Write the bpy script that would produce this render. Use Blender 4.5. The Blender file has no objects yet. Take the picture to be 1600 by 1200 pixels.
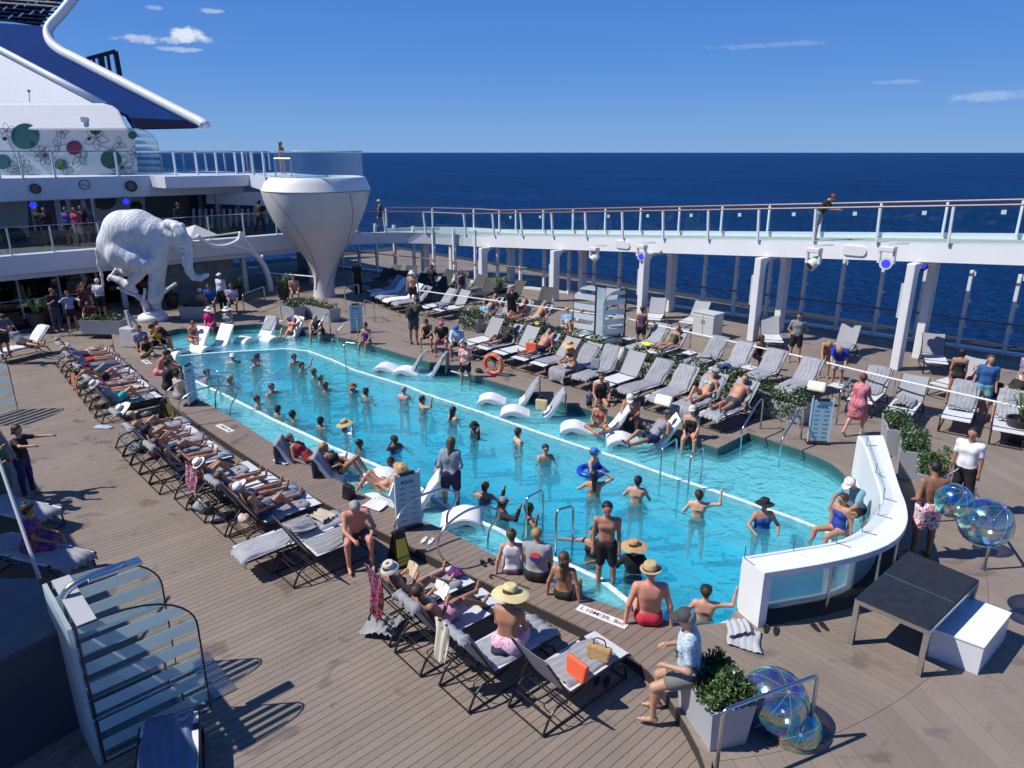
import bpy, bmesh, math, random
import numpy as np
from mathutils import Vector, Matrix
from mathutils.geometry import tessellate_polygon
random.seed(7); np.random.seed(7)
SC = bpy.context.scene
R = math.radians
# ---------------------------------------------------------------- camera, sky, sun, exposure
# world axes: X runs along the ship (towards the bow = +X), Y across it, Z up; pool deck is z = 0
FPX = 1110.0; CAMH = 7.0; PITCH = math.atan(362/FPX); CP, SP = math.cos(PITCH), math.sin(PITCH)
cam = bpy.data.objects.new('camera', bpy.data.cameras.new('camera')); SC.collection.objects.link(cam)
cam.location = (0, 0, CAMH)
cam.data.sensor_width = 36; cam.data.lens = 36*FPX/1600; cam.data.clip_end = 200000; cam.data.clip_start = .05
HEAD = math.atan2(.731, .683)            # the view direction turned from +Y towards -X
cam.rotation_euler = (math.pi/2-PITCH, 0, HEAD)
SC.camera = cam
SUN_EL = 51.0; SUN_DIR = Vector((-.600, -.800, 0)).normalized()
world = bpy.data.worlds.new('World'); SC.world = world; world.use_nodes = True
wn = world.node_tree; wn.nodes.clear()
wo = wn.nodes.new('ShaderNodeOutputWorld'); bg = wn.nodes.new('ShaderNodeBackground'); bg.inputs[1].default_value = .078
sky = wn.nodes.new('ShaderNodeTexSky'); sky.sky_type = 'NISHITA'; sky.sun_disc = False
sky.sun_elevation = R(SUN_EL); sky.sun_rotation = math.atan2(SUN_DIR.x, SUN_DIR.y)
sky.altitude = 0; sky.air_density = 1.0; sky.dust_density = .15; sky.ozone_density = 2.0
hs = wn.nodes.new('ShaderNodeHueSaturation'); hs.inputs['Saturation'].default_value = 1.0
wn.links.new(sky.outputs[0], hs.inputs['Color'])
tc = wn.nodes.new('ShaderNodeTexCoord')
def wmath(op, a, b=None, c=None):
    n = wn.nodes.new('ShaderNodeMath'); n.operation = op
    for i, v in enumerate((a, b, c)):
        if v is None: continue
        if isinstance(v, (int, float)): n.inputs[i].default_value = v
        else: wn.links.new(v, n.inputs[i])
    return n.outputs[0]
def skydir(px, py):                      # direction of a place in the sky
    X, Y, D = px-800, FPX*CP-(py-600)*SP, FPX*SP+(py-600)*CP
    c_, s_ = math.cos(HEAD), math.sin(HEAD)
    return Vector((X*c_-Y*s_, X*s_+Y*c_, -D)).normalized()
def cloud(prev, px, py, rw, rh, amt, seed):
    d = skydir(px, py); rt = Vector((-d.y, d.x, 0)).normalized()*-1; up = rt.cross(d).normalized()
    def dot(v):
        n = wn.nodes.new('ShaderNodeVectorMath'); n.operation = 'DOT_PRODUCT'
        wn.links.new(tc.outputs['Generated'], n.inputs[0]); n.inputs[1].default_value = v; return n.outputs['Value']
    nz = wn.nodes.new('ShaderNodeTexNoise'); nz.inputs['Scale'].default_value = 42; nz.inputs['Detail'].default_value = 8; nz.inputs['Roughness'].default_value = .62
    mp = wn.nodes.new('ShaderNodeMapping'); mp.inputs['Location'].default_value = (seed, seed*.3, 0); mp.inputs['Scale'].default_value = (1, 1, 2)
    wn.links.new(tc.outputs['Generated'], mp.inputs['Vector']); wn.links.new(mp.outputs[0], nz.inputs['Vector'])
    x = wmath('DIVIDE', dot(rt), rw); y = wmath('DIVIDE', dot(up), rh)
    r2 = wmath('ADD', wmath('MULTIPLY', x, x), wmath('MULTIPLY', y, y))
    front = wmath('GREATER_THAN', dot(d), 0.5)
    m = wmath('SUBTRACT', wmath('ADD', 1.0, wmath('MULTIPLY', wmath('SUBTRACT', nz.outputs[0], .5), 3.4)), r2)
    mr = wn.nodes.new('ShaderNodeMapRange'); mr.interpolation_type = 'SMOOTHSTEP'; mr.inputs['From Min'].default_value = 0.05; mr.inputs['From Max'].default_value = 1.0
    mr.inputs['To Max'].default_value = amt; wn.links.new(wmath('MULTIPLY', m, front), mr.inputs['Value'])
    mx = wn.nodes.new('ShaderNodeMix'); mx.data_type = 'RGBA'; wn.links.new(mr.outputs[0], mx.inputs['Factor'])
    wn.links.new(prev, mx.inputs['A']); mx.inputs['B'].default_value = (10.5, 11.0, 11.8, 1)
    return mx.outputs['Result']
# the deep clear blue of the day, paler towards the horizon
sxyz = wn.nodes.new('ShaderNodeSeparateXYZ'); wn.links.new(tc.outputs['Generated'], sxyz.inputs[0])
ramp = wn.nodes.new('ShaderNodeValToRGB'); wn.links.new(wmath('ABSOLUTE', sxyz.outputs[2]), ramp.inputs[0])
els = ramp.color_ramp.elements; els[0].position = 0; els[0].color = (.17, .37, .70, 1); els[1].position = 1; els[1].color = (.020, .09, .34, 1)
for p_, c_ in ((.04, (.130, .325, .71, 1)), (.10, (.080, .26, .69, 1)), (.20, (.050, .20, .63, 1)), (.45, (.030, .13, .46, 1))):
    e_ = els.new(p_); e_.color = c_
rs = wn.nodes.new('ShaderNodeVectorMath'); rs.operation = 'SCALE'; wn.links.new(ramp.outputs[0], rs.inputs[0]); rs.inputs['Scale'].default_value = 1/.078
smx = wn.nodes.new('ShaderNodeMix'); smx.data_type = 'RGBA'; smx.inputs['Factor'].default_value = .88; wn.links.new(hs.outputs[0], smx.inputs['A']); wn.links.new(rs.outputs[0], smx.inputs['B'])
col = smx.outputs['Result']
for i, a in enumerate(((238, 62, .040, .0055, .5), (294, 53, .022, .0100, .85), (320, 63, .018, .005, .6), (275, 77, .03, .0035, .35), (330, 17, .016, .003, .35), (243, 12, .012, .003, .25), (1545, 150, .045, .007, .22), (1400, 128, .03, .003, .15), (1210, 70, .09, .004, .12))):
    col = cloud(col, *a, seed=3.1+i*1.7)
wn.links.new(col, bg.inputs[0]); wn.links.new(bg.outputs[0], wo.inputs[0])
sun = bpy.data.objects.new('sun', bpy.data.lights.new('sun', 'SUN')); SC.collection.objects.link(sun)
sun.data.energy = 5.0; sun.data.angle = R(.53); sun.data.color = (1, .955, .89)
tosun = Vector((SUN_DIR.x*math.cos(R(SUN_EL)), SUN_DIR.y*math.cos(R(SUN_EL)), math.sin(R(SUN_EL))))
sun.rotation_euler = tosun.to_track_quat('Z', 'Y').to_euler(); sun.location = (-20, -20, 40)
SC.view_settings.view_transform = 'Standard'; SC.view_settings.look = 'None'
SC.view_settings.exposure = 0.08; SC.view_settings.gamma = 1; SC.view_settings.use_curve_mapping = False
SC.cycles.max_bounces = 8; SC.cycles.transparent_max_bounces = 24; SC.cycles.diffuse_bounces = 3; SC.cycles.glossy_bounces = 3; SC.cycles.transmission_bounces = 6
SC.cycles.caustics_reflective = False; SC.cycles.caustics_refractive = False
SC.cycles.use_denoising = True; SC.cycles.sample_clamp_indirect = 4

# ---------------------------------------------------------------- helpers
def P(px, py, z=0.):
    """where the sight line through a place of the 1600x1200 photograph meets the level z, in ship axes"""
    v = py-600; f = FPX*CP-v*SP; d = FPX*SP+v*CP; t = (CAMH-z)/d
    X, Y = (px-800)*t, f*t
    return Vector((.683*X-.731*Y, .731*X+.683*Y, z))
def PU(px, py, U):
    """... meets the athwartships plane x = U"""
    v = py-600; f = FPX*CP-v*SP; d = FPX*SP+v*CP
    t = U/(.683*(px-800)-.731*f)
    return Vector((U, (.731*(px-800)+.683*f)*t, CAMH-d*t))
def link(o, parent=None):
    SC.collection.objects.link(o)
    if parent is not None: o.parent = parent
    return o
def tag(o, label=None, cat=None, group=None, kind=None):
    if label: o['label'] = label
    if cat: o['category'] = cat
    if group: o['group'] = group
    if kind: o['kind'] = kind
    return o
def thing(name, label, cat, loc=(0, 0, 0), rz=0, group=None):
    o = bpy.data.objects.new(name, None); o.empty_display_size = .1; link(o); o.location = loc; o.rotation_euler = (0, 0, rz)
    return tag(o, label, cat, group)
def children(o, _c={}):
    return list(o.children)
def dup(root, loc, rz, label=None, group=None, cat=None):
    r = root.copy(); SC.collection.objects.link(r); r.location = loc; r.rotation_euler = (0, 0, rz)
    if label: r['label'] = label
    if group: r['group'] = group
    for ch in root.children:
        c = ch.copy(); SC.collection.objects.link(c); c.parent = r
        for g in ch.children:
            d = g.copy(); SC.collection.objects.link(d); d.parent = c
    return r
class MB:
    def __init__(s): s.v = []; s.f = []
    def add(s, vs, fs):
        n = len(s.v); s.v += [tuple(v) for v in vs]; s.f += [tuple(i+n for i in f) for f in fs]; return s
    def box(s, c, d, rz=0, M=None):
        x, y, z = d[0]/2, d[1]/2, d[2]/2
        vs = [Vector((a*x, b*y, e*z)) for a in (-1, 1) for b in (-1, 1) for e in (-1, 1)]
        if rz: vs = [Matrix.Rotation(rz, 3, 'Z') @ v for v in vs]
        if M is not None: vs = [M @ v for v in vs]
        c = Vector(c)
        return s.add([v+c for v in vs], [(0, 1, 3, 2), (4, 6, 7, 5), (0, 4, 5, 1), (2, 3, 7, 6), (0, 2, 6, 4), (1, 5, 7, 3)])
    def bar(s, a, b, w, h=None):         # square bar between two points
        a, b = Vector(a), Vector(b); h = h or w; d = (b-a); L = d.length; d.normalize()
        up = Vector((0, 0, 1)) if abs(d.z) < .95 else Vector((0, 1, 0))
        x = d.cross(up).normalized(); y = x.cross(d)
        vs = [p+x*(i*w/2)+y*(j*h/2) for p in (a, b) for i, j in ((-1, -1), (1, -1), (1, 1), (-1, 1))]
        return s.add(vs, [(0, 1, 2, 3), (7, 6, 5, 4), (0, 4, 5, 1), (1, 5, 6, 2), (2, 6, 7, 3), (3, 7, 4, 0)])
    def tube(s, pts, r, n=6, closed=False):
        pts = [Vector(p) for p in pts]; N = len(pts); rr = r if isinstance(r, (list, tuple)) else [r]*N; vs = []; fs = []; px_ = None
        for i, p in enumerate(pts):
            a = pts[i-1] if (i or closed) else p; b = pts[(i+1) % N] if (i < N-1 or closed) else p
            d = (b-a).normalized()
            if px_ is None:
                up = Vector((0, 0, 1)) if abs(d.z) < .9 else Vector((1, 0, 0)); x = d.cross(up).normalized()
            else:
                x = (px_-d*px_.dot(d)).normalized()
            px_ = x; y = d.cross(x)
            vs += [p+(x*math.cos(2*math.pi*k/n)+y*math.sin(2*math.pi*k/n))*rr[i] for k in range(n)]
        for i in range(N if closed else N-1):
            for k in range(n):
                j = (i+1) % N; fs.append((i*n+k, i*n+(k+1) % n, j*n+(k+1) % n, j*n+k))
        if not closed: fs += [tuple(range(n))[::-1], tuple(range((N-1)*n, N*n))]
        return s.add(vs, fs)
    def lathe(s, prof, n=24, c=(0, 0, 0), M=None, arc=1.0):
        vs = []; c = Vector(c); full = arc > .999
        for r, z in prof:
            for k in range(n+(0 if full else 1)):
                a = 2*math.pi*arc*k/n; v = Vector((r*math.cos(a), r*math.sin(a), z)); vs.append((M @ v if M is not None else v)+c)
        m = n+(0 if full else 1); fs = []
        for i in range(len(prof)-1):
            for k in range(n): fs.append((i*m+k, i*m+(k+1) % m, (i+1)*m+(k+1) % m, (i+1)*m+k))
        if full:
            if prof[0][0] > 1e-4: fs.append(tuple(range(m))[::-1])
            if prof[-1][0] > 1e-4: fs.append(tuple(range((len(prof)-1)*m, len(prof)*m)))
        return s.add(vs, fs)
    def prism(s, poly, off):             # polygon of 3-D points pushed along a vector
        off = Vector(off); poly = [Vector(p) for p in poly]; n = len(poly)
        tr = tessellate_polygon([poly]); vs = poly+[p+off for p in poly]
        nrm = Vector((0, 0, 0))
        for i in range(n): nrm += poly[i].cross(poly[(i+1) % n])
        out = []
        for t in tr:
            a, b, c_ = t; tn = (poly[b]-poly[a]).cross(poly[c_]-poly[a])
            if tn.dot(off) > 0: t = (a, c_, b)
            out.append(tuple(t)); out.append(tuple(i+n for i in reversed(t)))
        flip = nrm.dot(off) > 0
        for i in range(n):
            j = (i+1) % n; out.append((i, j, j+n, i+n) if flip else (i, i+n, j+n, j))
        return s.add(vs, out)
    def mesh(s, name, smooth=False):
        m = bpy.data.meshes.new(name); m.from_pydata(s.v, [], s.f)
        if smooth: m.shade_smooth()
        m.update(); return m
    def build(s, name, mat, parent=None, smooth=False, auto=None, bevel=0):
        o = link(bpy.data.objects.new(name, s.mesh(name, smooth or auto is not None)), parent); o.data.materials.append(mat)
        if auto is not None:
            o.data.set_sharp_from_angle(angle=R(auto))
        if bevel:
            b = o.modifiers.new('b', 'BEVEL'); b.width = bevel; b.segments = 2; b.limit_method = 'ANGLE'
        return o
def arcp(c, r, a0, a1, n, plane='xz'):
    out = []
    for i in range(n+1):
        a = R(a0+(a1-a0)*i/n); x, y = r*math.cos(a), r*math.sin(a)
        out.append(Vector(c)+(Vector((x, 0, y)) if plane == 'xz' else Vector((0, x, y)) if plane == 'yz' else Vector((x, y, 0))))
    return out
def fillet(pts, r, n=4):                # rounded corners of a path
    pts = [Vector(p) for p in pts]; out = [pts[0]]
    for i in range(1, len(pts)-1):
        a, b, c = pts[i-1], pts[i], pts[i+1]; d1 = (a-b); d2 = (c-b); q = min(r, d1.length*.49, d2.length*.49)
        p1 = b+d1.normalized()*q; p2 = b+d2.normalized()*q
        for k in range(n+1):
            t = k/n; out.append(p1*(1-t)**2+b*2*t*(1-t)+p2*t*t)
    out.append(pts[-1]); return out
# ---------------------------------------------------------------- materials
MATS = {}
def mat(name, rgb, rough=.6, metal=0, spec=.5, var=0, vscale=3, bump=0, bscale=40, coord='Object', rnd=0, emit=None):
    if name in MATS: return MATS[name]
    m = bpy.data.materials.new(name); m.use_nodes = True; nt = m.node_tree; b = nt.nodes['Principled BSDF']
    b.inputs['Base Color'].default_value = (*rgb, 1); b.inputs['Roughness'].default_value = rough; b.inputs['Metallic'].default_value = metal; b.inputs['Specular IOR Level'].default_value = spec
    L = nt.links.new
    if var or bump or rnd:
        t = nt.nodes.new('ShaderNodeTexCoord')
    if var or rnd:
        src = None
        if var:
            n = nt.nodes.new('ShaderNodeTexNoise'); n.inputs['Scale'].default_value = vscale; n.inputs['Detail'].default_value = 5; n.inputs['Roughness'].default_value = .6; L(t.outputs[coord], n.inputs['Vector'])
            mr = nt.nodes.new('ShaderNodeMapRange'); mr.inputs[1].default_value = .3; mr.inputs[2].default_value = .7; mr.inputs[3].default_value = 1-var; mr.inputs[4].default_value = 1+var; L(n.outputs[0], mr.inputs[0]); src = mr.outputs[0]
        if rnd:
            oi = nt.nodes.new('ShaderNodeObjectInfo'); mr2 = nt.nodes.new('ShaderNodeMapRange'); mr2.inputs[3].default_value = 1-rnd; mr2.inputs[4].default_value = 1+rnd; L(oi.outputs['Random'], mr2.inputs[0])
            if src is None: src = mr2.outputs[0]
            else:
                mm = nt.nodes.new('ShaderNodeMath'); mm.operation = 'MULTIPLY'; L(src, mm.inputs[0]); L(mr2.outputs[0], mm.inputs[1]); src = mm.outputs[0]
        vm = nt.nodes.new('ShaderNodeVectorMath'); vm.operation = 'SCALE'; vm.inputs[0].default_value = rgb; L(src, vm.inputs['Scale']); L(vm.outputs[0], b.inputs['Base Color'])
    if bump:
        n2 = nt.nodes.new('ShaderNodeTexNoise'); n2.inputs['Scale'].default_value = bscale; n2.inputs['Detail'].default_value = 4; L(t.outputs[coord], n2.inputs['Vector'])
        bp = nt.nodes.new('ShaderNodeBump'); bp.inputs['Strength'].default_value = bump; bp.inputs['Distance'].default_value = .01; L(n2.outputs[0], bp.inputs['Height']); L(bp.outputs[0], b.inputs['Normal'])
    if emit:
        b.inputs['Emission Color'].default_value = (*emit[0], 1); b.inputs['Emission Strength'].default_value = emit[1]
    MATS[name] = m; return m
def glassmat(name, tint=(.9, .96, .97), refl=1.0, rough=.02, body=0, bcol=(.8, .85, .87), streak=0):
    """a pane: see-through, mirrors at grazing angles, optionally part frosted"""
    if name in MATS: return MATS[name]
    m = bpy.data.materials.new(name); m.use_nodes = True; nt = m.node_tree; nt.nodes.clear(); L = nt.links.new
    o = nt.nodes.new('ShaderNodeOutputMaterial'); t = nt.nodes.new('ShaderNodeBsdfTransparent'); t.inputs[0].default_value = (*tint, 1)
    g = nt.nodes.new('ShaderNodeBsdfGlossy'); g.inputs['Roughness'].default_value = rough; g.inputs[0].default_value = (refl, refl, refl, 1)
    f0 = nt.nodes.new('ShaderNodeFresnel'); f0.inputs[0].default_value = 1.45; ge = nt.nodes.new('ShaderNodeNewGeometry')
    f = nt.nodes.new('ShaderNodeMath'); f.operation = 'MULTIPLY'; iv = nt.nodes.new('ShaderNodeMath'); iv.operation = 'SUBTRACT'; iv.inputs[0].default_value = 1
    L(ge.outputs['Backfacing'], iv.inputs[1]); L(f0.outputs[0], f.inputs[0]); L(iv.outputs[0], f.inputs[1])
    mx = nt.nodes.new('ShaderNodeMixShader'); L(f.outputs[0], mx.inputs[0]); L(t.outputs[0], mx.inputs[1]); L(g.outputs[0], mx.inputs[2]); out = mx.outputs[0]
    if body:
        d = nt.nodes.new('ShaderNodeBsdfDiffuse'); d.inputs[0].default_value = (*bcol, 1)
        tl = nt.nodes.new('ShaderNodeBsdfTranslucent'); tl.inputs[0].default_value = (*bcol, 1)
        dm = nt.nodes.new('ShaderNodeMixShader'); dm.inputs[0].default_value = .4; L(d.outputs[0], dm.inputs[1]); L(tl.outputs[0], dm.inputs[2])
        m2 = nt.nodes.new('ShaderNodeMixShader'); m2.inputs[0].default_value = body; L(out, m2.inputs[1]); L(dm.outputs[0], m2.inputs[2]); out = m2.outputs[0]
        if streak:
            tc_ = nt.nodes.new('ShaderNodeTexCoord'); n = nt.nodes.new('ShaderNodeTexNoise'); n.inputs['Scale'].default_value = 1.3; n.inputs['Detail'].default_value = 4; L(tc_.outputs['Object'], n.inputs['Vector'])
            mr = nt.nodes.new('ShaderNodeMapRange'); mr.inputs[1].default_value = .35; mr.inputs[2].default_value = .65; mr.inputs[3].default_value = body*(1-streak); mr.inputs[4].default_value = min(1, body*(1+streak)); L(n.outputs[0], mr.inputs[0]); L(mr.outputs[0], m2.inputs[0])
    L(out, o.inputs[0]); MATS[name] = m; return m
WHITE = mat('white paint', (.78, .79, .80), .35, var=.03, vscale=.8)
WHITE2 = mat('white shell', (.80, .80, .80), .28, var=.02, vscale=1)
GREYP = mat('pale grey paint', (.55, .56, .58), .45, var=.05)
STEEL = mat('brushed steel', (.62, .62, .63), .22, 1, bump=.03)
BLACK = mat('black powder coat', (.012, .012, .013), .38)
DARK = mat('dark interior', (.02, .024, .03), .6)
GLASS = glassmat('clear glass', (.92, .97, .97), .7)
GLASSD = glassmat('dark glazing', (.28, .36, .42), 1.0)
FROST = glassmat('frosted stripe', (.9, .95, .96), .4, .3, .90, (.84, .90, .91), .08)
PALEFROST = glassmat('milk glass', (.85, .92, .94), .8, .15, .62, (.62, .74, .78), .2)
TEAK = mat('teak handrail', (.22, .10, .055), .45, var=.2, vscale=6)
# ---------------------------------------------------------------- the sea
def ocean_mat():
    m = bpy.data.materials.new('sea water'); m.use_nodes = True; nt = m.node_tree; b = nt.nodes['Principled BSDF']; L = nt.links.new
    b.inputs['Roughness'].default_value = .28; b.inputs['IOR'].default_value = 1.33; b.inputs['Specular IOR Level'].default_value = .22
    t = nt.nodes.new('ShaderNodeTexCoord')
    def noise(sc, det, rough=.6, st=(1, 1, 1)):
        mp = nt.nodes.new('ShaderNodeMapping'); mp.inputs['Scale'].default_value = st; mp.inputs['Rotation'].default_value = (0, 0, R(38)); L(t.outputs['Object'], mp.inputs['Vector'])
        n = nt.nodes.new('ShaderNodeTexNoise'); n.inputs['Scale'].default_value = sc; n.inputs['Detail'].default_value = det; n.inputs['Roughness'].default_value = rough; L(mp.outputs[0], n.inputs['Vector']); return n.outputs[0]
    n1 = noise(.42, 6, .62, (1, 2.1, 1)); n2 = noise(.06, 3, .5, (1, 1.6, 1)); n3 = noise(.004, 4, .6, (1, 2.5, 1))
    ad = nt.nodes.new('ShaderNodeMath'); ad.operation = 'MULTIPLY_ADD'; L(n2, ad.inputs[0]); ad.inputs[1].default_value = 3.0; L(n1, ad.inputs[2])
    bp = nt.nodes.new('ShaderNodeBump'); bp.inputs['Strength'].default_value = 1; bp.inputs['Distance'].default_value = 1.5; L(ad.outputs[0], bp.inputs['Height']); L(bp.outputs[0], b.inputs['Normal'])
    r = nt.nodes.new('ShaderNodeValToRGB'); L(n1, r.inputs[0]); r.color_ramp.elements[0].position = .36; r.color_ramp.elements[0].color = (.0008, .011, .052, 1)
    r.color_ramp.elements[1].position = .66; r.color_ramp.elements[1].color = (.005, .058, .20, 1)
    r2 = nt.nodes.new('ShaderNodeMapRange'); r2.inputs[1].default_value = .3; r2.inputs[2].default_value = .7; r2.inputs[3].default_value = .8; r2.inputs[4].default_value = 1.25; L(n3, r2.inputs[0])
    vm = nt.nodes.new('ShaderNodeVectorMath'); vm.operation = 'SCALE'; L(r.outputs[0], vm.inputs[0]); L(r2.outputs[0], vm.inputs['Scale'])
    # scattered whitecaps
    nf = noise(.11, 9, .7, (1, 1.8, 1)); rf = nt.nodes.new('ShaderNodeMapRange'); rf.inputs[1].default_value = .735; rf.inputs[2].default_value = .76; L(nf, rf.inputs[0])
    mx = nt.nodes.new('ShaderNodeMix'); mx.data_type = 'RGBA'; L(rf.outputs[0], mx.inputs['Factor']); L(vm.outputs[0], mx.inputs['A']); mx.inputs['B'].default_value = (.5, .6, .7, 1)
    L(mx.outputs['Result'], b.inputs['Base Color']); b.inputs['Specular IOR Level'].default_value = 0; b.inputs['Roughness'].default_value = .8
    g = nt.nodes.new('ShaderNodeBsdfGlossy'); g.inputs['Roughness'].default_value = .25; L(bp.outputs[0], g.inputs['Normal']); f = nt.nodes.new('ShaderNodeFresnel'); f.inputs[0].default_value = 1.33; L(bp.outputs[0], f.inputs['Normal'])
    fm = nt.nodes.new('ShaderNodeMath'); fm.operation = 'MULTIPLY'; fm.use_clamp = True; L(f.outputs[0], fm.inputs[0]); fm.inputs[1].default_value = .20; ms = nt.nodes.new('ShaderNodeMixShader'); L(fm.outputs[0], ms.inputs[0]); L(b.outputs[0], ms.inputs[1]); L(g.outputs[0], ms.inputs[2]); L(ms.outputs[0], nt.nodes['Material Output'].inputs[0]); return m
mb = MB(); S_ = 90000
mb.add([(-S_, -S_, 0), (S_, -S_, 0), (S_, S_, 0), (-S_, S_, 0)], [(0, 1, 2, 3)])
sea = mb.build('sea', ocean_mat()); sea.location = (0, 0, -30); tag(sea, kind='structure')
# ---------------------------------------------------------------- decks and pool
ZU = .20                                  # pool surround and far deck stand one step above the near deck
def deckmat(name, rgb):
    m = bpy.data.materials.new(name); m.use_nodes = True; nt = m.node_tree; b = nt.nodes['Principled BSDF']; L = nt.links.new
    b.inputs['Roughness'].default_value = .62; b.inputs['Specular IOR Level'].default_value = .35
    t = nt.nodes.new('ShaderNodeTexCoord')
    n = nt.nodes.new('ShaderNodeTexNoise'); n.inputs['Scale'].default_value = .55; n.inputs['Detail'].default_value = 6; n.inputs['Roughness'].default_value = .65; L(t.outputs['Object'], n.inputs['Vector'])
    n2 = nt.nodes.new('ShaderNodeTexNoise'); n2.inputs['Scale'].default_value = 30; n2.inputs['Detail'].default_value = 5; L(t.outputs['Object'], n2.inputs['Vector'])
    a = nt.nodes.new('ShaderNodeMapRange'); a.inputs[1].default_value = .3; a.inputs[2].default_value = .7; a.inputs[3].default_value = .87; a.inputs[4].default_value = 1.1; L(n.outputs[0], a.inputs[0])
    c = nt.nodes.new('ShaderNodeMapRange'); c.inputs[1].default_value = .3; c.inputs[2].default_value = .7; c.inputs[3].default_value = .93; c.inputs[4].default_value = 1.07; L(n2.outputs[0], c.inputs[0])
    oi = nt.nodes.new('ShaderNodeObjectInfo'); d = nt.nodes.new('ShaderNodeMapRange'); d.inputs[3].default_value = .93; d.inputs[4].default_value = 1.06; L(oi.outputs['Random'], d.inputs[0])
    # damp stains
    n3 = nt.nodes.new('ShaderNodeTexNoise'); n3.inputs['Scale'].default_value = 1.7; n3.inputs['Detail'].default_value = 7; n3.inputs['Distortion'].default_value = .6; L(t.outputs['Object'], n3.inputs['Vector'])
    e = nt.nodes.new('ShaderNodeMapRange'); e.inputs[1].default_value = .60; e.inputs[2].default_value = .68; e.inputs[3].default_value = 1; e.inputs[4].default_value = .74; L(n3.outputs[0], e.inputs[0])
    s = a.outputs[0]
    for q in (c, d, e):
        mm = nt.nodes.new('ShaderNodeMath'); mm.operation = 'MULTIPLY'; L(s, mm.inputs[0]); L(q.outputs[0], mm.inputs[1]); s = mm.outputs[0]
    vm = nt.nodes.new('ShaderNodeVectorMath'); vm.operation = 'SCALE'; vm.inputs[0].default_value = rgb; L(s, vm.inputs['Scale']); L(vm.outputs[0], b.inputs['Base Color'])
    ro = nt.nodes.new('ShaderNodeMapRange'); ro.inputs[1].default_value = .60; ro.inputs[2].default_value = .66; ro.inputs[3].default_value = .60; ro.inputs[4].default_value = .28; L(n3.outputs[0], ro.inputs[0]); L(ro.outputs[0], b.inputs['Roughness'])
    bp = nt.nodes.new('ShaderNodeBump'); bp.inputs['Strength'].default_value = .25; bp.inputs['Distance'].default_value = .004; L(n2.outputs[0], bp.inputs['Height']); L(bp.outputs[0], b.inputs['Normal'])
    return m
PLANK = deckmat('composite plank', (.238, .193, .158)); PLANK2 = deckmat('coping plank', (.222, .172, .140))
CAULK = mat('black caulking', (.02, .018, .016), .7)
def inset_tri(poly, holes=()):
    pl = [[Vector((p[0], p[1], 0)) for p in poly]]+[[Vector((p[0], p[1], 0)) for p in h] for h in holes]
    flat = [v for q in pl for v in q]; return flat, tessellate_polygon(pl)
def planks(parent, poly, holes, ang, width, z, th, m, name='plank', gap=.008, keep=300, phase=0):
    """cut a region into parallel boards with open joints; every board is an object of its own"""
    flat, tris = inset_tri(poly, holes)
    d = Vector((math.cos(ang), math.sin(ang), 0)); nrm = Vector((-d.y, d.x, 0))
    base = bmesh.new(); vs = [base.verts.new(v) for v in flat]
    for t in tris:
        try: base.faces.new([vs[i] for i in t])
        except ValueError: pass
    bmesh.ops.recalc_face_normals(base, faces=base.faces)
    pr = [v.dot(nrm) for v in flat]; k0 = math.floor(min(pr)/width); k1 = math.ceil(max(pr)/width); res = []
    # cut in coarse bands first, to keep it quick
    B = 12
    for kb in range(k0, k1, B):
        cb = base.copy()
        for pos, sgn in ((kb*width, -1), ((kb+B)*width, 1)):
            bmesh.ops.bisect_plane(cb, geom=cb.verts[:]+cb.edges[:]+cb.faces[:], plane_co=nrm*pos, plane_no=nrm*sgn, clear_outer=True)
        if cb.faces:
            for k in range(kb, min(kb+B, k1)):
                c = cb.copy()
                for pos, sgn in ((k*width+gap/2, -1), ((k+1)*width-gap/2, 1)):
                    bmesh.ops.bisect_plane(c, geom=c.verts[:]+c.edges[:]+c.faces[:], plane_co=nrm*pos, plane_no=nrm*sgn, clear_outer=True)
                if not c.faces: c.free(); continue
                bmesh.ops.dissolve_limit(c, angle_limit=R(2), verts=c.verts[:], edges=c.edges[:])
                for f in c.faces:
                    if f.normal.z < 0: f.normal_flip()
                r = bmesh.ops.extrude_face_region(c, geom=c.faces[:])
                tops = [g for g in r['geom'] if isinstance(g, bmesh.types.BMVert)]
                for v in c.verts: v.co.z = z-th
                for v in tops: v.co.z = z
                area = sum(f.calc_area() for f in c.faces)
                c.normal_update(); res.append((area, k, c))
        cb.free()
    base.free(); res.sort(key=lambda r: -r[0]); joined = None
    for i, (a, k, c) in enumerate(res):
        if i < keep:
            me = bpy.data.meshes.new(name); c.to_mesh(me); me.materials.append(m); link(bpy.data.objects.new(name, me), parent)
        else:
            if joined is None: joined = bmesh.new()
            me = bpy.data.meshes.new('t'); c.to_mesh(me); joined.from_mesh(me); bpy.data.meshes.remove(me)
        c.free()
    if joined:
        me = bpy.data.meshes.new('short_planks'); joined.to_mesh(me); me.materials.append(m); o = link(bpy.data.objects.new('short_planks', me), parent); tag(o, kind='stuff'); joined.free()
def slab(name, poly, holes, z, th, m, parent=None, kind='structure'):
    flat, tris = inset_tri(poly, holes); n = len(flat); mb = MB(); vs = [(v.x, v.y, z) for v in flat]+[(v.x, v.y, z-th) for v in flat]; fs = []
    for t in tris:
        a, b, c = (flat[i] for i in t)
        if (b-a).cross(c-a).z < 0: t = tuple(reversed(t))
        fs += [tuple(t), tuple(i+n for i in reversed(t))]
    k = 0
    for ring in [poly]+list(holes):
        L_ = len(ring)
        for i in range(L_): fs.append((k+i, k+i+n, k+(i+1) % L_+n, k+(i+1) % L_))
        k += L_
    mb.add(vs, fs); o = mb.build(name, m, parent)
    bm = bmesh.new(); bm.from_mesh(o.data); bmesh.ops.recalc_face_normals(bm, faces=bm.faces); bm.to_mesh(o.data); bm.free()
    if kind: tag(o, kind=kind)
    return o
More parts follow.
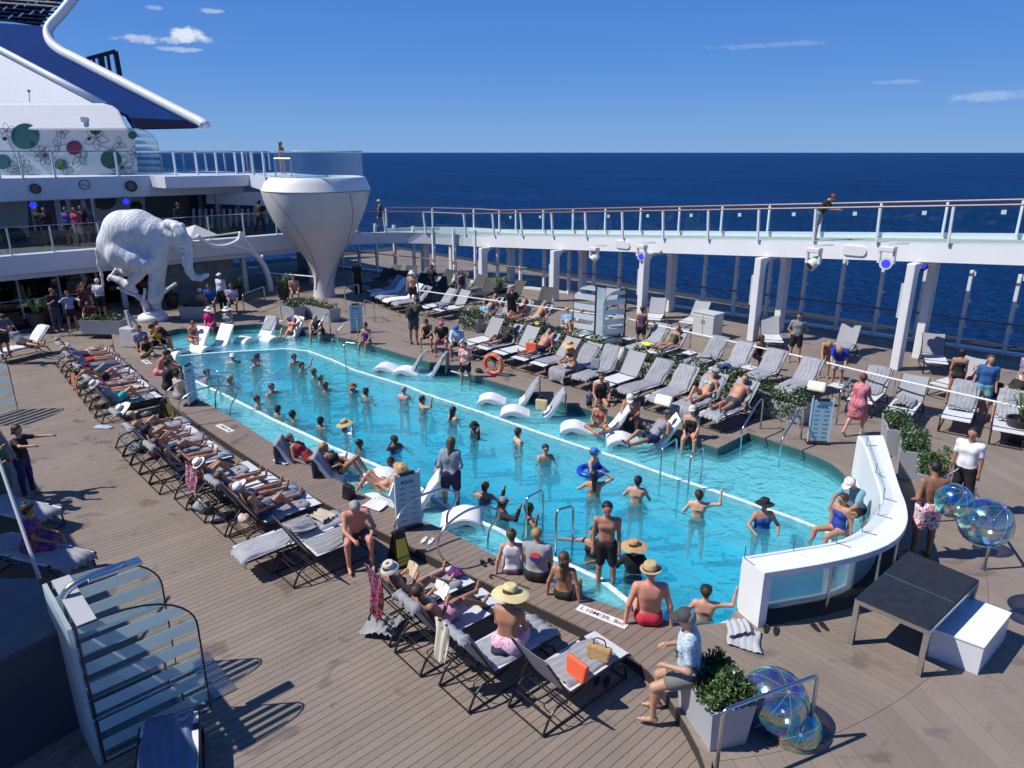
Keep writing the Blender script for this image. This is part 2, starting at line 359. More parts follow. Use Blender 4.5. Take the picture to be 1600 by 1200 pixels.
def XY(pts, z): return [P(x, y, z).to_2d() for x, y in pts]
near_px = [(262, 553), (283, 592), (307, 622), (345, 642), (375, 660), (455, 712), (590, 783), (700, 830), (783, 873), (847, 903), (910, 930), (947, 943), (975, 953), (1027, 965), (1052, 972), (1090, 977), (1135, 973)]
far_px = [(1250, 702), (1170, 676), (1122, 700), (1100, 693), (550, 530), (487, 520), (440, 507), (399, 506), (330, 511), (275, 514), (240, 523)]
# inner foot of the curved bar wall on the right, from its top edge (z 1.2)
ZW = 1.15
win_px = [(1160, 870), (1235, 858), (1301, 847), (1341, 829.5), (1367, 803.6), (1376, 778), (1364, 737.5), (1350, 697), (1340, 681)]
wout_px = [(1194.6, 895.6), (1284, 881), (1355.6, 864), (1399, 844), (1417.5, 818), (1416, 789), (1404.5, 757.6), (1386, 697), (1380, 680)]
def smooth(pts, n=3, closed=False):
    pts = [Vector(p) for p in pts]; out = []; N = len(pts)
    for i in range(N if closed else N-1):
        g = (lambda k: pts[k % N]) if closed else (lambda k: pts[min(max(k, 0), N-1)])
        p0, p1, p2, p3 = g(i-1), g(i), g(i+1), g(i+2)
        for k in range(n):
            t = k/n; out.append(.5*((2*p1)+(p2-p0)*t+(2*p0-5*p1+4*p2-p3)*t*t+(3*p1-p0-3*p2+p3)*t**3))
    if not closed: out.append(pts[-1])
    return out
WIN = smooth(XY(win_px, ZW), 3); WOUT = smooth(XY(wout_px, ZW), 3)
near = XY(near_px, ZU); far = XY(far_px, ZU)
curve_r = smooth(XY([(1250, 702), (1300, 724), (1330, 752)], ZU), 3)
fa = smooth(list(reversed(curve_r)), 1)
POOL = near+[w for w in WIN]+[Vector(c) for c in reversed(curve_r)][0:-1]+far
DEEP = XY([(275, 557), (330, 552), (445, 545.5), (480, 549), (515, 562), (552, 579), (637, 605), (660, 615), (750, 645), (835, 675), (910, 700), (960, 715), (1035, 742), (1140, 777), (1240, 812), (1290, 832)], 0)
wi = [w for w in WIN if w.x > DEEP[-1].x-.6 and w.y < DEEP[-1].y]
DEEP = DEEP+[WIN[6]+Vector((-.05, .05)), WIN[3]+Vector((-.05, .08)), WIN[0]+Vector((-.06, .12))]+XY([(1105, 984), (1060, 980), (1014, 962), (975, 930), (940, 902), (890, 880), (867, 870), (822, 850), (785, 827), (720, 800), (660, 762), (590, 725), (520, 697), (490, 682), (430, 655), (365, 622), (302, 592), (272, 567)], 0)
def grow(poly, d):
    n = len(poly); out = []; A = sum(poly[i].x*poly[(i+1) % n].y-poly[(i+1) % n].x*poly[i].y for i in range(n)); s = 1 if A > 0 else -1
    for i in range(n):
        a = (poly[i]-poly[i-1]); b = (poly[(i+1) % n]-poly[i])
        if a.length < 1e-6 or b.length < 1e-6: out.append(poly[i].copy()); continue
        a.normalize(); b.normalize(); na = Vector((a.y, -a.x))*s; nb = Vector((b.y, -b.x))*s; m_ = na+nb
        m_ = m_/max(m_.length_squared, .6)*2; out.append(poly[i]+m_*d)
    return out
TILE1 = mat('aqua shelf tile', (.58, .92, .96), .5, var=.08, vscale=1.6, bump=.2, bscale=14)
TILE2 = mat('deep aqua tile', (.055, .63, .88), .5, var=.14, vscale=1.1, bump=.2, bscale=10)
TILEW = mat('white overflow tile', (.66, .78, .80), .5, var=.30, vscale=7)
TEALW = mat('teal pool wall', (.03, .10, .105), .4, var=.2, vscale=4)
basin = slab('pool_basin', grow(POOL, .03), [], -.22, .05, TILE1)      # placeholder floor of the shelves, cut below
bpy.data.objects.remove(basin)
nD = 16
DN = DEEP[nD+3:]; NR = near[:17]
farshelf = [near[0]]+[DEEP[0]]+DEEP[1:nD]+[DEEP[nD]]+[w for w in WIN[6:]]+[Vector(c) for c in reversed(curve_r)][:-1]+far
slab('pool_shelf', farshelf, [], -.20, 1.2, TILE1)
slab('near_pool_shelf', grow(near[:17], 0)[:17]+[DEEP[nD+2]]+DN+[DEEP[0]], [], -.20, 1.2, TILE1)
slab('pool_floor', grow(DEEP, .02), [], -1.16, .1, TILE2)
slab('pool_step_edge', grow(DEEP, .11), [DEEP], .003, .19, TILEW)
# walls of the basin, teal band under the coping
def ringwall(name, ring, z0, z1, m, th=.04, close=True, sk=()):
    out = grow(ring, th); mb = MB(); n = len(ring)
    for i in range(n if close else n-1):
        if i in sk: continue
        j = (i+1) % n; a, b, c, d = ring[i], ring[j], out[j], out[i]
        mb.add([(p.x, p.y, z) for z in (z0, z1) for p in (a, b, c, d)], [(0, 1, 5, 4), (1, 2, 6, 5), (2, 3, 7, 6), (3, 0, 4, 7), (4, 5, 6, 7), (3, 2, 1, 0)])
    return tag(mb.build(name, m), kind='structure')
ringwall('pool_wall', POOL, -.2, ZU-.026, TEALW)
def water_mat(fl=(.64, .97, 1)):
    m = bpy.data.materials.new('pool water'); m.use_nodes = True; nt = m.node_tree; nt.nodes.clear(); L = nt.links.new
    o = nt.nodes.new('ShaderNodeOutputMaterial'); t = nt.nodes.new('ShaderNodeTexCoord')
    n = nt.nodes.new('ShaderNodeTexNoise'); n.inputs['Scale'].default_value = 2.6; n.inputs['Detail'].default_value = 4; n.inputs['Roughness'].default_value = .5; n.inputs['Distortion'].default_value = 1.2
    L(t.outputs['Object'], n.inputs['Vector'])
    n2 = nt.nodes.new('ShaderNodeTexNoise'); n2.inputs['Scale'].default_value = 8; n2.inputs['Detail'].default_value = 2; L(t.outputs['Object'], n2.inputs['Vector'])
    ad = nt.nodes.new('ShaderNodeMath'); ad.operation = 'MULTIPLY_ADD'; L(n2.outputs[0], ad.inputs[0]); ad.inputs[1].default_value = .25; L(n.outputs[0], ad.inputs[2])
    bp = nt.nodes.new('ShaderNodeBump'); bp.inputs['Strength'].default_value = 1; bp.inputs['Distance'].default_value = .13; L(ad.outputs[0], bp.inputs['Height'])
    g = nt.nodes.new('ShaderNodeBsdfGlossy'); g.inputs['Roughness'].default_value = .03; L(bp.outputs[0], g.inputs['Normal'])
    rf = nt.nodes.new('ShaderNodeBsdfRefraction'); rf.inputs['IOR'].default_value = 1.33; rf.inputs[0].default_value = (.64, .97, 1, 1); L(bp.outputs[0], rf.inputs['Normal']); rf.inputs['Roughness'].default_value = 0
    tr = nt.nodes.new('ShaderNodeBsdfTransparent'); tr.inputs[0].default_value = (*fl, 1)
    a = nt.nodes.new('ShaderNodeMixShader'); a.inputs[0].default_value = .45; L(tr.outputs[0], a.inputs[1]); L(rf.outputs[0], a.inputs[2])
    f0 = nt.nodes.new('ShaderNodeFresnel'); f0.inputs[0].default_value = 1.33; L(bp.outputs[0], f0.inputs['Normal']); ge = nt.nodes.new('ShaderNodeNewGeometry')
    f = nt.nodes.new('ShaderNodeMath'); f.operation = 'MULTIPLY'; iv = nt.nodes.new('ShaderNodeMath'); iv.operation = 'SUBTRACT'; iv.inputs[0].default_value = 1
    L(ge.outputs['Backfacing'], iv.inputs[1]); L(f0.outputs[0], f.inputs[0]); L(iv.outputs[0], f.inputs[1])
    tb_ = nt.nodes.new('ShaderNodeBsdfDiffuse'); tb_.inputs[0].default_value = (.16, .78, .93, 1); a2 = nt.nodes.new('ShaderNodeMixShader'); a2.inputs[0].default_value = .13; L(a.outputs[0], a2.inputs[1]); L(tb_.outputs[0], a2.inputs[2]); a = a2
    mx = nt.nodes.new('ShaderNodeMixShader'); L(f.outputs[0], mx.inputs[0]); L(a.outputs[0], mx.inputs[1]); L(g.outputs[0], mx.inputs[2]); L(mx.outputs[0], o.inputs[0]); return m
WATER = water_mat()
flat, tris = inset_tri(grow(POOL, .015)); mb = MB(); fs = []
for t in tris:
    a, b, c = (flat[i] for i in t); fs.append(tuple(t) if (b-a).cross(c-a).z > 0 else tuple(reversed(t)))
mb.add([(v.x, v.y, 0) for v in flat], fs); tag(mb.build('pool_water', WATER), kind='structure')
# near deck
nd = [Vector((-46, -8)), Vector((6, -8)), Vector((6, 10)), Vector((-46, 10))]
STEP = smooth([Vector(p) for p in ((-34.6, 8.0), (-30, 6.9), (-26.6, 6.15), (-22, 5.92), (-18, 5.9), (-14.5, 5.97), (-12, 6.12), (-10, 6.35), (-8, 6.62), (-6.5, 6.85), (-5.4, 6.98), (-4.6, 6.9), (-4, 6.62), (-3.4, 6.25), (-2.6, 5.6), (-1.2, 5.0))], 2)
NEAR_END = [Vector((p.x, p.y+.06)) for p in reversed(STEP)]
sub = slab('deck', [Vector((-46, -8)), Vector((6, -8)), Vector((6, 5.06))]+NEAR_END+[Vector((-46, 8.0))], [], -.03, .2, CAULK)
planks(sub, [Vector((-34.9, -1.2)), Vector((1.5, -1.2)), Vector((1.5, 5.06))]+NEAR_END+[Vector((-34.9, 8.0))], [], R(90), .127, 0, .022, PLANK)
slab('deck_margin', [Vector((-46, -8)), Vector((6, -8)), Vector((6, -1.21)), Vector((-46, -1.21))], [], -.004, .02, PLANK)
# upper deck = everything beyond the step, minus the pool
OUT = [Vector((6, 5)), Vector((6, 31)), Vector((-46, 31)), Vector((-46, 7.5))]
UPPER = list(STEP)+OUT
CUR = smooth(XY([(1112, 1190), (1190, 1180), (1270, 1160), (1350, 1125), (1420, 1083), (1480, 1035), (1530, 985), (1545, 930), (1530, 860), (1490, 790), (1440, 735), (1380, 675)], ZU), 2)
RIGHT = CUR+[Vector((-7.2, 16.3)), Vector((-7.2, 20.9)), Vector((6, 20.9)), Vector((6, 4.9)), Vector((-1.2, 4.9))]
up = slab('upper_deck', UPPER, [grow(POOL, .035)], ZU-.03, .17, mat('step riser', (.035, .03, .028), .7))
# board regions: coping strip along the near side, fields beyond
def lerp2(a, b, t): return a+(b-a)*t
COPE_IN = [P(x, y, ZU).to_2d() for x, y in near_px[1:]]
cope = [p for p in STEP[4:23]]
# near coping: between step and pool edge
PE = near[:17]
COPEP = cope+[XY([(1075, 1000)], ZU)[0]]+list(reversed(PE[:16]))
co = tag(bpy.data.objects.new('pool_coping', None), kind='structure'); link(co)
planks(co, grow(COPEP, -.004), [], R(90), .15, ZU, .03, PLANK2, name='coping_board', keep=300)
# the rest of the upper deck, boards along the ship
MAIN_L = [STEP[0], STEP[1], STEP[2]]+[p for p in [PE[0]]]
end_ = P(1153, 962, ZU).to_2d()
FARF = [STEP[2], STEP[4], PE[0]]+list(reversed(far))+[Vector(c) for c in curve_r][1:]+[WIN[-1]+Vector((.1, .25)), CUR[-1]+Vector((-.01, 0)), Vector((-7.21, 16.31)), Vector((-7.21, 20.9)), Vector((6, 20.9)), Vector((6, 30)), Vector((-44, 30)), Vector((-44, 8.2)), STEP[0]]
fd = tag(bpy.data.objects.new('far_deck', None), kind='structure'); link(fd)
planks(fd, FARF, [], R(0), .14, ZU, .03, PLANK, keep=300)
NEARF = [p for p in STEP[22:28]]+[CUR[0]]+CUR[1:-1]+[WOUT[-1]]+list(reversed(WOUT[:-1]))+[WIN[0]]+[PE[16], PE[15]]+[XY([(1075, 1000)], ZU)[0]]
bd = tag(bpy.data.objects.new('bar_deck', None), kind='structure'); link(bd)
planks(bd, NEARF, [], R(-3), .135, ZU, .03, PLANK, keep=300)
rd = tag(bpy.data.objects.new('right_deck', None), kind='structure'); link(rd)
planks(rd, grow(RIGHT, -.006), [], R(-34), .30, ZU, .03, PLANK, keep=300)
# ================================================================ the ship
def fascia(name, pts, z0, z1, depth, m, kind='structure', parent=None):
    """upright band following a line of (x, y) points, pushed back by depth (a vector)"""
    mb = MB(); n = len(pts); d = Vector(depth)
    vs = []
    for p in pts:
        a = Vector((p[0], p[1], 0)); zz0, zz1 = (z0(p) if callable(z0) else z0), (z1(p) if callable(z1) else z1)
        for q in (a, a+d): vs += [(q.x, q.y, zz0), (q.x, q.y, zz1)]
    fs = []
    for i in range(n-1):
        k = i*4; j = k+4
        fs += [(k, j, j+1, k+1), (k+2, k+3, j+3, j+2), (k+1, j+1, j+3, k+3), (k, k+2, j+2, j)]
    fs += [(0, 1, 3, 2), ((n-1)*4, (n-1)*4+2, (n-1)*4+3, (n-1)*4+1)]
    mb.add(vs, fs); o = mb.build(name, m, parent)
    bm = bmesh.new(); bm.from_mesh(o.data); bmesh.ops.recalc_face_normals(bm, faces=bm.faces); bm.to_mesh(o.data); bm.free()
    if kind: tag(o, kind=kind)
    return o
# ---- running track on the starboard side, rising towards the bow
def tz(u): return 2.75+.069*max(u+30, 0)
TR = [(-35.15, 20.4), (-34.6, 21.9), (-33.6, 23.2), (-32.2, 24.2), (-30.4, 24.8)]+[(u, 24.95) for u in range(-29, 5, 2)]
track = thing('elevated_track', 'white elevated running track crossing above the far deck on portal columns', 'walkway', (0, 0, 0))
TF = mat('track floor', (.33, .40, .37), .7)
o = fascia('fascia', TR, lambda p: tz(p[0])-.60, lambda p: tz(p[0]), (0, .25, 0), WHITE, None, track)
fascia('floor_slab', [(u, v+.25) for u, v in TR], lambda p: tz(p[0])-.35, lambda p: tz(p[0])-.06, (0, 2.2, 0), TF, None, track)
fascia('outer_fascia', [(u, v+2.45) for u, v in TR], lambda p: tz(p[0])-.6, lambda p: tz(p[0])+.12, (0, .2, 0), WHITE, None, track)
CAPM = mat('track panel', (.70, .71, .72), .5)
for px, py in ((973, 385), (1335, 392)):  # oval cover plates
    u = P(px, py, 3.8); uu = u.x*24.95/u.y
    mb = MB(); pl = [Vector((uu+math.copysign(.24, math.cos(a))+.16*math.cos(a), 24.95, tz(uu)-.30+.16*math.sin(a))) for a in [R(q) for q in range(5, 365, 20)]]
    mb.prism(pl, (0, -.05, 0)); mb.build('cover_plate', CAPM, track)
# portal columns under the track
COLM = mat('column paint', (.74, .75, .76), .4, var=.03)
def column(u, label):
    t = thing('portal_column', label, 'column', (u, 24.55, ZU), 0, 'portal columns carrying the elevated track')
    h = tz(u)-.6-ZU
    for y in (0, 2.0):
        mb = MB(); mb.box((0, y, h/2), (.26, .42, h)); mb.build('leg', COLM, t, bevel=.03)
    mb = MB(); pl = [(-.12, .21, h-.02), (-.12, .21, h-.42)]+[(-.12, .21+.26*(1-math.cos(R(a))), h-.42+.3*math.sin(R(a))) for a in (20, 45, 70, 90)]+[(-.12, 1.79-.26*(1-math.cos(R(a))), h-.42+.3*math.sin(R(a))) for a in (90, 70, 45, 20)]+[(-.12, 1.79, h-.42), (-.12, 1.79, h-.02)]
    mb.prism(pl, (.24, 0, 0)); mb.build('arch', COLM, t)
    mb = MB(); mb.box((-.17, -.1, h-1.2), (.07, .16, 1.1)); mb.build('cable_box', GREYP, t)
    return t
ORD = ['first', 'second', 'third', 'fourth', 'fifth', 'sixth', 'seventh', 'eighth', 'ninth', 'tenth', 'eleventh', 'twelfth', 'thirteenth', 'fourteenth', 'fifteenth', 'sixteenth', 'seventeenth', 'eighteenth', 'nineteenth', 'twentieth', 'twenty-first', 'twenty-second', 'twenty-third', 'twenty-fourth', 'twenty-fifth', 'twenty-sixth', 'twenty-seventh', 'twenty-eighth', 'twenty-ninth', 'thirtieth']
for i, u in enumerate((-33.6, -28.5, -23.3, -18.1, -12.9, -7.75)):
    column(u, '%s white portal column from the tulip shaped tub, under the running track' % ORD[i])
# railing of the track: posts, glass, timber handrail
def railing(name, label, pts, h=1.1, lean=(0, 0, 0), gl=GLASS, rail=TEAK, postw=.07, group=None, notices=0, cat='railing', parent=None, top_r=.035, postm=None, glasson=True):
    t = thing(name, label, cat, pts[0], 0, group); o0 = Vector(pts[0]); le = Vector(lean)
    P_ = [Vector(p)-o0 for p in pts]
    for p in P_:
        mb = MB(); mb.bar(p, p+Vector((0, 0, h))+le, postw, postw*1.3); mb.build('post', postm or WHITE, t)
    if glasson:
        for a, b in zip(P_, P_[1:]):
            d = (b-a).normalized()*.06; mb = MB(); a2, b2 = a+d, b-d; z0, z1 = Vector((0, 0, .08))+le*.07, Vector((0, 0, h-.08))+le*.9; nn = Vector((-d.y, d.x, 0)).normalized()*.012
            mb.prism([a2+z0, b2+z0, b2+z1, a2+z1], nn); mb.build('glass_panel', gl, t)
    mb = MB(); mb.tube([p+Vector((0, 0, h+.03))+le for p in P_], top_r, 6); mb.build('handrail', rail, t)
    return t
us = [-28, -25.9, -23.8, -21.7, -19.6, -17.5, -15.4, -13.3, -11.2, -9.1, -7.0, -4.9, -2.8, -.7, 1.4]
inner = railing('track_railing', 'glass railing with leaning white posts on the pool side of the running track', [(-35.1, 20.5, 2.73), (-34.3, 22.4, 2.73), (-32.6, 23.9, 2.73), (-30.2, 24.8, 2.73)]+[(u, 24.9, tz(u)-.02) for u in us], 1.12, (0, -.12, 0))
outer = railing('track_railing', 'glass railing with white posts on the sea side of the running track', [(-36, 23.6, 2.85), (-34.2, 25.6, 2.85), (-32.0, 26.9, 2.85), (-30.2, 27.25, 2.85)]+[(u-.9, 27.3, tz(u-.9)+.1) for u in us+[3.4]], 1.05)
PAPER = mat('white notice', (.8, .8, .8), .6)
for k_, u in enumerate(us[:-1]):
    mb = MB(); mb.box((u+1.3, 24.84, tz(u+1.3)+.93), (.13, .012, .13)); tag(mb.build('notice', PAPER), 'small white notice on the track railing, %s from the left' % ['first', 'second', 'third', 'fourth', 'fifth', 'sixth', 'seventh', 'eighth', 'ninth', 'tenth', 'eleventh', 'twelfth', 'thirteenth', 'fourteenth', 'fifteenth', 'sixteenth'][k_], 'notice', 'notices on the track railing')
mb = MB()
curb = MB()
# ---- glass wind wall along the ship's side
WW = [Vector(a) for a in ((-40.5, 21.9), (-39.2, 22.3), (-23.3, 26.6), (-12, 28.4), (-5.8, 29.2), (1.5, 29.8))]
def along(poly, s):
    for a, b in zip(poly, poly[1:]):
        L_ = (b-a).length
        if s <= L_: return a+(b-a)*(s/L_)
        s -= L_
    return poly[-1].copy()
total = sum((b-a).length for a, b in zip(WW, WW[1:]))
ww = thing('wind_wall', 'tall glass wind wall with white posts and timber rail along the ship side', 'glass wall', (0, 0, 0))
n = int(total/1.42); wp = [along(WW, i*1.42) for i in range(n+1)]
POSTM = mat('post paint', (.74, .76, .76), .45)
WGL = glassmat('wind glass', (.97, .985, .99), .16)
for i, p in enumerate(wp):
    mb = MB(); mb.box((p.x, p.y, ZU+1.42), (.11, .16, 2.84)); mb.box((p.x+.09, p.y, ZU+2.72), (.08, .05, .16)); mb.box((p.x+.09, p.y, ZU+1.75), (.08, .05, .12)); mb.box((p.x+.09, p.y, ZU+.85), (.08, .05, .12)); mb.build('post', POSTM, ww)
    if i < n:
        q = wp[i+1]; d = (q-p).normalized()*.08; a, b = p+d, q-d
        mb = MB(); mb.prism([(a.x, a.y, ZU+.12), (b.x, b.y, ZU+.12), (b.x, b.y, ZU+2.75), (a.x, a.y, ZU+2.75)], (0, .015, 0)); mb.build('glass_panel', WGL, ww)
mb = MB(); mb.tube([(p.x, p.y-.14, ZU+1.12) for p in wp], .026, 6); mb.build('handrail', TEAK, ww)
fascia('hull_curb', [(p.x, p.y) for p in wp], ZU-.2, ZU+.10, (0, .25, 0), WHITE)
# ---- white rail of the terrace between the lounger rows
def pxrail(name, label, px, z, hrail, posts, r=.03, m=WHITE, pm=STEEL):
    t = thing(name, label, 'handrail', P(*px[0], ZU)); o0 = t.location.copy(); pts = [P(x, y, z)-o0 for x, y in px]
    mb = MB(); mb.tube(pts, r, 8); mb.build('top_rail', m, t)
    for i in range(len(pts)-1):
        a, b = pts[i], pts[i+1]; k = max(1, int((b-a).length/posts))
        for j in range(k+(1 if i == len(pts)-2 else 0)):
            p = a.lerp(b, j/k); mb = MB(); mb.tube([p, (p.x, p.y, ZU-o0.z)], .022, 6); mb.build('post', pm, t)
    return t
pxrail('terrace_handrail', 'long white handrail on steel posts behind the far loungers', [(655, 454), (773, 470), (895, 486), (975, 497), (1080, 520), (1250, 557), (1400, 593), (1610, 640)], 1.12, 1, 2.1, .026)
pxrail('terrace_handrail', 'short white handrail left of the tulip shaped tub stem', [(402, 425), (510, 434)], 1.12, 1, 2.5, .035)
# ---- decks and house at the left (aft) end
def plane_poly(px, U): return [PU(x, y, U) for x, y in px]
def slabU(name, px, U, depth, m, parent=None, bevel=0, kind=None):
    mb = MB(); mb.prism(plane_poly(px, U), (depth, 0, 0)); o = mb.build(name, m, parent, bevel=bevel)
    bm = bmesh.new(); bm.from_mesh(o.data); bmesh.ops.recalc_face_normals(bm, faces=bm.faces); bm.to_mesh(o.data); bm.free()
    return tag(o, kind=kind) if kind else o
HOUSEW = mat('house paint', (.62, .65, .71), .4, var=.04, vscale=.5)
bld = thing('deck_house', 'white stern deck house with two open decks behind the elephant sculpture', 'building', (-35, 10, 0))
def bpart(name, c, d, m, bevel=0, rz=0):
    mb = MB(); mb.box((c[0]+35, c[1]-10, c[2]), d, rz); return mb.build(name, m, bld, bevel=bevel)
def bpoly(name, px, U, depth, m, bevel=0):
    o = slabU(name, px, U, depth, m, None, bevel); o.parent = bld; o.location = (35, -10, 0); return o
bpart('upper_fascia', (-40.5, 6.5, 5.37), (1.0, 21.0, 1.05), HOUSEW, .06)
bpart('upper_floor', (-45.0, 6.5, 5.55), (8.0, 24.0, .6), HOUSEW)
bpart('upper_floor_edge', (-38.9, 14.6, 5.6), (2.2, 4.8, .55), HOUSEW)
bpart('middle_fascia', (-35.25, 8.4, 2.62), (.5, 23.8, .80), HOUSEW, .05)
bpart('middle_soffit', (-35.3, 8.4, 2.12), (.35, 23.6, .20), GREYP)
bpart('middle_floor', (-39.6, 8.4, 2.75), (8.2, 23.8, .35), mat('deck floor shade tone', (.06, .075, .08), .6))  # floor colour kept dark to give the shade of the covered deck
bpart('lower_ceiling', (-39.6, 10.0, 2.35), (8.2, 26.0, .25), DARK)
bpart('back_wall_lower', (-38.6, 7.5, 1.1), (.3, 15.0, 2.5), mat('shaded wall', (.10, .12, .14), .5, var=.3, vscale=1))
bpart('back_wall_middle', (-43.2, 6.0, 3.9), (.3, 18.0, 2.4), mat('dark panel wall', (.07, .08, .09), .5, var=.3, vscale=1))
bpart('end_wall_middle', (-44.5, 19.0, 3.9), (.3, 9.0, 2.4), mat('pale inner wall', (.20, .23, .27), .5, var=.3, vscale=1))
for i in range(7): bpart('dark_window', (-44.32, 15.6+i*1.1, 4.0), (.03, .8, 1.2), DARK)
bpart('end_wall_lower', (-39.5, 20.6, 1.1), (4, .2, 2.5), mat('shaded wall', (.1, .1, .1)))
# glazed doors of the lower deck
for i in range(9):
    y = .6+i*1.55
    bpart('door_frame', (-37.2, y, 1.15), (.10, .09, 2.3), GREYP)
    bpart('door_pane', (-37.2, y+.77, 1.15), (.02, 1.42, 2.2), GLASSD)
for i, y in enumerate((-.5, 1.9, 6.0, 8.4, 12.9)):
    bpart('window', (-38.42, y, 1.55), (.04, 1.6, 1.0), mat('lit window', (.35, .40, .42), .2)); 
bpart('stone_panel', (-36.0, 12.6, 1.1), (.2, 3.4, 2.1), mat('grey stone panel', (.16, .18, .19), .5, var=.4, vscale=2))
# columns at the front edges
for y in (3.6, 9.0, 14.7, 18.4):
    bpart('column', (-35.7, y, 1.15), (.2, .22, 2.3), GREYP)
    bpart('column', (-38.2, y, 3.95), (.12, .12, 2.0), mat('dark post', (.15, .16, .18), .5))
# middle deck back wall: mural, windows, slatted screen
MUR = mat('mural wall', (.52, .53, .52), .5, var=.05)
for px in ([(-30, 300), (42, 300), (46, 395), (-30, 400)], [(145, 300), (226, 300), (226, 395), (150, 395)]):
    bpoly('mural_wall', px, -43.0, .06, MUR)
for x0, x1 in ((44, 56), (82, 92), (100, 108), (124, 131)):
    bpoly('window_mullion', [(x0, 305), (x1, 305), (x1+7, 360), (x0+9, 360)], -42.9, .08, WHITE)
BLU = mat('window sky', (.05, .11, .19), .15)
bpoly('window', [(42, 305), (145, 305), (145, 350), (42, 350)], -42.99, .03, BLU)
for i in range(16):
    x = 300+i*9.5
    bpoly('screen_slat', [(x, 326), (x+4, 326.5), (x+5, 362), (x+1, 362)], -41.5, .05, mat('slat', (.42, .45, .46), .5))
bpoly('screen_board', [(322, 300), (420, 300), (420, 322), (322, 318)], -41.6, .1, HOUSEW)
def disc(px, py, rpx, U, m, parent=bld, name='mural_disc', asp=1.15, th=.03):
    c = PU(px, py, U); r = (PU(px+rpx, py, U)-c).length; q = [c+Vector((0, r*math.cos(a), r*math.sin(a)*.88*asp/1.15)) for a in [2*math.pi*k/28 for k in range(28)]]
    mb = MB(); mb.prism(q, (th, 0, 0)); o = mb.build(name, m, parent); o.location = (35, -10, 0) if parent is bld else (0, 0, 0); return o
GRN = mat('mural green', (.01, .10, .09), .5); DGR = mat('mural dark green', (.03, .07, .05), .5); REDM = mat('mural wine red', (.17, .02, .05), .5); TEALM = mat('mural blue', (.03, .10, .14), .5); OLV = mat('mural olive', (.10, .14, .08), .5); BLK = mat('mural line', (.02, .02, .022), .6)
disc(18, 372, 24, -42.9, DGR); disc(162, 312, 19, -42.9, DGR); disc(213, 322, 9, -42.9, BLK)
# railings of the house decks
ru = [PU(x, 276, -40.0).y for x in (-55, 0, 36, 87, 186, 276, 310, 341, 371)]
railing('deck_railing', 'glass railing with white posts along the top deck in front of the mural', [(-40.05, y, 5.9) for y in ru], 1.12, (0, 0, 0), rail=STEEL, top_r=.025)
pxs = [PU(x, 395, -35.1).y for x in (-40, 18, 85, 160)]+[9.6, 11.3, 13.0, 14.7, 16.4, 18.1, 19.8]
railing('deck_railing', 'glass railing along the shaded middle deck above the doors', [(-35.1, y, 3.02) for y in pxs], 1.08, (0, 0, 0), rail=STEEL, top_r=.02, postw=.05, postm=GREYP)
railing('deck_railing', 'low glass railing in front of the shaded lower deck doors', [(-34.6, y, .2) for y in (1.0, 3.2, 5.4, 7.4)], 1.02, (0, 0, 0), rail=STEEL, top_r=.02, postw=.05, postm=GREYP)
# loudspeakers, clock, vent on the upper fascia
def rnd_fit(name, px, py, rpx, label, cat):
    c = PU(px, py, -39.98); t = thing(name, label, cat, c); r = (PU(px+rpx, py, -39.98)-c).length; return t, r
for px, py, lab in ((55, 295, 'round black loudspeaker left of the clock on the upper fascia'), (204.5, 291, 'round black loudspeaker right of the clock on the upper fascia')):
    t, r = rnd_fit('loudspeaker', px, py, 9, lab, 'loudspeaker'); M = Matrix.Rotation(R(90), 3, 'Y')
    mb = MB(); mb.lathe([(r, 0), (r, .1), (r*.82, .1), (r*.8, .02)], 20, M=M); mb.build('housing', BLACK, t)
    mb = MB(); mb.lathe([(.001, .02), (r*.8, .02), (r*.8, .05), (.001, .07)], 20, M=M); mb.build('grille', mat('speaker grille', (.13, .13, .13), .7), t)
t, r = rnd_fit('wall_clock', 132, 288.5, 8.5, 'round wall clock with white face between the two loudspeakers', 'clock')
M = Matrix.Rotation(R(90), 3, 'Y'); mb = MB(); mb.lathe([(r, 0), (r, .06), (r*.86, .06), (r*.86, .03)], 24, M=M); mb.build('rim', mat('clock rim', (.1, .1, .12), .4), t)
mb = MB(); mb.lathe([(.001, .02), (r*.86, .02), (r*.86, .035), (.001, .035)], 24, M=M); mb.build('face', mat('clock face', (.55, .58, .62), .5), t)
mb = MB(); mb.bar((.045, 0, 0), (.045, -.25*r, -.02), .03); mb.bar((.045, -.25*r, -.02), (.045, -.62*r, .02*r), .025); mb.build('hour_hand', BLACK, t)
mb = MB(); mb.bar((.05, 0, 0), (.05, .62*r, -.42*r), .02); mb.build('minute_hand', BLACK, t)
bpoly('vent_grille', [(288, 285), (310, 285), (310, 292), (288, 293)], -39.97, .03, mat('vent', (.3, .31, .33), .6))
# ---- the house on top with its mural, and the funnel; their sides face the port bow and lean back, so the sun reaches them
AWAY = Vector((-.97, .22, 0)); NW = Vector((.75, -.66, .06)).normalized(); NS = Vector((.55, -.70, .46)).normalized(); P0W = PU(120, 230, -44.3)
def PN(px, py, n, off=0, p0=None):
    p0 = P0W if p0 is None else p0; v = py-600; f = FPX*CP-v*SP; X = px-800; d = Vector((.683*X-.731*f, .731*X+.683*f, -(FPX*SP+v*CP))); C0 = Vector((0, 0, CAMH)); return C0+d*((p0+n*off-C0).dot(n)/d.dot(n))
def slabN(name, px, n, off, depth, m, parent, bevel=0, p0=None):
    mb = MB(); mb.prism([PN(x, y, n, off, p0) for x, y in px], AWAY*depth); return fixn0(mb.build(name, m, parent, bevel=bevel))
def fixn0(o):
    bm = bmesh.new(); bm.from_mesh(o.data); bmesh.ops.recalc_face_normals(bm, faces=bm.faces); bm.to_mesh(o.data); bm.free(); return o
P0R = PU(120, 190, -44.0)
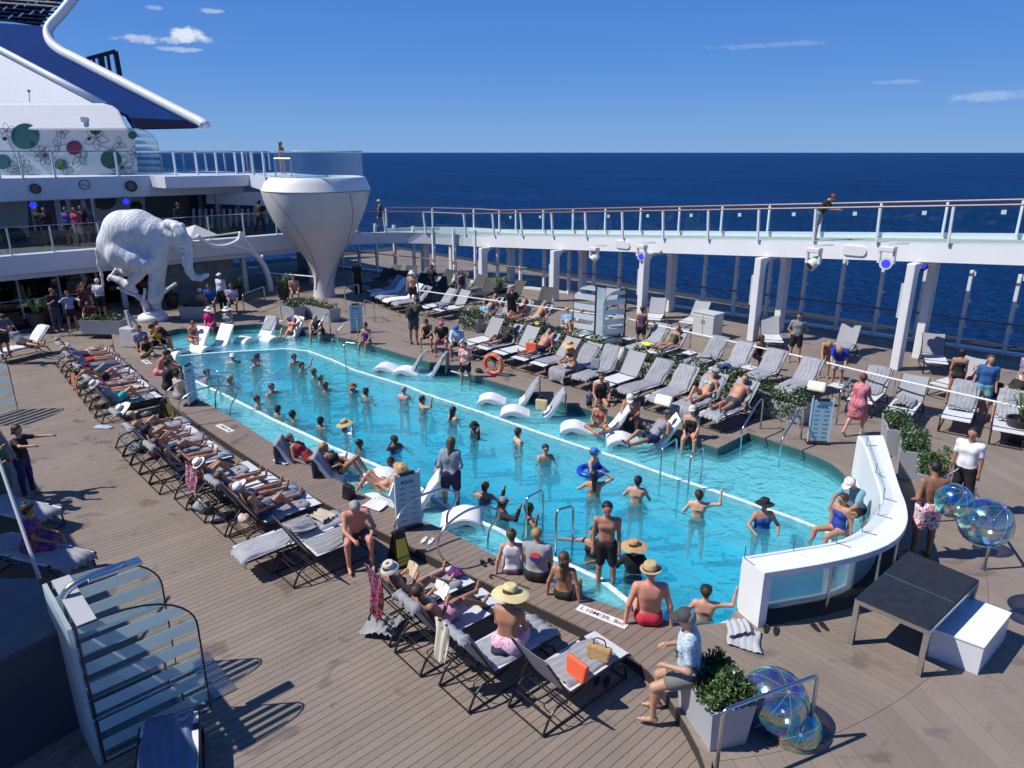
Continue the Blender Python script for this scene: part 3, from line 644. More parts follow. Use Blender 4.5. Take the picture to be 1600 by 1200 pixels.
hs_ = thing('mural_house', 'rounded white house on the top deck painted with flowers and coloured discs', 'building', (0, 0, 0))
slabN('house_wall', [(-60, 200), (205, 200), (212, 225), (216, 282), (-60, 282)], NW, -.05, 3.0, mat('mural house wall', (.52, .55, .57), .4, var=.04), hs_)
slabN('house_roof', [(-60, 161), (160, 161), (176, 165), (186, 172), (200, 200), (203, 203), (-60, 203)], NS, .12, 3.0, mat('roof white', (.54, .56, .59), .6, spec=.2, var=.03), hs_, .12, P0R)
for px, py, r_, m_ in ((39, 213, 22, GRN), (115.5, 231, 12, REDM), (149, 203, 8.5, DGR), (173, 249, 16, DGR), (4, 253, 12.5, TEALM), (207, 211, 7, GRN), (94, 257, 9, OLV), (7, 217, 3, BLK), (139, 217, 2.6, BLK)):
    c_ = PN(px, py, NW, 0); a_ = PN(px+r_, py, NW, 0)-c_; b_ = PN(px, py+r_*.92, NW, 0)-c_; mb = MB(); mb.prism([c_+a_*math.cos(q)+b_*math.sin(q) for q in [2*math.pi*k/28 for k in range(28)]], -NW*.03); fixn0(mb.build('mural_disc', m_, hs_))
rnd = random.Random(5)
def flower(px, py, s, n=6, rot=0, leaf=False):
    mb = MB()
    for k in range(n):
        a = rot+(2*math.pi*k/n if not leaf else (k-(n-1)/2)*.7)
        for sd in (-1, 1):
            pts = []
            for q in range(6):
                t = q/5; w = math.sin(math.pi*t)*.28*sd; x = s*(t*math.cos(a)-w*math.sin(a)); y = s*(t*math.sin(a)+w*math.cos(a)); pts.append(PN(px+x, py+y, NW, .01))
            mb.tube(pts, .012, 3)
    return mb.build('flower_drawing', BLK, hs_)
for a in ((96, 207, 11, 5, 1.2), (70, 243, 17, 8, .3), (150, 216, 20, 5, .2), (10, 205, 14, 5, 2.), (125, 246, 15, 4, .9), (186, 225, 12, 3, -1.6), (30, 262, 20, 9, .1), (190, 262, 20, 7, .5), (104, 262, 13, 5, .6), (88, 228, 12, 2, 4.5), (52, 228, 9, 3, 2.2), (210, 240, 12, 5, .8)): flower(*a)
for p in (((52, 248), (70, 232), (92, 228), (118, 222)), ((125, 225), (135, 245), (120, 262)), ((150, 225), (170, 232), (190, 230)), ((12, 215), (20, 235), (30, 255)), ((96, 215), (90, 235), (70, 243))):
    mb = MB(); mb.tube(smooth([PN(x, y, NW, .01) for x, y in p], 4), .012, 3); mb.build('flower_stem', BLK, hs_)
mb = MB(); c = PN(131, 187, NS, .2, P0R); mb.box(c, (.12, .34, .26)); mb.build('camera_box', mat('box cream', (.7, .7, .68), .5), hs_)
fun = thing('funnel', 'dark blue swept ship funnel edged with a thick white tube', 'funnel', (0, 0, 0))
P0F = PU(165, 165, -46.5)
NAVY = mat('funnel navy', (.008, .040, .17), .85, spec=.06, var=.10, vscale=.35)
slabN('side_panel', [(-80, 10), (0, 36), (60, 40), (74, 44), (77, 56), (88, 74), (110, 89), (312, 190), (318, 196), (309, 199), (212, 200), (200, 180), (166, 164), (0, 77), (-80, 34)], NS, -.9, 2.5, NAVY, fun, 0, P0F)
slabN('underside_shade', [(202, 184), (296, 188), (312, 199), (214, 201)], NS, -.85, 2.6, mat('funnel underside', (.002, .006, .03), .8, spec=.05), fun, 0, P0F)  # near-black plate, paints the shade below the swept edge
slabN('white_wedge', [(-80, 36), (0, 78), (166, 165), (-80, 165)], NS, -.4, 2.0, mat('wedge white', (.64, .66, .69), .6, spec=.2, var=.03), fun, 0, P0F)
mb = MB(); mb.tube([PN(x, y, NS, -.3, P0F) for x, y in ((-80, 34), (0, 77), (80, 119), (164, 163))], .17, 10); mb.build('edge_trim', WHITE, fun, smooth=True)
mb = MB(); mb.tube(smooth([PN(x, y, NS, -.9, P0F) for x, y in ((128, -24), (110, 3), (92, 25), (80, 38), (75, 50), (80, 66), (96, 80), (120, 92), (200, 133), (290, 179), (312, 190), (321, 196), (315, 199))], 4), [.27]*(12*4-4)+[.26, .22, .17, .10, .05], 12); mb.build('edge_tube', WHITE, fun, smooth=True)
lv = MB()
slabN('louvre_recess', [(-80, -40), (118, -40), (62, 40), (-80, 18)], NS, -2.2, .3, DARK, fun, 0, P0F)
for i in range(9):
    y = -14+i*6; mb = MB(); a, b = PN(-60, y-8, NS, -1.4, P0F), PN(104-i*4.0, y+3, NS, -1.4, P0F); mb.bar(a, b, .5, .09); mb.build('louvre', mat('louvre blue', (.008, .02, .07), .8, spec=.1), fun)
for i in range(13):
    x = -4+i*8.3; y = 3+(i*13) % 29
    mb = MB(); mb.bar(PN(x, y, NS, -1.0, P0F), PN(x+7, y-6, NS, -1.0, P0F), .06); mb.build('lamp_stay', WHITE, fun)
ra = thing('roof_rack', 'black rack with rounded openings showing above the funnel edge', 'rack', PU(160, 110, -51))
mb = MB(); o0 = ra.location
for a, b, w in (((136, 92), (180, 80), .22), ((180, 80), (187, 118), .25), ((168, 84), (172, 112), .16), ((157, 86), (160, 108), .3), ((146, 90), (148, 104), .12)):
    mb = MB(); mb.bar(PU(*a, -51)-o0, PU(*b, -51)-o0, w); mb.build('frame_bar', BLACK, ra)
mb = MB(); mb.tube([PN(x, y, NS, .1, P0R) for x, y in ((46, 159), (45, 143))], .03, 5); mb.box(PN(45, 142, NS, .1, P0R), (.1, .14, .12)); tag(mb.build('anemometer', mat('sensor grey', (.3, .3, .3), .5)), 'thin mast with a small sensor on the white house roof', 'mast')
# ---- tulip shaped hot tub
TB = P(507, 463, ZU); Yc = .683*TB.y-.731*TB.x
def tulip_ring(y):
    v = y-600; return CAMH-(FPX*SP+v*CP)*Yc/(FPX*CP-v*SP)
prof = [(465, 507, 18), (455, 506.5, 16), (440, 506.5, 15.5), (425, 506.5, 18), (412, 506, 23), (400, 505, 29), (385, 503, 39.5), (370, 500, 50), (350, 497.5, 63), (330, 496, 72.5), (315, 495, 78), (302, 494.5, 81.5), (297.5, 494.5, 82.5)]
rimp = [(296.5, 494.5, 83.5), (280, 494.5, 76.5), (276.5, 494.5, 74), (275.5, 494.5, 69), (283, 494.5, 68)]
SCP = Yc/(FPX*CP+200*SP)                  # metres per pixel at the tub
TUBB = thing('tulip_hot_tub', 'white tulip shaped hot tub raised on a slender stem', 'hot tub', TB)
def tring(y, cx, hw, n=48):
    rt = Vector((.683, .731, 0)); z = tulip_ring(y); fz = (Yc*CP+(CAMH-z)*SP)/FPX; c = rt*((cx-800)*fz-(.683*TB.x+.731*TB.y)); r = hw*fz; z -= ZU
    return [c+Vector((r*math.cos(2*math.pi*k/n), r*math.sin(2*math.pi*k/n), z)) for k in range(n)]
def lathe_px(rows, name, m, cap=False):
    mb = MB(); n = 48; rows_ = []
    for a, b in zip(rows, rows[1:]):
        for k in range(3): rows_.append(tuple(a[i]+(b[i]-a[i])*k/3 for i in range(3)))
    rows_.append(rows[-1]); vs = []; fs = []
    for r_ in rows_: vs += tring(*r_)
    for i in range(len(rows_)-1):
        for k in range(n): fs.append((i*n+k, i*n+(k+1) % n, (i+1)*n+(k+1) % n, (i+1)*n+k))
    mb.add(vs, fs); return mb.build(name, m, TUBB, auto=28)
TULW = mat('tub shell paint', (.80, .77, .73), .35, var=.04, vscale=.8)
sp = smooth([Vector(p) for p in prof], 3)
lathe_px([tuple(p) for p in sp][::1], 'shell', mat('tub shell shade tone', (.62, .60, .575), .38, var=.05, vscale=.8))  # shell coloured darker than the rim to stand in for its shading
lathe_px(rimp, 'rim', TULW)
SEAM = mat('shell seam', (.30, .30, .30), .6)
def pr_at(z):
    rows = []
    for y, cx, hw in prof:
        z_ = tulip_ring(y); fz = (Yc*CP+(CAMH-z_)*SP)/FPX; rows.append((z_-ZU, ((cx-800)*fz-(.683*TB.x+.731*TB.y))/SCP+507, hw*fz/SCP))
    for a, b in zip(rows, rows[1:]):
        if a[0] <= z <= b[0]:
            t = (z-a[0])/(b[0]-a[0]); return a[1]+(b[1]-a[1])*t, (a[2]+(b[2]-a[2])*t)*SCP
    return rows[-1][1], rows[-1][2]*SCP
ztop = tulip_ring(298)-ZU
for th0, f in ((-128, lambda q: -36*math.sin(q*2.6)+20*q), (-62, lambda q: -60*math.sin(q*2.3)-30*q+40*max(0, q-.8)), (-10, lambda q: 50*q-20), (-190, lambda q: 40*q)):
    pts = []
    for k in range(30):
        q = k/29; z = .4+(ztop-.42)*q; cx, r = pr_at(z); a = R(th0-f(q))+HEAD; pts.append(Vector((.683, .731, 0))*((cx-507)*SCP)+Vector(((r+.006)*math.cos(a), (r+.006)*math.sin(a), z)))
    mb = MB(); mb.tube(pts, .022, 5); mb.build('seam', SEAM, TUBB)
mb = MB(); mb.add(tring(282, 494.5, 68.5), [tuple(range(48))]); mb.build('tub_water', mat('tub water', (.12, .5, .55), .08), TUBB)
tubz = tulip_ring(276); RT = Vector((.683, .731, 0)); FW = Vector((-.731, .683, 0)); tc0 = TB+RT*((494.5-800)*(Yc*CP+1.4*SP)/FPX-(.683*TB.x+.731*TB.y)); tc0.z = 0
gs = thing('curved_glass_screen', 'curved clear glass wind screen standing on the tulip hot tub rim', 'glass screen', (tc0.x, tc0.y, tubz))
TG = glassmat('tub glass', (.80, .90, .95), .9, .05, .10, (.6, .7, .8))
rr = 70*SCP
for k in range(12):
    a0, a1 = R(-100+k*22)+HEAD+R(0), R(-100+k*22+21.4)+HEAD; mb = MB(); pl = []
    q = [Vector((rr*math.cos(a), rr*math.sin(a), 0)) for a in (a0, (a0+a1)/2, a1)]
    for i in (0, 1): mb.add([q[i], q[i+1], q[i+1]+Vector((0, 0, 1.12)), q[i]+Vector((0, 0, 1.12))], [(0, 1, 2, 3)])
    mb.build('glass_panel', TG, gs)
mb = MB(); mb.tube([(rr*math.cos(R(a)+HEAD), rr*math.sin(R(a)+HEAD), 1.13) for a in range(-100, 165, 8)], .03, 5); mb.build('top_rail', mat('pale rail', (.6, .65, .68), .3), gs)
# landing between the upper deck and the tub
lp = [PU(382, 272, -39.9).to_2d(), (tc0+RT*-2.0+FW*-1.2).to_2d(), (tc0+FW*1.6).to_2d(), Vector((-40, 19.5))]
slab('tub_landing', lp, [], 5.9, .62, HOUSEW)
railing('tub_steps_rail', 'steel stair rail beside the tulip hot tub', [tc0+RT*-1.6+FW*-.9+Vector((0, 0, 5.9)), tc0+RT*-.8+FW*-1.1+Vector((0, 0, 5.9))], .8, glasson=False, rail=STEEL, postm=STEEL, postw=.04, cat='stair rail')
railing('deck_railing', 'glass railing on the landing left of the tulip hot tub', [(lp[0].x, lp[0].y, 5.9), ((lp[0].x+lp[1].x)/2, (lp[0].y+lp[1].y)/2, 5.9), (lp[1].x, lp[1].y, 5.9)], 1.12, rail=STEEL, top_r=.025)
# far railing and furniture of the top deck, seen through the glass
railing('deck_railing', 'rear glass railing with timber rail at the back of the top deck', [(-47.5, PU(x, 240, -47.5).y, 5.85) for x in (250, 285, 320, 350, 385, 420)], 1.15)
# port side twin of the running track, out of the picture on the left; it shades the near deck
fascia('port_walkway', [(u, -3.6) for u in (-40, -5.2)], 3.75, 4.35, (0, 2.5, 0), WHITE)
fascia('port_walkway_side', [(u, -1.05) for u in (-40, -5.2)], 3.70, 4.40, (0, .25, 0), WHITE)
for u in (-23.3, -18.1, -12.9): tag(MB().box((u, -1.3, 1.9), (.26, .3, 3.6)).build('port_column', COLM), kind='structure')
# ================================================================ loungers, towels, small furniture
FR = BLACK
SLING = mat('lounger sling', (.60, .61, .62), .7, bump=.3, bscale=120, var=.04, rnd=.06)
SLB = mat('lounger back cloth', (.30, .31, .33), .75, bump=.3, bscale=150, rnd=.08)
LG = .40; LW = .33
def lounger_proto(ang, name='sun_lounger'):
    """head at -y, feet at +y; origin under the middle of the seat"""
    t = thing(name, 'lounger', 'sun lounger'); a = R(ang); hy = -.25; L2 = .80
    top = Vector((0, hy-L2*math.cos(a), LG+L2*math.sin(a)))
    for s in (-1, 1):
        x = s*LW
        mb = MB(); mb.tube([(x, hy, LG), (x, .90, LG), (x, .97, LG-.04)], .018, 6); mb.build('side_rail', FR, t)
        mb = MB(); mb.tube([(x, hy, LG), (x, top.y, top.z)], .016, 6); mb.build('back_rail', FR, t)
        mb = MB(); mb.tube(fillet([(x, .02, LG-.03), (x, -.14, LG-.07), (x, -.54, LG-.07), (x, -.70, .02)], .34, 6), .018, 6); mb.build('leg', FR, t)
        mb = MB(); mb.tube(fillet([(x, .60, LG-.02), (x, .86, LG-.12), (x, .90, .02)], .18, 4), .018, 6); mb.build('leg', FR, t)
        mb = MB(); mb.tube([(x, hy+.05, LG-.12), (x, hy-.30*math.cos(a), LG+.30*math.sin(a)-.02)], .010, 5); mb.build('back_stay', FR, t)
    for y, z in ((-.69, .02), (.89, .02), (-.60, .27), (-.35, LG-.08), (hy-.02, LG-.12)):
        mb = MB(); mb.tube([(-LW, y, z), (LW, y, z)], .013, 6); mb.build('crossbar', FR, t)
    for s in (-1, 1): mb = MB(); mb.tube([(s*LW, -.69, .02), (s*LW, .89, .02)], .012, 6); mb.build('ground_runner', FR, t)
    mb = MB(); mb.tube(fillet([(-LW, hy-.2*math.cos(a), LG+.2*math.sin(a)), (-LW*.8, hy-.34, LG-.02), (LW*.8, hy-.34, LG-.02), (LW, hy-.2*math.cos(a), LG+.2*math.sin(a))], .1, 3), .008, 5); mb.build('adjuster_bar', FR, t)
    # slings: seat with slight sag, white foot roll past a dark gap, back
    def sling(y0, y1, z0, z1, nm, m, k=6, sag=.02):
        mb = MB(); vs = []; 
        for i in range(k+1):
            q = i/k; y = y0+(y1-y0)*q; z = z0+(z1-z0)*q
            for j in range(5):
                xx = (-1+j/2)*LW*.97; sg = sag*(1-(j/2-1)**2); vs.append((xx, y, z+.012-sg)); 
        fs = []
        for i in range(k):
            for j in range(4): q = i*5+j; fs.append((q, q+1, q+6, q+5))
        n = len(vs); vs += [(x, y, z-.012) for x, y, z in vs]; fs += [tuple(i+n for i in reversed(f)) for f in fs]
        for i in range(k):
            for j in (0, 4): q = i*5+j; fs.append((q, q+5, q+5+n, q+n) if j == 0 else (q+5, q, q+n, q+5+n))
        for i in (0, k):
            for j in range(4): q = i*5+j; fs.append((q, q+n, q+1+n, q+1) if i == 0 else (q, q+1, q+1+n, q+n))
        mb.add(vs, fs); return mb.build(nm, m, t, smooth=False)
    sling(hy+.02, .60, LG+.012, LG+.012, 'seat', SLING); sling(.72, .94, LG+.010, LG-.005, 'foot_band', SLING, 2, .0)
    sling(.60, .72, LG-.005, LG-.005, 'dark_gap', mat('black strap', (.015, .015, .016), .6), 1, 0)
    sling(hy-.02, top.y, LG+.03, top.z+.01, 'backrest', SLB if ang else SLING, 5)
    return t
LP = {a: lounger_proto(a) for a in (0, 46, 56, 60)}; LPU = set()
TOW = mat('grey towel', (.30, .31, .335), .9, bump=.6, bscale=60, var=.12, vscale=7, rnd=.12)
TOWW = mat('white towel', (.72, .74, .76), .9, bump=.6, bscale=60, var=.08, vscale=7)
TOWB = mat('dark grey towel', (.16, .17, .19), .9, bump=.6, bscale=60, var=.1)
def cloth_mesh(pathf, s0, s1, w, seed, nx=20, ny=26, amp=.022, droop=0.06, skew=0):
    rr = random.Random(seed); ph = [rr.uniform(0, 6.28) for _ in range(8)]; fr = [rr.uniform(3, 14) for _ in range(8)]; vs = []
    fold = rr.uniform(6, 11)
    for i in range(ny+1):
        s = s0+(s1-s0)*i/ny
        for j in range(nx+1):
            q = -1+2*j/nx; e = skew*(i/ny-.5); x = q*w*(1+.05*math.sin(fr[0]*s+ph[0]))+e+.02*math.sin(s*9+ph[1])
            y, z, ny_, nz_ = pathf(s)
            h = amp*(abs(math.sin(fold*.9*q+1.6*math.sin(1.7*s+ph[2])+ph[3]))*1.5-.6+.35*math.sin(17*q+3*math.sin(3*s+ph[6]))+.6*math.sin(fr[4]*s+3*q+ph[4])+.3*math.sin(fr[5]*(s+q)+ph[5]))
            h = h+amp*1.6+.006; edge = max(0, abs(q)-.82)/.18
            z2 = -droop*edge**1.5
            vs.append((x, y+ny_*h, z+nz_*h+z2))
    fs = [(i*(nx+1)+j, i*(nx+1)+j+1, (i+1)*(nx+1)+j+1, (i+1)*(nx+1)+j) for i in range(ny) for j in range(nx)]
    n = len(vs); vs += [(x, y, z-.008) for x, y, z in vs]; ff = fs+[tuple(i+n for i in reversed(f)) for f in fs]
    def rim(idx):
        for a, b in zip(idx, idx[1:]): ff.append((a, a+n, b+n, b))
    rim([j for j in range(nx+1)]); rim([ny*(nx+1)+j for j in range(nx, -1, -1)]); rim([i*(nx+1) for i in range(ny, -1, -1)]); rim([i*(nx+1)+nx for i in range(ny+1)])
    mb = MB(); mb.add(vs, ff); return mb.mesh('towel', True)
def lpath(ang):
    a = R(ang); hy = -.25
    def f(s):                            # s from the foot (0) to the top of the back (2.3); a little overhang at both ends
        y = .96-s
        if s < -.0: return .98, LG+.03+s, 1, 0
        if y > hy: return y, LG+.028, 0, 1
        d = hy-y; L2 = .80
        if d <= L2: return hy-d*math.cos(a), LG+.03+d*math.sin(a), math.sin(a), math.cos(a)
        o = d-L2; return hy-L2*math.cos(a)-.03, LG+.03+L2*math.sin(a)+.03-o, -1, 0
    return f
TM = {}
def towel_mesh(ang, kind, v):
    k = (ang, kind, v)
    if k not in TM:
        s0, s1, w = {'full': (-.10, 2.13, .30), 'back': (.80, 2.16, .29), 'seat': (.22, 1.14, .30), 'top': (1.75, 2.25, .27), 'hang': (-.34, 1.9, .34), 'bunch': (.45, 1.2, .24)}[kind]
        TM[k] = cloth_mesh(lpath(ang), s0, s1, w, hash((ang, v)) % 999+v*7+len(kind), amp=.035 if kind == 'bunch' else .015, skew=.06*(v-1))
    return TM[k]
NL = [0]
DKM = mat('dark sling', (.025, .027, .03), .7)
def lounger(U, V, z, rz, ang, label, group, towel=None, tlabel=None, tm=None, tv=None, dark=False):
    pr = LP[ang]; rz = rz
    if ang in LPU:
        t = dup(pr, (U, V, z), rz, label, group)
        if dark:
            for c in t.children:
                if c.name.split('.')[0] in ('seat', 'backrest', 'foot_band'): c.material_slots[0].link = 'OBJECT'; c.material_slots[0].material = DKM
    else:
        LPU.add(ang); t = pr; t.location = (U, V, z); t.rotation_euler = (0, 0, rz); t['label'] = label; t['group'] = group
    NL[0] += 1
    if towel:
        v = tv if tv is not None else NL[0] % 4
        me = towel_mesh(ang, towel, v); o = link(bpy.data.objects.new('towel', me)); o.location = (U, V, z); o.rotation_euler = (0, 0, rz)
        if not me.materials: me.materials.append(TOW)
        if tm: o.material_slots[0].link = 'OBJECT'; o.material_slots[0].material = tm
        tag(o, tlabel or ' '.join(('towel on '+label.split(', counted')[0].split(', last')[0].replace(' counted back from', ' from').replace(' counted from', ' from').replace('one grey', 'grey')).split()[:16]), 'towel', 'towels on the loungers')
    return t
LNG = {}
# near rows; headrest towards the camera side, feet to the pool (+Y)
gN = 'loungers in the near rows beside the pool'
front = [(-5.24, 5.85, 60, 'seat'), (-6.18, 5.42, 60, 'full'), (-7.17, 5.36, 60, 'back'), (-8.0, 5.40, 60, 'seat')]
nm = ['lounger nearest the planter, an orange bag and straw bag on it', 'lounger under the woman in the big straw hat', 'lounger of the man reading a white book in the front group', 'lounger draped with a dark patterned wrap, last of the front group']
for i, (u, v, a, tw) in enumerate(front): LNG['F%d' % i] = (u, v, 0, 0, a); lounger(u, v, 0, R(-2), a, nm[i], gN, tw, tv=i)
mid = [(-10.38, 5.05, 60, 'seat'), (-11.05, 4.95, 0, 'full'), (-12.1, 4.92, 60, 'seat'), (-12.85, 4.88, 60, 'full'), (-14.45, 4.72, 60, 'seat'), (-13.65, 4.8, 60, None), (-15.55, 4.56, 60, 'full'), (-16.25, 4.56, 60, 'seat'), (-16.95, 4.56, 60, 'full'), (-17.6, 4.58, 60, 'seat'), (-18.3, 4.62, 60, 'full')]
mid.sort(key=lambda r: -r[0])
ml = ['lounger the grey haired man sits beside, sandals and bag on its seat', 'flat lounger with a crumpled grey towel beside the seated grey haired man']
for i, (u, v, a, tw) in enumerate(mid):
    LNG['M%d' % i] = (u, v, 0, 0, a); lounger(u, v, 0, R(0), a, ml[i] if i < 2 else '%s lounger of the middle near row counted back from the grey haired man' % ORD[i], gN, tw)
for i in range(9):
    u = -21.0-i*.79; LNG['B%d' % i] = (u, 4.82+i*.05, 0, 0, 46)
    lounger(u, 4.82+i*.05, 0, R(1), 60, '%s lounger of the rear near row counted from the black caution board' % ORD[i], gN, 'full' if i % 2 else 'seat')
# far rows; headrest away from the pool
gF = 'loungers in the rows on the far side of the pool'; PI = math.pi
ft = ['full', 'hang', 'full', 'full', None, 'full', 'hang', 'seat', 'seat', None, 'seat', None]
fl = ['muscular man in dark trunks', 'woman in the mint bikini', 'cream cushion', 'tightly draped towel', 'cream shawl', 'blue bag', 'sitting woman in the sun hat', 'covered grey towel hanging to the deck', 'man with the orange bag', 'white headrest', 'reading man in black', 'three seated people']
for i in range(12):
    u = -8.95-i*.90; v = 16.25; a = 56 if i in (4, 5, 9, 11) else 46; LNG['A%d' % i] = (u, v, ZU, PI, a)
    lounger(u, v, ZU, PI+R(2*((i*7) % 3-1)), a, 'far front row lounger with the %s' % fl[i], gF, ft[i])
row2 = [(-8.7, 19.6, 46, 'full'), (-9.9, 19.75, 46, 'full'), (-11.0, 19.85, 46, 'full'), (-12.0, 19.9, 46, 'full'), (-13.6, 20.0, 46, 'bunch'), (-14.4, 20.05, 46, 'full'), (-16.2, 20.0, 46, 'back'), (-17.0, 20.0, 46, 'back'), (-19.6, 19.5, 46, 'seat'), (-20.4, 19.3, 56, 'back'), (-21.2, 19.2, 56, 'back'), (-22.1, 19.1, 46, 'seat'), (-23.9, 18.9, 56, None), (-24.8, 18.8, 46, 'back')]
for i, (u, v, a, tw) in enumerate(row2):
    LNG['R%d' % i] = (u, v, ZU, PI, a); lounger(u, v, ZU, PI, a, '%s lounger from the right in the raised row behind the hedge planters' % ORD[i], gF, tw)
row3 = [(-26.2, 18.4, 46, 'full'), (-27.0, 18.5, 46, 'full'), (-27.9, 18.7, 46, 'full'), (-28.7, 18.9, 46, 'full'), (-29.5, 19.1, 46, 'back')]
for i, (u, v, a, tw) in enumerate(row3): lounger(u, v, ZU, PI+R(-8), a, '%s towel covered lounger from the right in the cluster near the tulip tub' % ORD[i], gF, tw, tm=TOWW if i % 2 else None)
rt_ = [(-6.9, 20.1, 46, 'back'), (-5.9, 20.0, 46, 'bunch'), (-4.75, 20.45, 46, 'back'), (-3.65, 20.45, 46, 'back')]
rl = ['lounger behind the woman in the red patterned dress', 'lounger with a crumpled pale blue towel beside the red patterned dress', 'right side lounger with a folded towel', 'rightmost lounger with a towel and striped bag']
for i, (u, v, a, tw) in enumerate(rt_): LNG['Q%d' % i] = (u, v, ZU, PI, a); lounger(u, v, ZU, PI+R(6+i*2), a, rl[i], gF, tw)
gT = 'loungers in the shade under the track'
k = 0
for (u, v, rz) in ((-3.2, 23.0, .3), (-2.2, 23.4, .5), (-5.6, 23.2, -.2), (-7.0, 25.6, .4), (-9.6, 24.8, .2), (-12, 24.2, .6), (-15.5, 24.6, .2), (-17, 24.0, .5), (-19.8, 24.2, .3), (-22, 22.4, .4), (-24.3, 22.6, .1), (-25.6, 22.2, .5), (-26.8, 22.4, .2), (-27.9, 22.2, .4), (-29.2, 22.2, .1), (-30.3, 21.9, .3), (-31.4, 21.7, .6), (-32.5, 21.2, .2), (-26.2, 20.9, .4), (-27.5, 20.7, .2), (-29, 20.6, .3), (-30.4, 20.3, .5), (-31.6, 20.0, .2)):
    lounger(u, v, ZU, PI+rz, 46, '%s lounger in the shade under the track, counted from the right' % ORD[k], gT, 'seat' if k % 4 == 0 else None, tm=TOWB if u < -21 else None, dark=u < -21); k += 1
# near left corner loungers seen in the shade
for i, (px, py, a, lb) in enumerate(((40, 545, 46, 'shaded lounger with white towels beside the steel rail at the left'), (20, 800, 0, 'shaded flat lounger behind the striped screen at the left edge'), (60, 870, 0, 'lounger under the person in orange and purple beside the striped screen'))):
    p = P(px, py, .3); LNG['S%d' % i] = (p.x, p.y, 0, R(-60), a); lounger(p.x, p.y, 0, R(-62 if i else 200), a, lb, 'shaded loungers at the left edge', 'full', tm=TOWW if i == 0 else None)
p = P(262, 1215, .4); lounger(p.x, p.y, 0, R(70), 0, 'lounger under a blue towel at the bottom left corner', 'shaded loungers at the left edge', 'full', tlabel='blue towel on the lounger at the bottom edge of the picture', tm=mat('blue towel', (.15, .19, .28), .9, bump=.5))
# ---- in-pool loungers: white ledge chaises standing on the shelf
def ledge(P0, rz, label, towel=None, tl=None):
    t = dup(LEDGE, P0, rz, label, 'white ledge loungers standing in the shallow water') if LEDGE_USED else LEDGE
    if not LEDGE_USED: LEDGE_USED.append(1); t.location = P0; t.rotation_euler = (0, 0, rz); t['label'] = label
    if towel:
        o = link(bpy.data.objects.new('towel', ledge_towel())); o.location = P0; o.rotation_euler = (0, 0, rz); tag(o, tl, 'towel')
    return t
lprof = smooth([Vector(p) for p in ((1.02, -.18), (1.0, .02), (.86, .13), (.62, .17), (.40, .10), (.16, -.01), (-.08, -.04), (-.26, .03), (-.42, .22), (-.62, .52), (-.76, .70))], 4)
LEDGE_USED = []
LEDGE = thing('ledge_lounger', 'x', 'ledge lounger', group='white ledge loungers standing in the shallow water')
def ledge_strip(x0, x1, th, dz=0):
    mb = MB(); n = len(lprof); vs = []
    for i, p in enumerate(lprof):
        a = lprof[max(i-1, 0)]; b = lprof[min(i+1, n-1)]; d = (b-a).normalized(); nn = Vector((d.y, -d.x))
        if nn.y < 0: nn = -nn
        for x in (x0, x1):
            q = p+nn*dz; r = p+nn*(dz-th); vs += [(x, q.x, q.y), (x, r.x, r.y)]
    fs = []
    for i in range(n-1):
        k = i*4; j = k+4; fs += [(k, j, j+2, k+2), (k+1, k+3, j+3, j+1), (k, k+1, j+1, j), (k+2, j+2, j+3, k+3)]
    fs += [(0, 2, 3, 1), ((n-1)*4, (n-1)*4+1, (n-1)*4+3, (n-1)*4+2)]
    mb.add(vs, fs); return mb
LEDW = mat('ledge lounger plastic', (.80, .82, .83), .35)
def fixn(o):
    bm = bmesh.new(); bm.from_mesh(o.data); bmesh.ops.recalc_face_normals(bm, faces=bm.faces); bm.to_mesh(o.data); bm.free(); return o
fixn(ledge_strip(-.30, .30, .05).build('seat_shell', LEDW, LEDGE, auto=40))
for s in (-1, 1):
    q = [(s*.315, p.x, p.y-.02) for p in lprof]+[(s*.315, -.50, .02), (s*.315, -.30, -.19), (s*.315, .2, -.19)]
    mb = MB(); mb.prism(q[:-3]+[(s*.315, -.66, .44), (s*.315, -.44, .05), (s*.315, -.28, -.12), (s*.315, .1, -.15), (s*.315, .45, -.02), (s*.315, .72, .05), (s*.315, .88, -.02), (s*.315, .92, -.19)], (-s*.03, 0, 0)); fixn(mb.build('side_panel', LEDW, LEDGE))
def ledge_towel():
    pts = lprof[len(lprof)-14:]
    def f(s):
        q = s*(len(pts)-1)
        if q >= len(pts)-1: o = (q-(len(pts)-1))*.09; p = pts[-1]; return p.x-.03, p.y+.03-o, -1, 0
        i = int(q); p = pts[i].lerp(pts[i+1], q-i); return p.x, p.y+.01, .6, .8
    me = cloth_mesh(f, .35, 1.5, .29, 3, amp=.012); me.materials.append(TOW); return me
gl = []
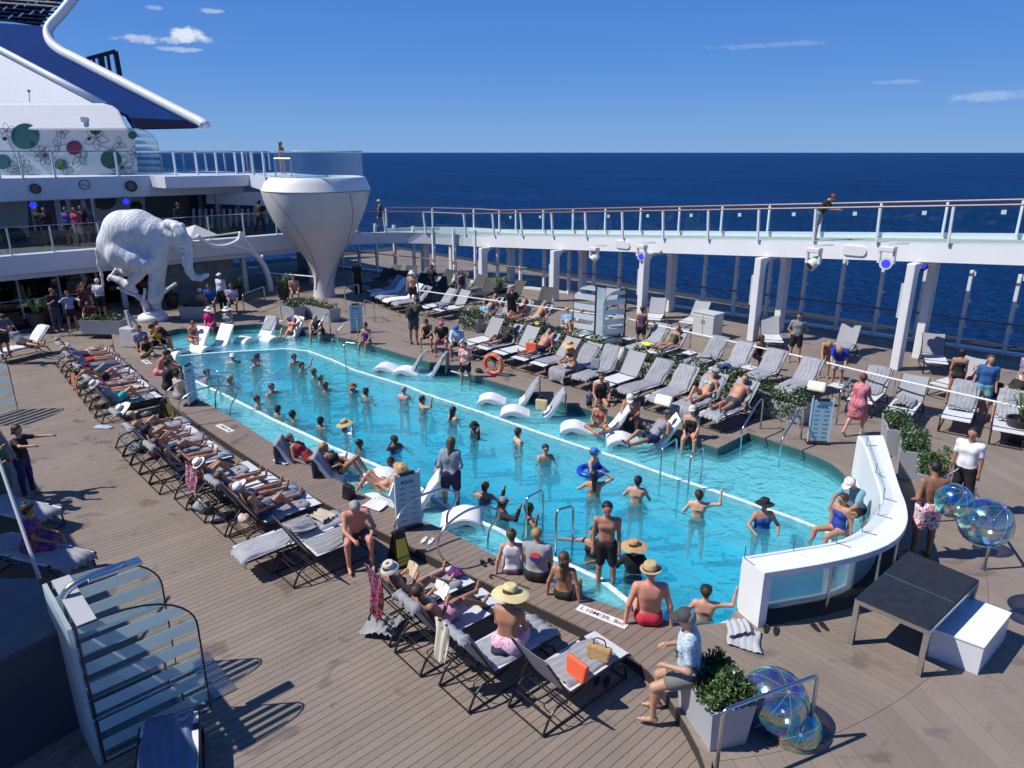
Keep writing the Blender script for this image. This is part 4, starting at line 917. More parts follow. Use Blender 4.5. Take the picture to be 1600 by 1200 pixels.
for i, (px, py, rz, lb, tw) in enumerate((
        (298, 545, 205, 'leftmost ledge lounger at the far end, the sunburned woman on it', None), (336, 541, 205, 'empty ledge lounger beside the sunburned woman', None),
        (405, 527, 198, 'ledge lounger with a small grey towel at the far end', 1), (446, 526, 190, 'ledge lounger with the sunbathing woman holding her head', None),
        (662, 583, 130, 'ledge lounger draped with a grey towel left of the coral shirt woman', 1), (630, 578, 128, 'ledge lounger with a white swan shaped bottle bag on it', None),
        (800, 627, 133, 'ledge lounger with a grey towel hanging over its back, right of the life ring', 1), (838, 646, 135, 'ledge lounger holding a straw bag', 1),
        (935, 672, 132, 'ledge lounger of the woman in the red bikini', None), (1010, 690, 135, 'ledge lounger of the person in sunglasses reading', None),
        (492, 728, -38, 'ledge lounger of the woman in the red top near the white towel', 1), (552, 750, -38, 'ledge lounger of the woman in the black swimsuit', 1),
        (630, 790, 140, 'ledge lounger beside the black bucket, the straw hat woman on it', 0), (675, 812, -42, 'ledge lounger behind the pool rules board', None))):
    p = P(px, py, 0); p.z = 0; ledge(p, R(rz)+HEAD-R(0) if False else R(rz), lb, tw, {2: 'small grey towel on a ledge lounger at the far end', 4: 'grey towel draped over the ledge lounger left of the coral shirt woman', 6: 'grey towel over the ledge lounger right of the life ring', 7: 'towel over the back of the ledge lounger holding a straw bag', 10: 'grey towel behind the woman in the red top', 11: 'grey towel behind the blond woman in the black swimsuit'}.get(i))
    gl.append(p)
# ================================================================ planters with hedges
LEAFM = []
for i, c in enumerate(((.035, .085, .022), (.095, .15, .035), (.025, .06, .018))): LEAFM.append(mat('leaf green %d' % i, c, .38, spec=.6, rnd=.1))
PLM = mat('planter paint', (.38, .40, .43), .45, var=.04)
def leaves(parent, L, W, z0, h, n, seed, spill=0, ls=.055):
    rr = random.Random(seed); mbs = [MB(), MB(), MB()]
    for k in range(n):
        x = rr.uniform(-L/2, L/2)*1.02; y = rr.uniform(-W/2, W/2)*1.1; q = rr.random()
        top = z0+h*(.55+.45*math.sin(x*7+seed)*math.sin(y*9+seed*2)+.25*rr.random()); z = z0+(top-z0)*math.sqrt(q)
        if spill and rr.random() < .35: y = -W/2-rr.uniform(0, spill); z = z0-rr.uniform(-.08, spill*1.6)
        d = Vector((rr.gauss(0, 1), rr.gauss(0, 1), rr.gauss(.5, .7))).normalized(); s = d.cross(Vector((rr.gauss(0, 1), rr.gauss(0, 1), rr.gauss(0, 1)))).normalized()
        l = ls*rr.uniform(.7, 1.5); w = l*.30; c = Vector((x, y, z)); nn = s.cross(d)*l*.12
        mbs[rr.randrange(3)].add([c, c+d*l*.5+s*w-nn, c+d*l, c+d*l*.5-s*w-nn], [(0, 1, 2, 3)])
    for i, m in enumerate(mbs): tag(m.build('leaves', LEAFM[i], parent), kind='stuff')
def planter(c, L, W, H, rz, label, group='grey planters with green hedges', n=700, hh=.28, spill=0, taper=.9, ls=.055):
    t = thing('planter', label, 'planter', c, rz, group); mb = MB(); a, b = L/2, W/2; a2, b2 = a*taper if taper > .95 else a-.05, b-.05
    o = [(-a2, -b2, 0), (a2, -b2, 0), (a2, b2, 0), (-a2, b2, 0), (-a, -b, H), (a, -b, H), (a, b, H), (-a, b, H), (-a+.04, -b+.04, H), (a-.04, -b+.04, H), (a-.04, b-.04, H), (-a+.04, b-.04, H), (-a+.04, -b+.04, H-.08), (a-.04, -b+.04, H-.08), (a-.04, b-.04, H-.08), (-a+.04, b-.04, H-.08)]
    f = []
    for k in range(4):
        j = (k+1) % 4; f += [(k, j, j+4, k+4), (k+4, j+4, j+8, k+8), (k+8, j+8, j+12, k+12)]
    f += [(3, 2, 1, 0)]; mb.add(o, f); mb.build('planter_box', PLM, t)
    mb = MB(); mb.box((0, 0, H-.06), (L-.08, W-.08, .03)); mb.build('soil', mat('soil', (.03, .02, .013), .9), t)
    leaves(t, L-.06, W-.04, H-.05, hh, n, int(abs(c[0]*10)+abs(c[1])*7), spill, ls); return t
def PL(px, py, z=ZU): p = P(px, py, z); return (p.x, p.y, z)
a, b, c = P(1062, 1094, ZU), P(1117, 1177, ZU), P(1164, 1170, ZU); ab = b-a; bc = c-b; ce = (a+c)/2
planter((ce.x, ce.y, ZU), ab.length, .58, .60, math.atan2(ab.y, ab.x), 'large grey planter with leafy hedge at the bottom right, a man leaning on it', n=3400, hh=.30)
for i, (px, py, L, rz, lb) in enumerate(((1395, 700, 1.2, -64, 'planter nearest the woman in the red patterned dress'), (1420, 735, 1.2, -70, 'middle planter of the three beside the curved wall'), (1450, 775, 1.1, -74, 'planter beside the officer, end of the three by the curved wall'))):
    planter(PL(px, py), L, .55, .66, R(rz), lb, n=1100, hh=.34)
for i, (u, L) in enumerate(((-8.75, 1.6), (-10.3, 1.2), (-11.9, 1.5), (-13.5, 1.4), (-15.2, 1.5), (-16.9, 1.3), (-18.6, 1.4), (-20.3, 1.4), (-22.0, 1.1))):
    planter((u+.5, 17.95 if i else 17.55, ZU), L, .5, .52, R(-2*(i % 2)), '%s hedge planter from the right between the two far lounger rows' % ORD[i], n=1000, hh=.44, spill=.20, ls=.075)
for px, py, L, rz, lb in ((500, 497, 2.2, 8, 'long planter left of the far pool sign'), (460, 497, .9, 8, 'short planter joined to the long one left of the far pool sign'), (165, 520, 1.7, 43, 'planter near the elephant sculpture at the left'), (305, 497, 1.1, 43, 'planter with white flowers behind the pink robe woman')):
    planter(PL(px, py), L, .6, .55, R(rz), lb, n=800, hh=.3)
def pot(px, py, label, s=1.0, z=ZU):
    t = thing('plant_pot', label, 'potted plant', PL(px, py, z), 0, 'big dark pots with spiky plants')
    mb = MB(); mb.lathe([(.22*s, 0), (.34*s, .55*s), (.36*s, .60*s), (.31*s, .60*s), (.29*s, .52*s)], 16); mb.build('pot', mat('dark pot', (.03, .03, .035), .5), t, auto=40)
    mb = MB(); rr = random.Random(px)
    for k in range(46):
        a = rr.uniform(0, 6.28); l = rr.uniform(.5, .85)*s; d = Vector((math.cos(a), math.sin(a), 0)); sd = Vector((-d.y, d.x, 0))*.018; b0 = Vector((0, 0, .5*s)); m_ = b0+d*l*.35+Vector((0, 0, l*.8)); e = b0+d*l*.95+Vector((0, 0, l*rr.uniform(.5, .95)))
        mb.add([b0-sd, b0+sd, m_+sd, m_-sd, e], [(0, 1, 2, 3), (3, 2, 4)])
    tag(mb.build('spiky_leaves', mat('spiky leaf', (.09, .15, .05), .5, rnd=.2), t), kind='stuff')
for a in ((444, 468, 'dark pot with a spiky grass left of the tulip tub stem'), (60, 512, 'dark pot with a spiky plant in the shade at the left'), (270, 480, 'dark pot with a spiky plant behind the elephant trunk'), (372, 468, 'dark pot with a spiky plant in the shade behind the white shirt man'), (782, 470, 'dark pot with a plant under the running track'), (1590, 690, 'dark pot with a spiky plant at the right edge')): pot(*a)
# ================================================================ striped glass screens
FRM = mat('bronze frame', (.06, .05, .045), .35, .6)
def screen_panel(t, o0, u, w, h, r, nst=7, flip=False, th=.02):
    """upright pane with one rounded shoulder and slanting frosted stripes; o0 lower inner corner, u direction"""
    o0 = Vector(o0); u = Vector(u).normalized(); nn = Vector((-u.y, u.x, 0)); Z = Vector((0, 0, 1))
    rx = w*.75
    def top(x): return h if x <= w-rx else h-r*(1-math.sqrt(max(0, 1-((x-(w-rx))/rx)**2)))
    xs = [0, w-rx]+[w-rx+rx*math.sin(R(a)) for a in (12, 24, 36, 48, 58, 68, 76, 83, 90)]
    out = [(0, 0), (w, 0)]+[(x, top(x)) for x in reversed(xs)]
    mb = MB(); mb.prism([o0+u*x+Z*z for x, z in out], nn*th*.4); mb.build('glass_pane', GLASS, t)
    mb = MB(); mb.tube([o0+u*x+Z*z for x, z in out], th*.62, 6, closed=True); mb.build('frame', FRM, t)
    # stripes
    hs = h/(nst*1.75); 
    for k in range(nst+1):
        z = h*1.02-k*h/nst; q = []
        for i in range(13):
            x = .02+(w-.04)*i/12; q.append((x, z))
        lo, hi = [], []
        for x, z in q:
            zt = min(z, top(x)-.02); zb = max(.02, z-hs)
            if zt > zb: lo.append((x, zb)); hi.append((x, zt))
        if len(lo) < 2: continue
        mb = MB(); off = nn*(th*.4+.003)
        mb.prism([o0+u*x+Z*z_+off for x, z_ in lo+hi[::-1]], nn*.003); mb.build('frosted_stripe', FROST, t)
def gate(t, pts, m=FRM, r=.02): mb = MB(); mb.tube(fillet(pts, .12, 4), r, 8); return mb.build('grab_rail', m, t)
# near pair at the bottom left, with the changing bench between them

s1 = thing('striped_screen', 'nearest striped glass screen with rounded shoulder at the bottom left', 'glass screen', (0, 0, 0), 0, 'striped glass screens')
pa, pb = P(165, 1192, 0), P(330, 1108, 0); h1 = 1.93
screen_panel(s1, pa, pb-pa, (pb-pa).length, h1, .62, 7)
d1 = (pb-pa).normalized(); n1 = Vector((-d1.y, d1.x, 0))
s2 = thing('striped_screen', 'second striped glass screen behind the nearest one at the left', 'glass screen', (0, 0, 0), 0, 'striped glass screens')
pc = pa+n1*1.22+d1*.0
screen_panel(s2, pc, d1, (pb-pa).length*.98, h1, .62, 7)
mb = MB(); q = [pa-d1*.03, pc-d1*.03]; mb.prism([q[0]+Vector((0, 0, .0)), q[1]+Vector((0, 0, .0)), q[1]+Vector((0, 0, h1)), q[0]+Vector((0, 0, h1))], -d1*.05); mb.build('end_panel', PALEFROST, s1)
mb = MB(); mb.prism([pa+d1*.02+Vector((0, 0, h1-.5+.48)), pa+d1*.22+Vector((0, 0, h1-.02)), pc+d1*.22+Vector((0, 0, h1-.02)), pc+d1*.02+Vector((0, 0, h1-.02))], (0, 0, .03)); mb.build('top_shelf', mat('shelf white', (.42, .43, .45), .4), s1)
sh = thing('overhead_shower', 'curved steel overhead shower between the two near striped screens', 'shower', (0, 0, 0))
b_ = pa+n1*.72; mb = MB(); mb.tube(fillet([b_+Vector((0, 0, h1-.4)), b_+d1*.05+Vector((0, 0, h1+.10)), b_+d1*.35+Vector((0, 0, h1+.16)), b_+d1*.75+Vector((0, 0, h1+.16))], .2, 6), .05, 8); mb.build('arm', STEEL, sh, smooth=True)
mb = MB(); mb.box(b_+d1*.62+Vector((0, 0, h1+.14)), (.62, .16, .05), math.atan2(d1.y, d1.x)); mb.build('shower_head', STEEL, sh, bevel=.01)
for k, (dx, y0) in enumerate(((.3, .35), (.55, .25))):
    gate(sh, [pa+n1*y0+d1*dx*0+Vector((0, 0, .45+.4*(1-k))), pa+n1*y0+d1*(.9+.1*k)+Vector((0, 0, .45+.4*(1-k))), pa+n1*y0+d1*(.93+.1*k)+Vector((0, 0, .05))], STEEL, .018)
tr_ = thing('shower_grating', 'shower floor with slatted metal drain beside the nearest striped screen', 'drain', (0, 0, 0))
g0 = pa+d1*.1+n1*.12
mb = MB(); mb.prism([g0+Vector((0, 0, .003)), g0+d1*1.35+Vector((0, 0, .003)), g0+d1*1.35+n1*1.0+Vector((0, 0, .003)), g0+n1*1.0+Vector((0, 0, .003))], (0, 0, .012)); mb.build('tray', mat('shower tray', (.12, .14, .16), .5), tr_)
for k in range(26):
    c = g0+d1*(1.30+.0)+n1*(.02+k*.04)+Vector((0, 0, .022)); mb = MB(); mb.box(c+d1*.12, (.30, .016, .012), math.atan2(d1.y, d1.x)); mb.build('slat', STEEL, tr_)
# towel counter in the very corner
cnt = thing('towel_counter', 'dark grey shaded counter block with a wood grain top in the bottom left corner', 'counter', (0, 0, 0))
k0 = P(40, 1010, 1.15); k1 = P(102, 985, 1.15); 
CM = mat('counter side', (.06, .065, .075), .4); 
c0, c1, c2, c3 = P(-60, 1040, 1.45), P(0, 908, 1.45), P(60, 905, 1.45), P(102, 985, 1.45)
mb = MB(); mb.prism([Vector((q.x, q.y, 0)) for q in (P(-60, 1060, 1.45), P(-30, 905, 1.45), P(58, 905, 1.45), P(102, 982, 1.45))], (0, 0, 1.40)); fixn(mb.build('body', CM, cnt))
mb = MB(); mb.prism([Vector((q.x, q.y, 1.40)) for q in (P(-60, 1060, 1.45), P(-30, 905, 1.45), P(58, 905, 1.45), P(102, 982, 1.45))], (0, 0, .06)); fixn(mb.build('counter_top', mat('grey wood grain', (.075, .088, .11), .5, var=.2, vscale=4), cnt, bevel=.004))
up_ = tag(MB().tube([P(62, 905, 1.3), P(-3, 716, 2.6)], .025, 8).build('slender_pole', mat('pole grey', (.4, .42, .45), .3)), 'slender grey pole leaning beside the striped screens at the left edge', 'pole')
# left edge screen, and the far double screen
s3 = thing('striped_screen', 'striped glass screen cut by the left edge of the picture', 'glass screen', (0, 0, 0), 0, 'striped glass screens')
qa, qb = P(-60, 655, 0), P(28, 640, 0); screen_panel(s3, P(-60, 668, 0), P(28, 640, 0)-P(-60, 668, 0), (P(28, 640, 0)-P(-60, 668, 0)).length, 2.0, .6, 6)
qa, qb = P(-62, 735, 0), P(28, 640, 0)
s4 = thing('striped_screen', 'tall striped glass shower screen standing among the far loungers', 'glass screen', (0, 0, 0), 0, 'striped glass screens')
fa_, fb_, fc_, fd_ = P(900, 538, ZU), P(928, 543, ZU), P(940, 545, ZU), P(975, 548, ZU)
mx_ = P(936, 541, ZU); dl = (P(897, 541, ZU)-mx_); dr = P(974, 549, ZU)-P(943, 546, ZU)
screen_panel(s4, P(928, 541, ZU), P(895, 535, ZU)-P(928, 541, ZU), (P(895, 535, ZU)-P(928, 541, ZU)).length, 2.22, .5, 6)
screen_panel(s4, P(974, 543, ZU), P(941, 547, ZU)-P(974, 543, ZU), (P(941, 547, ZU)-P(974, 543, ZU)).length, 2.14, .5, 6)
mb = MB(); g1, g2 = P(928.5, 541, ZU), P(942, 545, ZU); mb.prism([g1, g2, g2+Vector((0, 0, 2.2)), g1+Vector((0, 0, 2.2))], (.03, .02, 0)); mb.build('end_panel', PALEFROST, s4)
for q in (g1, P(974, 543, ZU)): mb = MB(); mb.bar(q, q+Vector((0, 0, 2.22)), .05); mb.build('frame_post', FRM, s4)
s5 = thing('striped_screen', 'striped glass screen on the top deck right of the mural', 'glass screen', (0, 0, 0), 0, 'striped glass screens')
t0, t1 = PU(213, 276, -43.5), PU(254, 276, -43.5); screen_panel(s5, (t0.x, t0.y, 5.9), t1-t0, (t1-t0).length, 2.35, .9, 7)
# ================================================================ curved bar wall
bar = thing('curved_bar', 'curved white bar counter with clear tank wall at the right end of the pool', 'bar counter', (0, 0, 0))
def band(inner, outer, z0, z1, name, m, parent):
    ring = list(inner)+list(reversed(outer)); n = len(ring); mb = MB(); k = len(inner)
    vs = [(p.x, p.y, z1) for p in ring]+[(p.x, p.y, z0) for p in ring]; fs = []
    for i in range(k-1): a, b, c, d = i, i+1, n-2-i, n-1-i; fs += [(a, b, c, d), (d+n, c+n, b+n, a+n)]
    for i in range(n): j = (i+1) % n; fs.append((i, i+n, j+n, j))
    mb.add(vs, fs); return fixn(mb.build(name, m, parent))
band(WIN, WOUT, ZW-.11, ZW, 'counter_top', WHITE, bar).modifiers.new('b', 'BEVEL').width = .006
def lerpline(A, B, t): return [a.lerp(b, t) for a, b in zip(A, B)]
T1 = lerpline(WIN, WOUT, .18); T2 = lerpline(WIN, WOUT, .21)
band(T1[1:], T2[1:], ZU, ZW-.112, 'tank_pane', PALEFROST, bar)
band(lerpline(WIN, WOUT, .0), lerpline(WIN, WOUT, .10), -.1, ZU+.04, 'tank_sill', WHITE, bar)
e0, e1 = WIN[0], WOUT[0]; dd = (WIN[1]-WIN[0]).normalized()*.13
mb = MB(); mb.prism([(e0.x, e0.y, 0), (e1.x, e1.y, 0), (e1.x+dd.x, e1.y+dd.y, 0), (e0.x+dd.x, e0.y+dd.y, 0)], (0, 0, ZW-.112)); fixn(mb.build('end_panel', WHITE, bar))
e0, e1 = WIN[-1], WOUT[-1]; dd = (WIN[-1]-WIN[-2]).normalized()*-.12
mb = MB(); mb.prism([(e0.x, e0.y, 0), (e1.x, e1.y, 0), (e1.x+dd.x, e1.y+dd.y, 0), (e0.x+dd.x, e0.y+dd.y, 0)], (0, 0, ZW-.112)); fixn(mb.build('end_panel', WHITE, bar))
band(lerpline(WIN, WOUT, .02)[8:], lerpline(WIN, WOUT, .10)[8:], ZU, ZW-.112, 'inner_apron', WHITE, bar)
T3 = lerpline(WIN, WOUT, .86)
for i in (4, 8, 11, 14, 18): p = T3[i]; mb = MB(); mb.tube([(p.x, p.y, ZU), (p.x, p.y, ZW-.11)], .024, 8); mb.build('steel_post', STEEL, bar)
T4 = lerpline(WIN, WOUT, .10)
gsb = thing('splash_guard', 'low clear glass splash guard standing on the curved white counter', 'glass screen', (0, 0, 0))
idx = [0, 3, 6, 9, 12, 15, 18, 21, 24]
for a, b in zip(idx, idx[1:]):
    for i in range(a, b):
        p, q = T4[i], T4[min(i+1, len(T4)-1)]
        mb = MB(); mb.prism([(p.x, p.y, ZW+.01), (q.x, q.y, ZW+.01), (q.x, q.y, ZW+.21), (p.x, p.y, ZW+.21)], (.01, .01, 0)); mb.build('glass_pane', GLASS, gsb)
    p = T4[a]; mb = MB(); mb.tube([(p.x, p.y, ZW), (p.x, p.y, ZW+.21)], .006, 5); mb.build('bracket', FRM, gsb)
    w = (WOUT[a]-WIN[a]).normalized()*.22; mb = MB(); mb.tube([(p.x, p.y, ZW+.006), (p.x+w.x, p.y+w.y, ZW+.006)], .007, 4); mb.build('bracket_foot', FRM, gsb)
# ================================================================ stage table and box
tb = thing('stage_platform', 'low black topped platform table with metal legs beside the curved bar', 'table', (0, 0, 0))
TH = .78
c = [P(x, y, ZU+TH) for x, y in ((1338, 934), (1452, 983), (1529, 906), (1420, 861))]
mb = MB(); mb.prism([(q.x, q.y, ZU+TH-.02) for q in c], (0, 0, .02)); fixn(mb.build('top_panel', mat('black stage top', (.02, .022, .026), .45, var=.3, vscale=6), tb))
cc = sum(c, Vector())/4
for i in range(4):
    a, b = c[i], c[(i+1) % 4]; mb = MB(); mb.bar((a.x, a.y, ZU+TH-.055), (b.x, b.y, ZU+TH-.055), .03, .065); mb.build('edge_profile', STEEL, tb)
    q = a.lerp(cc, .04); mb = MB(); mb.box((q.x, q.y, ZU+(TH-.08)/2), (.07, .07, TH-.08), R(-3)); mb.build('leg', STEEL, tb)
m1, m2 = c[0].lerp(c[3], .5), c[1].lerp(c[2], .5); mb = MB(); mb.bar((m1.x, m1.y, ZU+TH+.002), (m2.x, m2.y, ZU+TH+.002), .012, .006); mb.build('top_joint', STEEL, tb)
bx = thing('white_box', 'white glossy step box standing against the black platform table', 'box', (0, 0, 0)); BH = .46
b4 = [P(x, y, ZU+BH) for x, y in ((1458, 982), (1538, 1011), (1580, 958), (1512, 932))]
mb = MB(); mb.prism([(q.x, q.y, ZU) for q in b4], (0, 0, BH-.02)); fixn(mb.build('box_body', mat('box side', (.66, .68, .70), .4), bx))
mb = MB(); b5 = [q+(q-sum(b4, Vector())/4).normalized()*.015 for q in b4]; mb.prism([(q.x, q.y, ZU+BH-.02) for q in b5], (0, 0, .02)); fixn(mb.build('box_lid', mat('box lid', (.80, .82, .85), .12), bx))
# ================================================================ iridescent beach balls
def bubble_mat():
    m = bpy.data.materials.new('iridescent film'); m.use_nodes = True; nt = m.node_tree; b = nt.nodes['Principled BSDF']; L = nt.links.new; o = nt.nodes['Material Output']
    b.inputs['Metallic'].default_value = 1.0; b.inputs['Base Color'].default_value = (.85, .85, .85, 1); b.inputs['Roughness'].default_value = .16
    b.inputs['Thin Film IOR'].default_value = 1.9
    t = nt.nodes.new('ShaderNodeTexCoord'); n = nt.nodes.new('ShaderNodeTexNoise'); n.inputs['Scale'].default_value = 1.6; n.inputs['Detail'].default_value = 2; n.inputs['Distortion'].default_value = .6; L(t.outputs['Object'], n.inputs['Vector'])
    mr = nt.nodes.new('ShaderNodeMapRange'); mr.inputs[1].default_value = .3; mr.inputs[2].default_value = .7; mr.inputs[3].default_value = 320; mr.inputs[4].default_value = 900; L(n.outputs[0], mr.inputs[0]); L(mr.outputs[0], b.inputs['Thin Film Thickness'])
    n2 = nt.nodes.new('ShaderNodeTexNoise'); n2.inputs['Scale'].default_value = 3.2; n2.inputs['Detail'].default_value = 1; n2.inputs['Distortion'].default_value = 1.2; L(t.outputs['Object'], n2.inputs['Vector'])
    rp = nt.nodes.new('ShaderNodeValToRGB'); L(n2.outputs[0], rp.inputs[0]); e = rp.color_ramp.elements; e[0].position = .28; e[0].color = (.45, .15, .85, 1); e[1].position = .74; e[1].color = (1, .55, .85, 1)
    for p_, c_ in ((.38, (.15, .55, 1, 1)), (.47, (.20, 1, .80, 1)), (.56, (.95, 1, .55, 1)), (.65, (1, .85, .75, 1))): q = e.new(p_); q.color = c_
    L(rp.outputs[0], b.inputs['Base Color'])
    tr = nt.nodes.new('ShaderNodeBsdfTransparent'); tr.inputs[0].default_value = (.78, .74, .88, 1); mx = nt.nodes.new('ShaderNodeMixShader')
    fr = nt.nodes.new('ShaderNodeLayerWeight'); fr.inputs[0].default_value = .35; mm = nt.nodes.new('ShaderNodeMapRange'); mm.inputs[3].default_value = .42; mm.inputs[4].default_value = .9; L(fr.outputs['Facing'], mm.inputs[0]); L(mm.outputs[0], mx.inputs[0])
    bn = nt.nodes.new('ShaderNodeTexNoise'); bn.inputs['Scale'].default_value = 9; L(t.outputs['Object'], bn.inputs['Vector']); bp = nt.nodes.new('ShaderNodeBump'); bp.inputs['Strength'].default_value = .5; bp.inputs['Distance'].default_value = .012; L(bn.outputs[0], bp.inputs['Height']); L(bp.outputs[0], b.inputs['Normal'])
    L(tr.outputs[0], mx.inputs[1]); L(b.outputs[0], mx.inputs[2]); L(mx.outputs[0], o.inputs[0]); return m
BUB = bubble_mat(); SEAMB = glassmat('ball seam', (.9, .9, .95), 1, .1, .35, (.8, .8, .85))
def ball(px, py, r, rpx, label):
    # centre on the sight line, at the height that gives the ball its size in the picture
    v = py-600; f = FPX*CP-v*SP; d = FPX*SP+v*CP; fz = r*FPX/rpx; t = fz/FPX
    X, Y, Z = (px-800)*t, f*t, CAMH-d*t; c = Vector((.683*X-.731*Y, .731*X+.683*Y, Z))
    th = thing('beach_ball', label, 'inflatable ball', c, 0, 'clear iridescent inflatable balls'); n = 40; prof_ = [(r*math.sin(math.pi*i/20)*(1-.02*abs(math.cos(math.pi*i/10))), r*math.cos(math.pi*i/20)) for i in range(20, -1, -1)]
    prof_[0] = (.0005, -r); prof_[-1] = (.0005, r); M = Matrix.Rotation(R(px % 70), 3, 'X') @ Matrix.Rotation(R(30), 3, 'Y')
    mb = MB(); mb.lathe(prof_, n, M=M); mb.build('film', BUB, th, smooth=True)
    for k in range(4):
        a = math.pi*k/4; mb = MB(); mb.tube([M @ Vector((r*1.002*math.sin(q)*math.cos(a), r*1.002*math.sin(q)*math.sin(a), r*1.002*math.cos(q))) for q in [2*math.pi*i/36 for i in range(36)]], .0028, 4, closed=True); mb.build('seam', SEAMB, th)
    mb = MB(); mb.lathe([(.001, -.01), (.018, -.01), (.018, .02), (.001, .02)], 10, c=M @ Vector((0, 0, r)), M=M); mb.build('valve', SEAMB, th)
    return th
ball(1209, 1096, .42, 53, 'large iridescent ball tied to the rail at the bottom right'); ball(1241, 1140, .33, 42, 'smaller iridescent ball in front of the large one at the bottom right')
ball(1491, 783, .25, 27.5, 'small iridescent ball beside the officer'); ball(1540, 817, .37, 39, 'large iridescent ball on the right, near the black platform'); ball(1515, 803, .27, 24, 'iridescent ball squeezed between the two on the right')
# ================================================================ steel handrails of the pool
def hrail(label, px_pts, group='steel handrails around the pool', r=.022, fl=.12, name='handrail'):
    t = thing(name, label, 'handrail', P(px_pts[0][0], px_pts[0][1], px_pts[0][2]), 0, group); o = t.location.copy()
    mb = MB(); mb.tube(fillet([P(*q)-o for q in px_pts], fl, 5), r, 8); mb.build('rail', STEEL, t, smooth=True)
    for q in (px_pts[0], px_pts[-1]):
        if q[2] >= 0: mb = MB(); mb.lathe([(.045, 0), (.045, .012), (.024, .014)], 10, c=P(*q)-o); mb.build('base_plate', STEEL, t)
    return t
def loop(px1, py1, px2, py2, z, h, label, zt=None, group='pool ladders'):
    """inverted U grab rail standing at two floor points"""
    a, b = P(px1, py1, z), P(px2, py2, z); t = thing('grab_rail', label, 'grab rail', a, 0, group); d = b-a; mb = MB()
    q = [Vector((0, 0, -.4)), Vector((0, 0, h-.18)), Vector((0, 0, h))+d*.02, Vector((0, 0, h))+d*.98, d+Vector((0, 0, h-.18)), d+Vector((0, 0, -.9))]
    mb.tube(fillet(q, min(.24, d.length*.5), 6), .022, 8); mb.build('rail', STEEL, t, smooth=True); return t
def arch(pts, label, r=.022, group='steel handrails around the pool'):
    t = thing('grab_rail', label, 'grab rail', P(*pts[0]), 0, group); o = t.location.copy(); mb = MB(); mb.tube(smooth([P(*q)-o for q in pts], 4), r, 8); mb.build('rail', STEEL, t, smooth=True); return t
W0 = 0.
def updn(label, top1, bot1, top2, bot2, z1, z2, h, group='steel handrails around the pool'):
    """rail from a post on the deck down to a post in the water: bottoms given in the picture"""
    a, b = P(*bot1, z1), P(*bot2, z2); t = thing('handrail', label, 'handrail', a, 0, group); d = b-a
    mb = MB(); q = [Vector((0, 0, 0)), Vector((0, 0, h))+d*.04, d*.30+Vector((0, 0, h+.02)), d+Vector((0, 0, top2)), d+Vector((0, 0, -.15))]
    mb.tube(fillet(q, .16, 5), .022, 8); mb.build('rail', STEEL, t, smooth=True)
    mb = MB(); mb.lathe([(.045, 0), (.045, .012), (.024, .014)], 10); mb.build('base_plate', STEEL, t); return t
updn('left handrail of the far steps by the pool sign on the right', 0, (1188, 670), .62, (1156, 706), ZU, -.02, .88)
updn('right handrail of the far steps by the pool sign on the right', 0, (1251, 687), .62, (1217, 724), ZU, -.02, .88)
updn('left handrail of the far steps near the pool sign at the back', 0, (517, 522), .6, (498, 536), ZU, -.02, .85)
updn('right handrail of the far steps near the pool sign at the back', 0, (560, 528), .6, (528, 542), ZU, -.02, .85)
# pool ladders over the step edge
loop(521, 562, 541, 575, 0, .80, 'left loop of the ladder on the far side near the back'); loop(541, 570, 561, 572, 0, .80, 'right loop of the ladder on the far side near the back')
loop(1031, 752, 1054, 735, 0, .80, 'left loop of the ladder on the far side nearer the bar'); loop(1075, 765, 1095, 750, 0, .80, 'right loop of the ladder on the far side nearer the bar')
loop(822, 847, 848, 832, 0, .92, 'left loop of the ladder near the seated group'); loop(868, 868, 894, 860, 0, .92, 'right loop of the ladder near the seated group')
loop(327, 612, 346, 618, 0, .75, 'left loop of the ladder behind the near pool sign at the left'); loop(345, 622, 368, 618, 0, .75, 'right loop of the ladder behind the near pool sign at the left')
# near arched rails from deck over the coping into the shelf
def nrail(px, label):
    arch(px, label)
nrail([(279, 652, 0), (259, 618, .75), (285, 595, 1.05), (322, 588, 1.10), (350, 590, 1.0), (346, 600, .8), (337, 616, .5), (338, 646, -.1)], 'left arched handrail at the near steps by the left pool sign')
nrail([(299, 660, 0), (278, 636, .7), (300, 613, 1.05), (340, 603, 1.12), (370, 606, 1.05), (373, 614, .9), (361, 634, .5), (360, 660, -.1)], 'right arched handrail at the near steps by the left pool sign')
nrail([(637, 862, 0), (617, 826, .72), (640, 785, 1.05), (684, 766, 1.12), (708, 768, 1.08), (714, 776, 1.0), (708, 790, .8), (699, 805, .5), (699, 834, -.1)], 'left arched handrail beside the near pool rules board')
nrail([(702, 885, 0), (684, 858, .6), (694, 826, .95), (726, 800, 1.1), (755, 792, 1.12), (776, 797, 1.05), (778, 808, .92), (765, 828, .6), (762, 862, -.1)], 'right arched handrail beside the near pool rules board')
def stair(label, a, b, h=.92, z=ZU):
    p, q = P(*a, z), P(*b, z); t = thing('handrail', label, 'handrail', p, 0, 'steel stair rails on the open deck'); d = q-p
    mb = MB(); mb.tube(fillet([Vector((0, 0, 0)), Vector((0, 0, h)), d+Vector((0, 0, h)), d], .09, 5), .024, 8); mb.build('rail', STEEL, t, smooth=True)
    for c_ in (Vector(), d): mb = MB(); mb.lathe([(.05, 0), (.05, .012), (.026, .014)], 10, c=c_); mb.build('base_plate', STEEL, t)
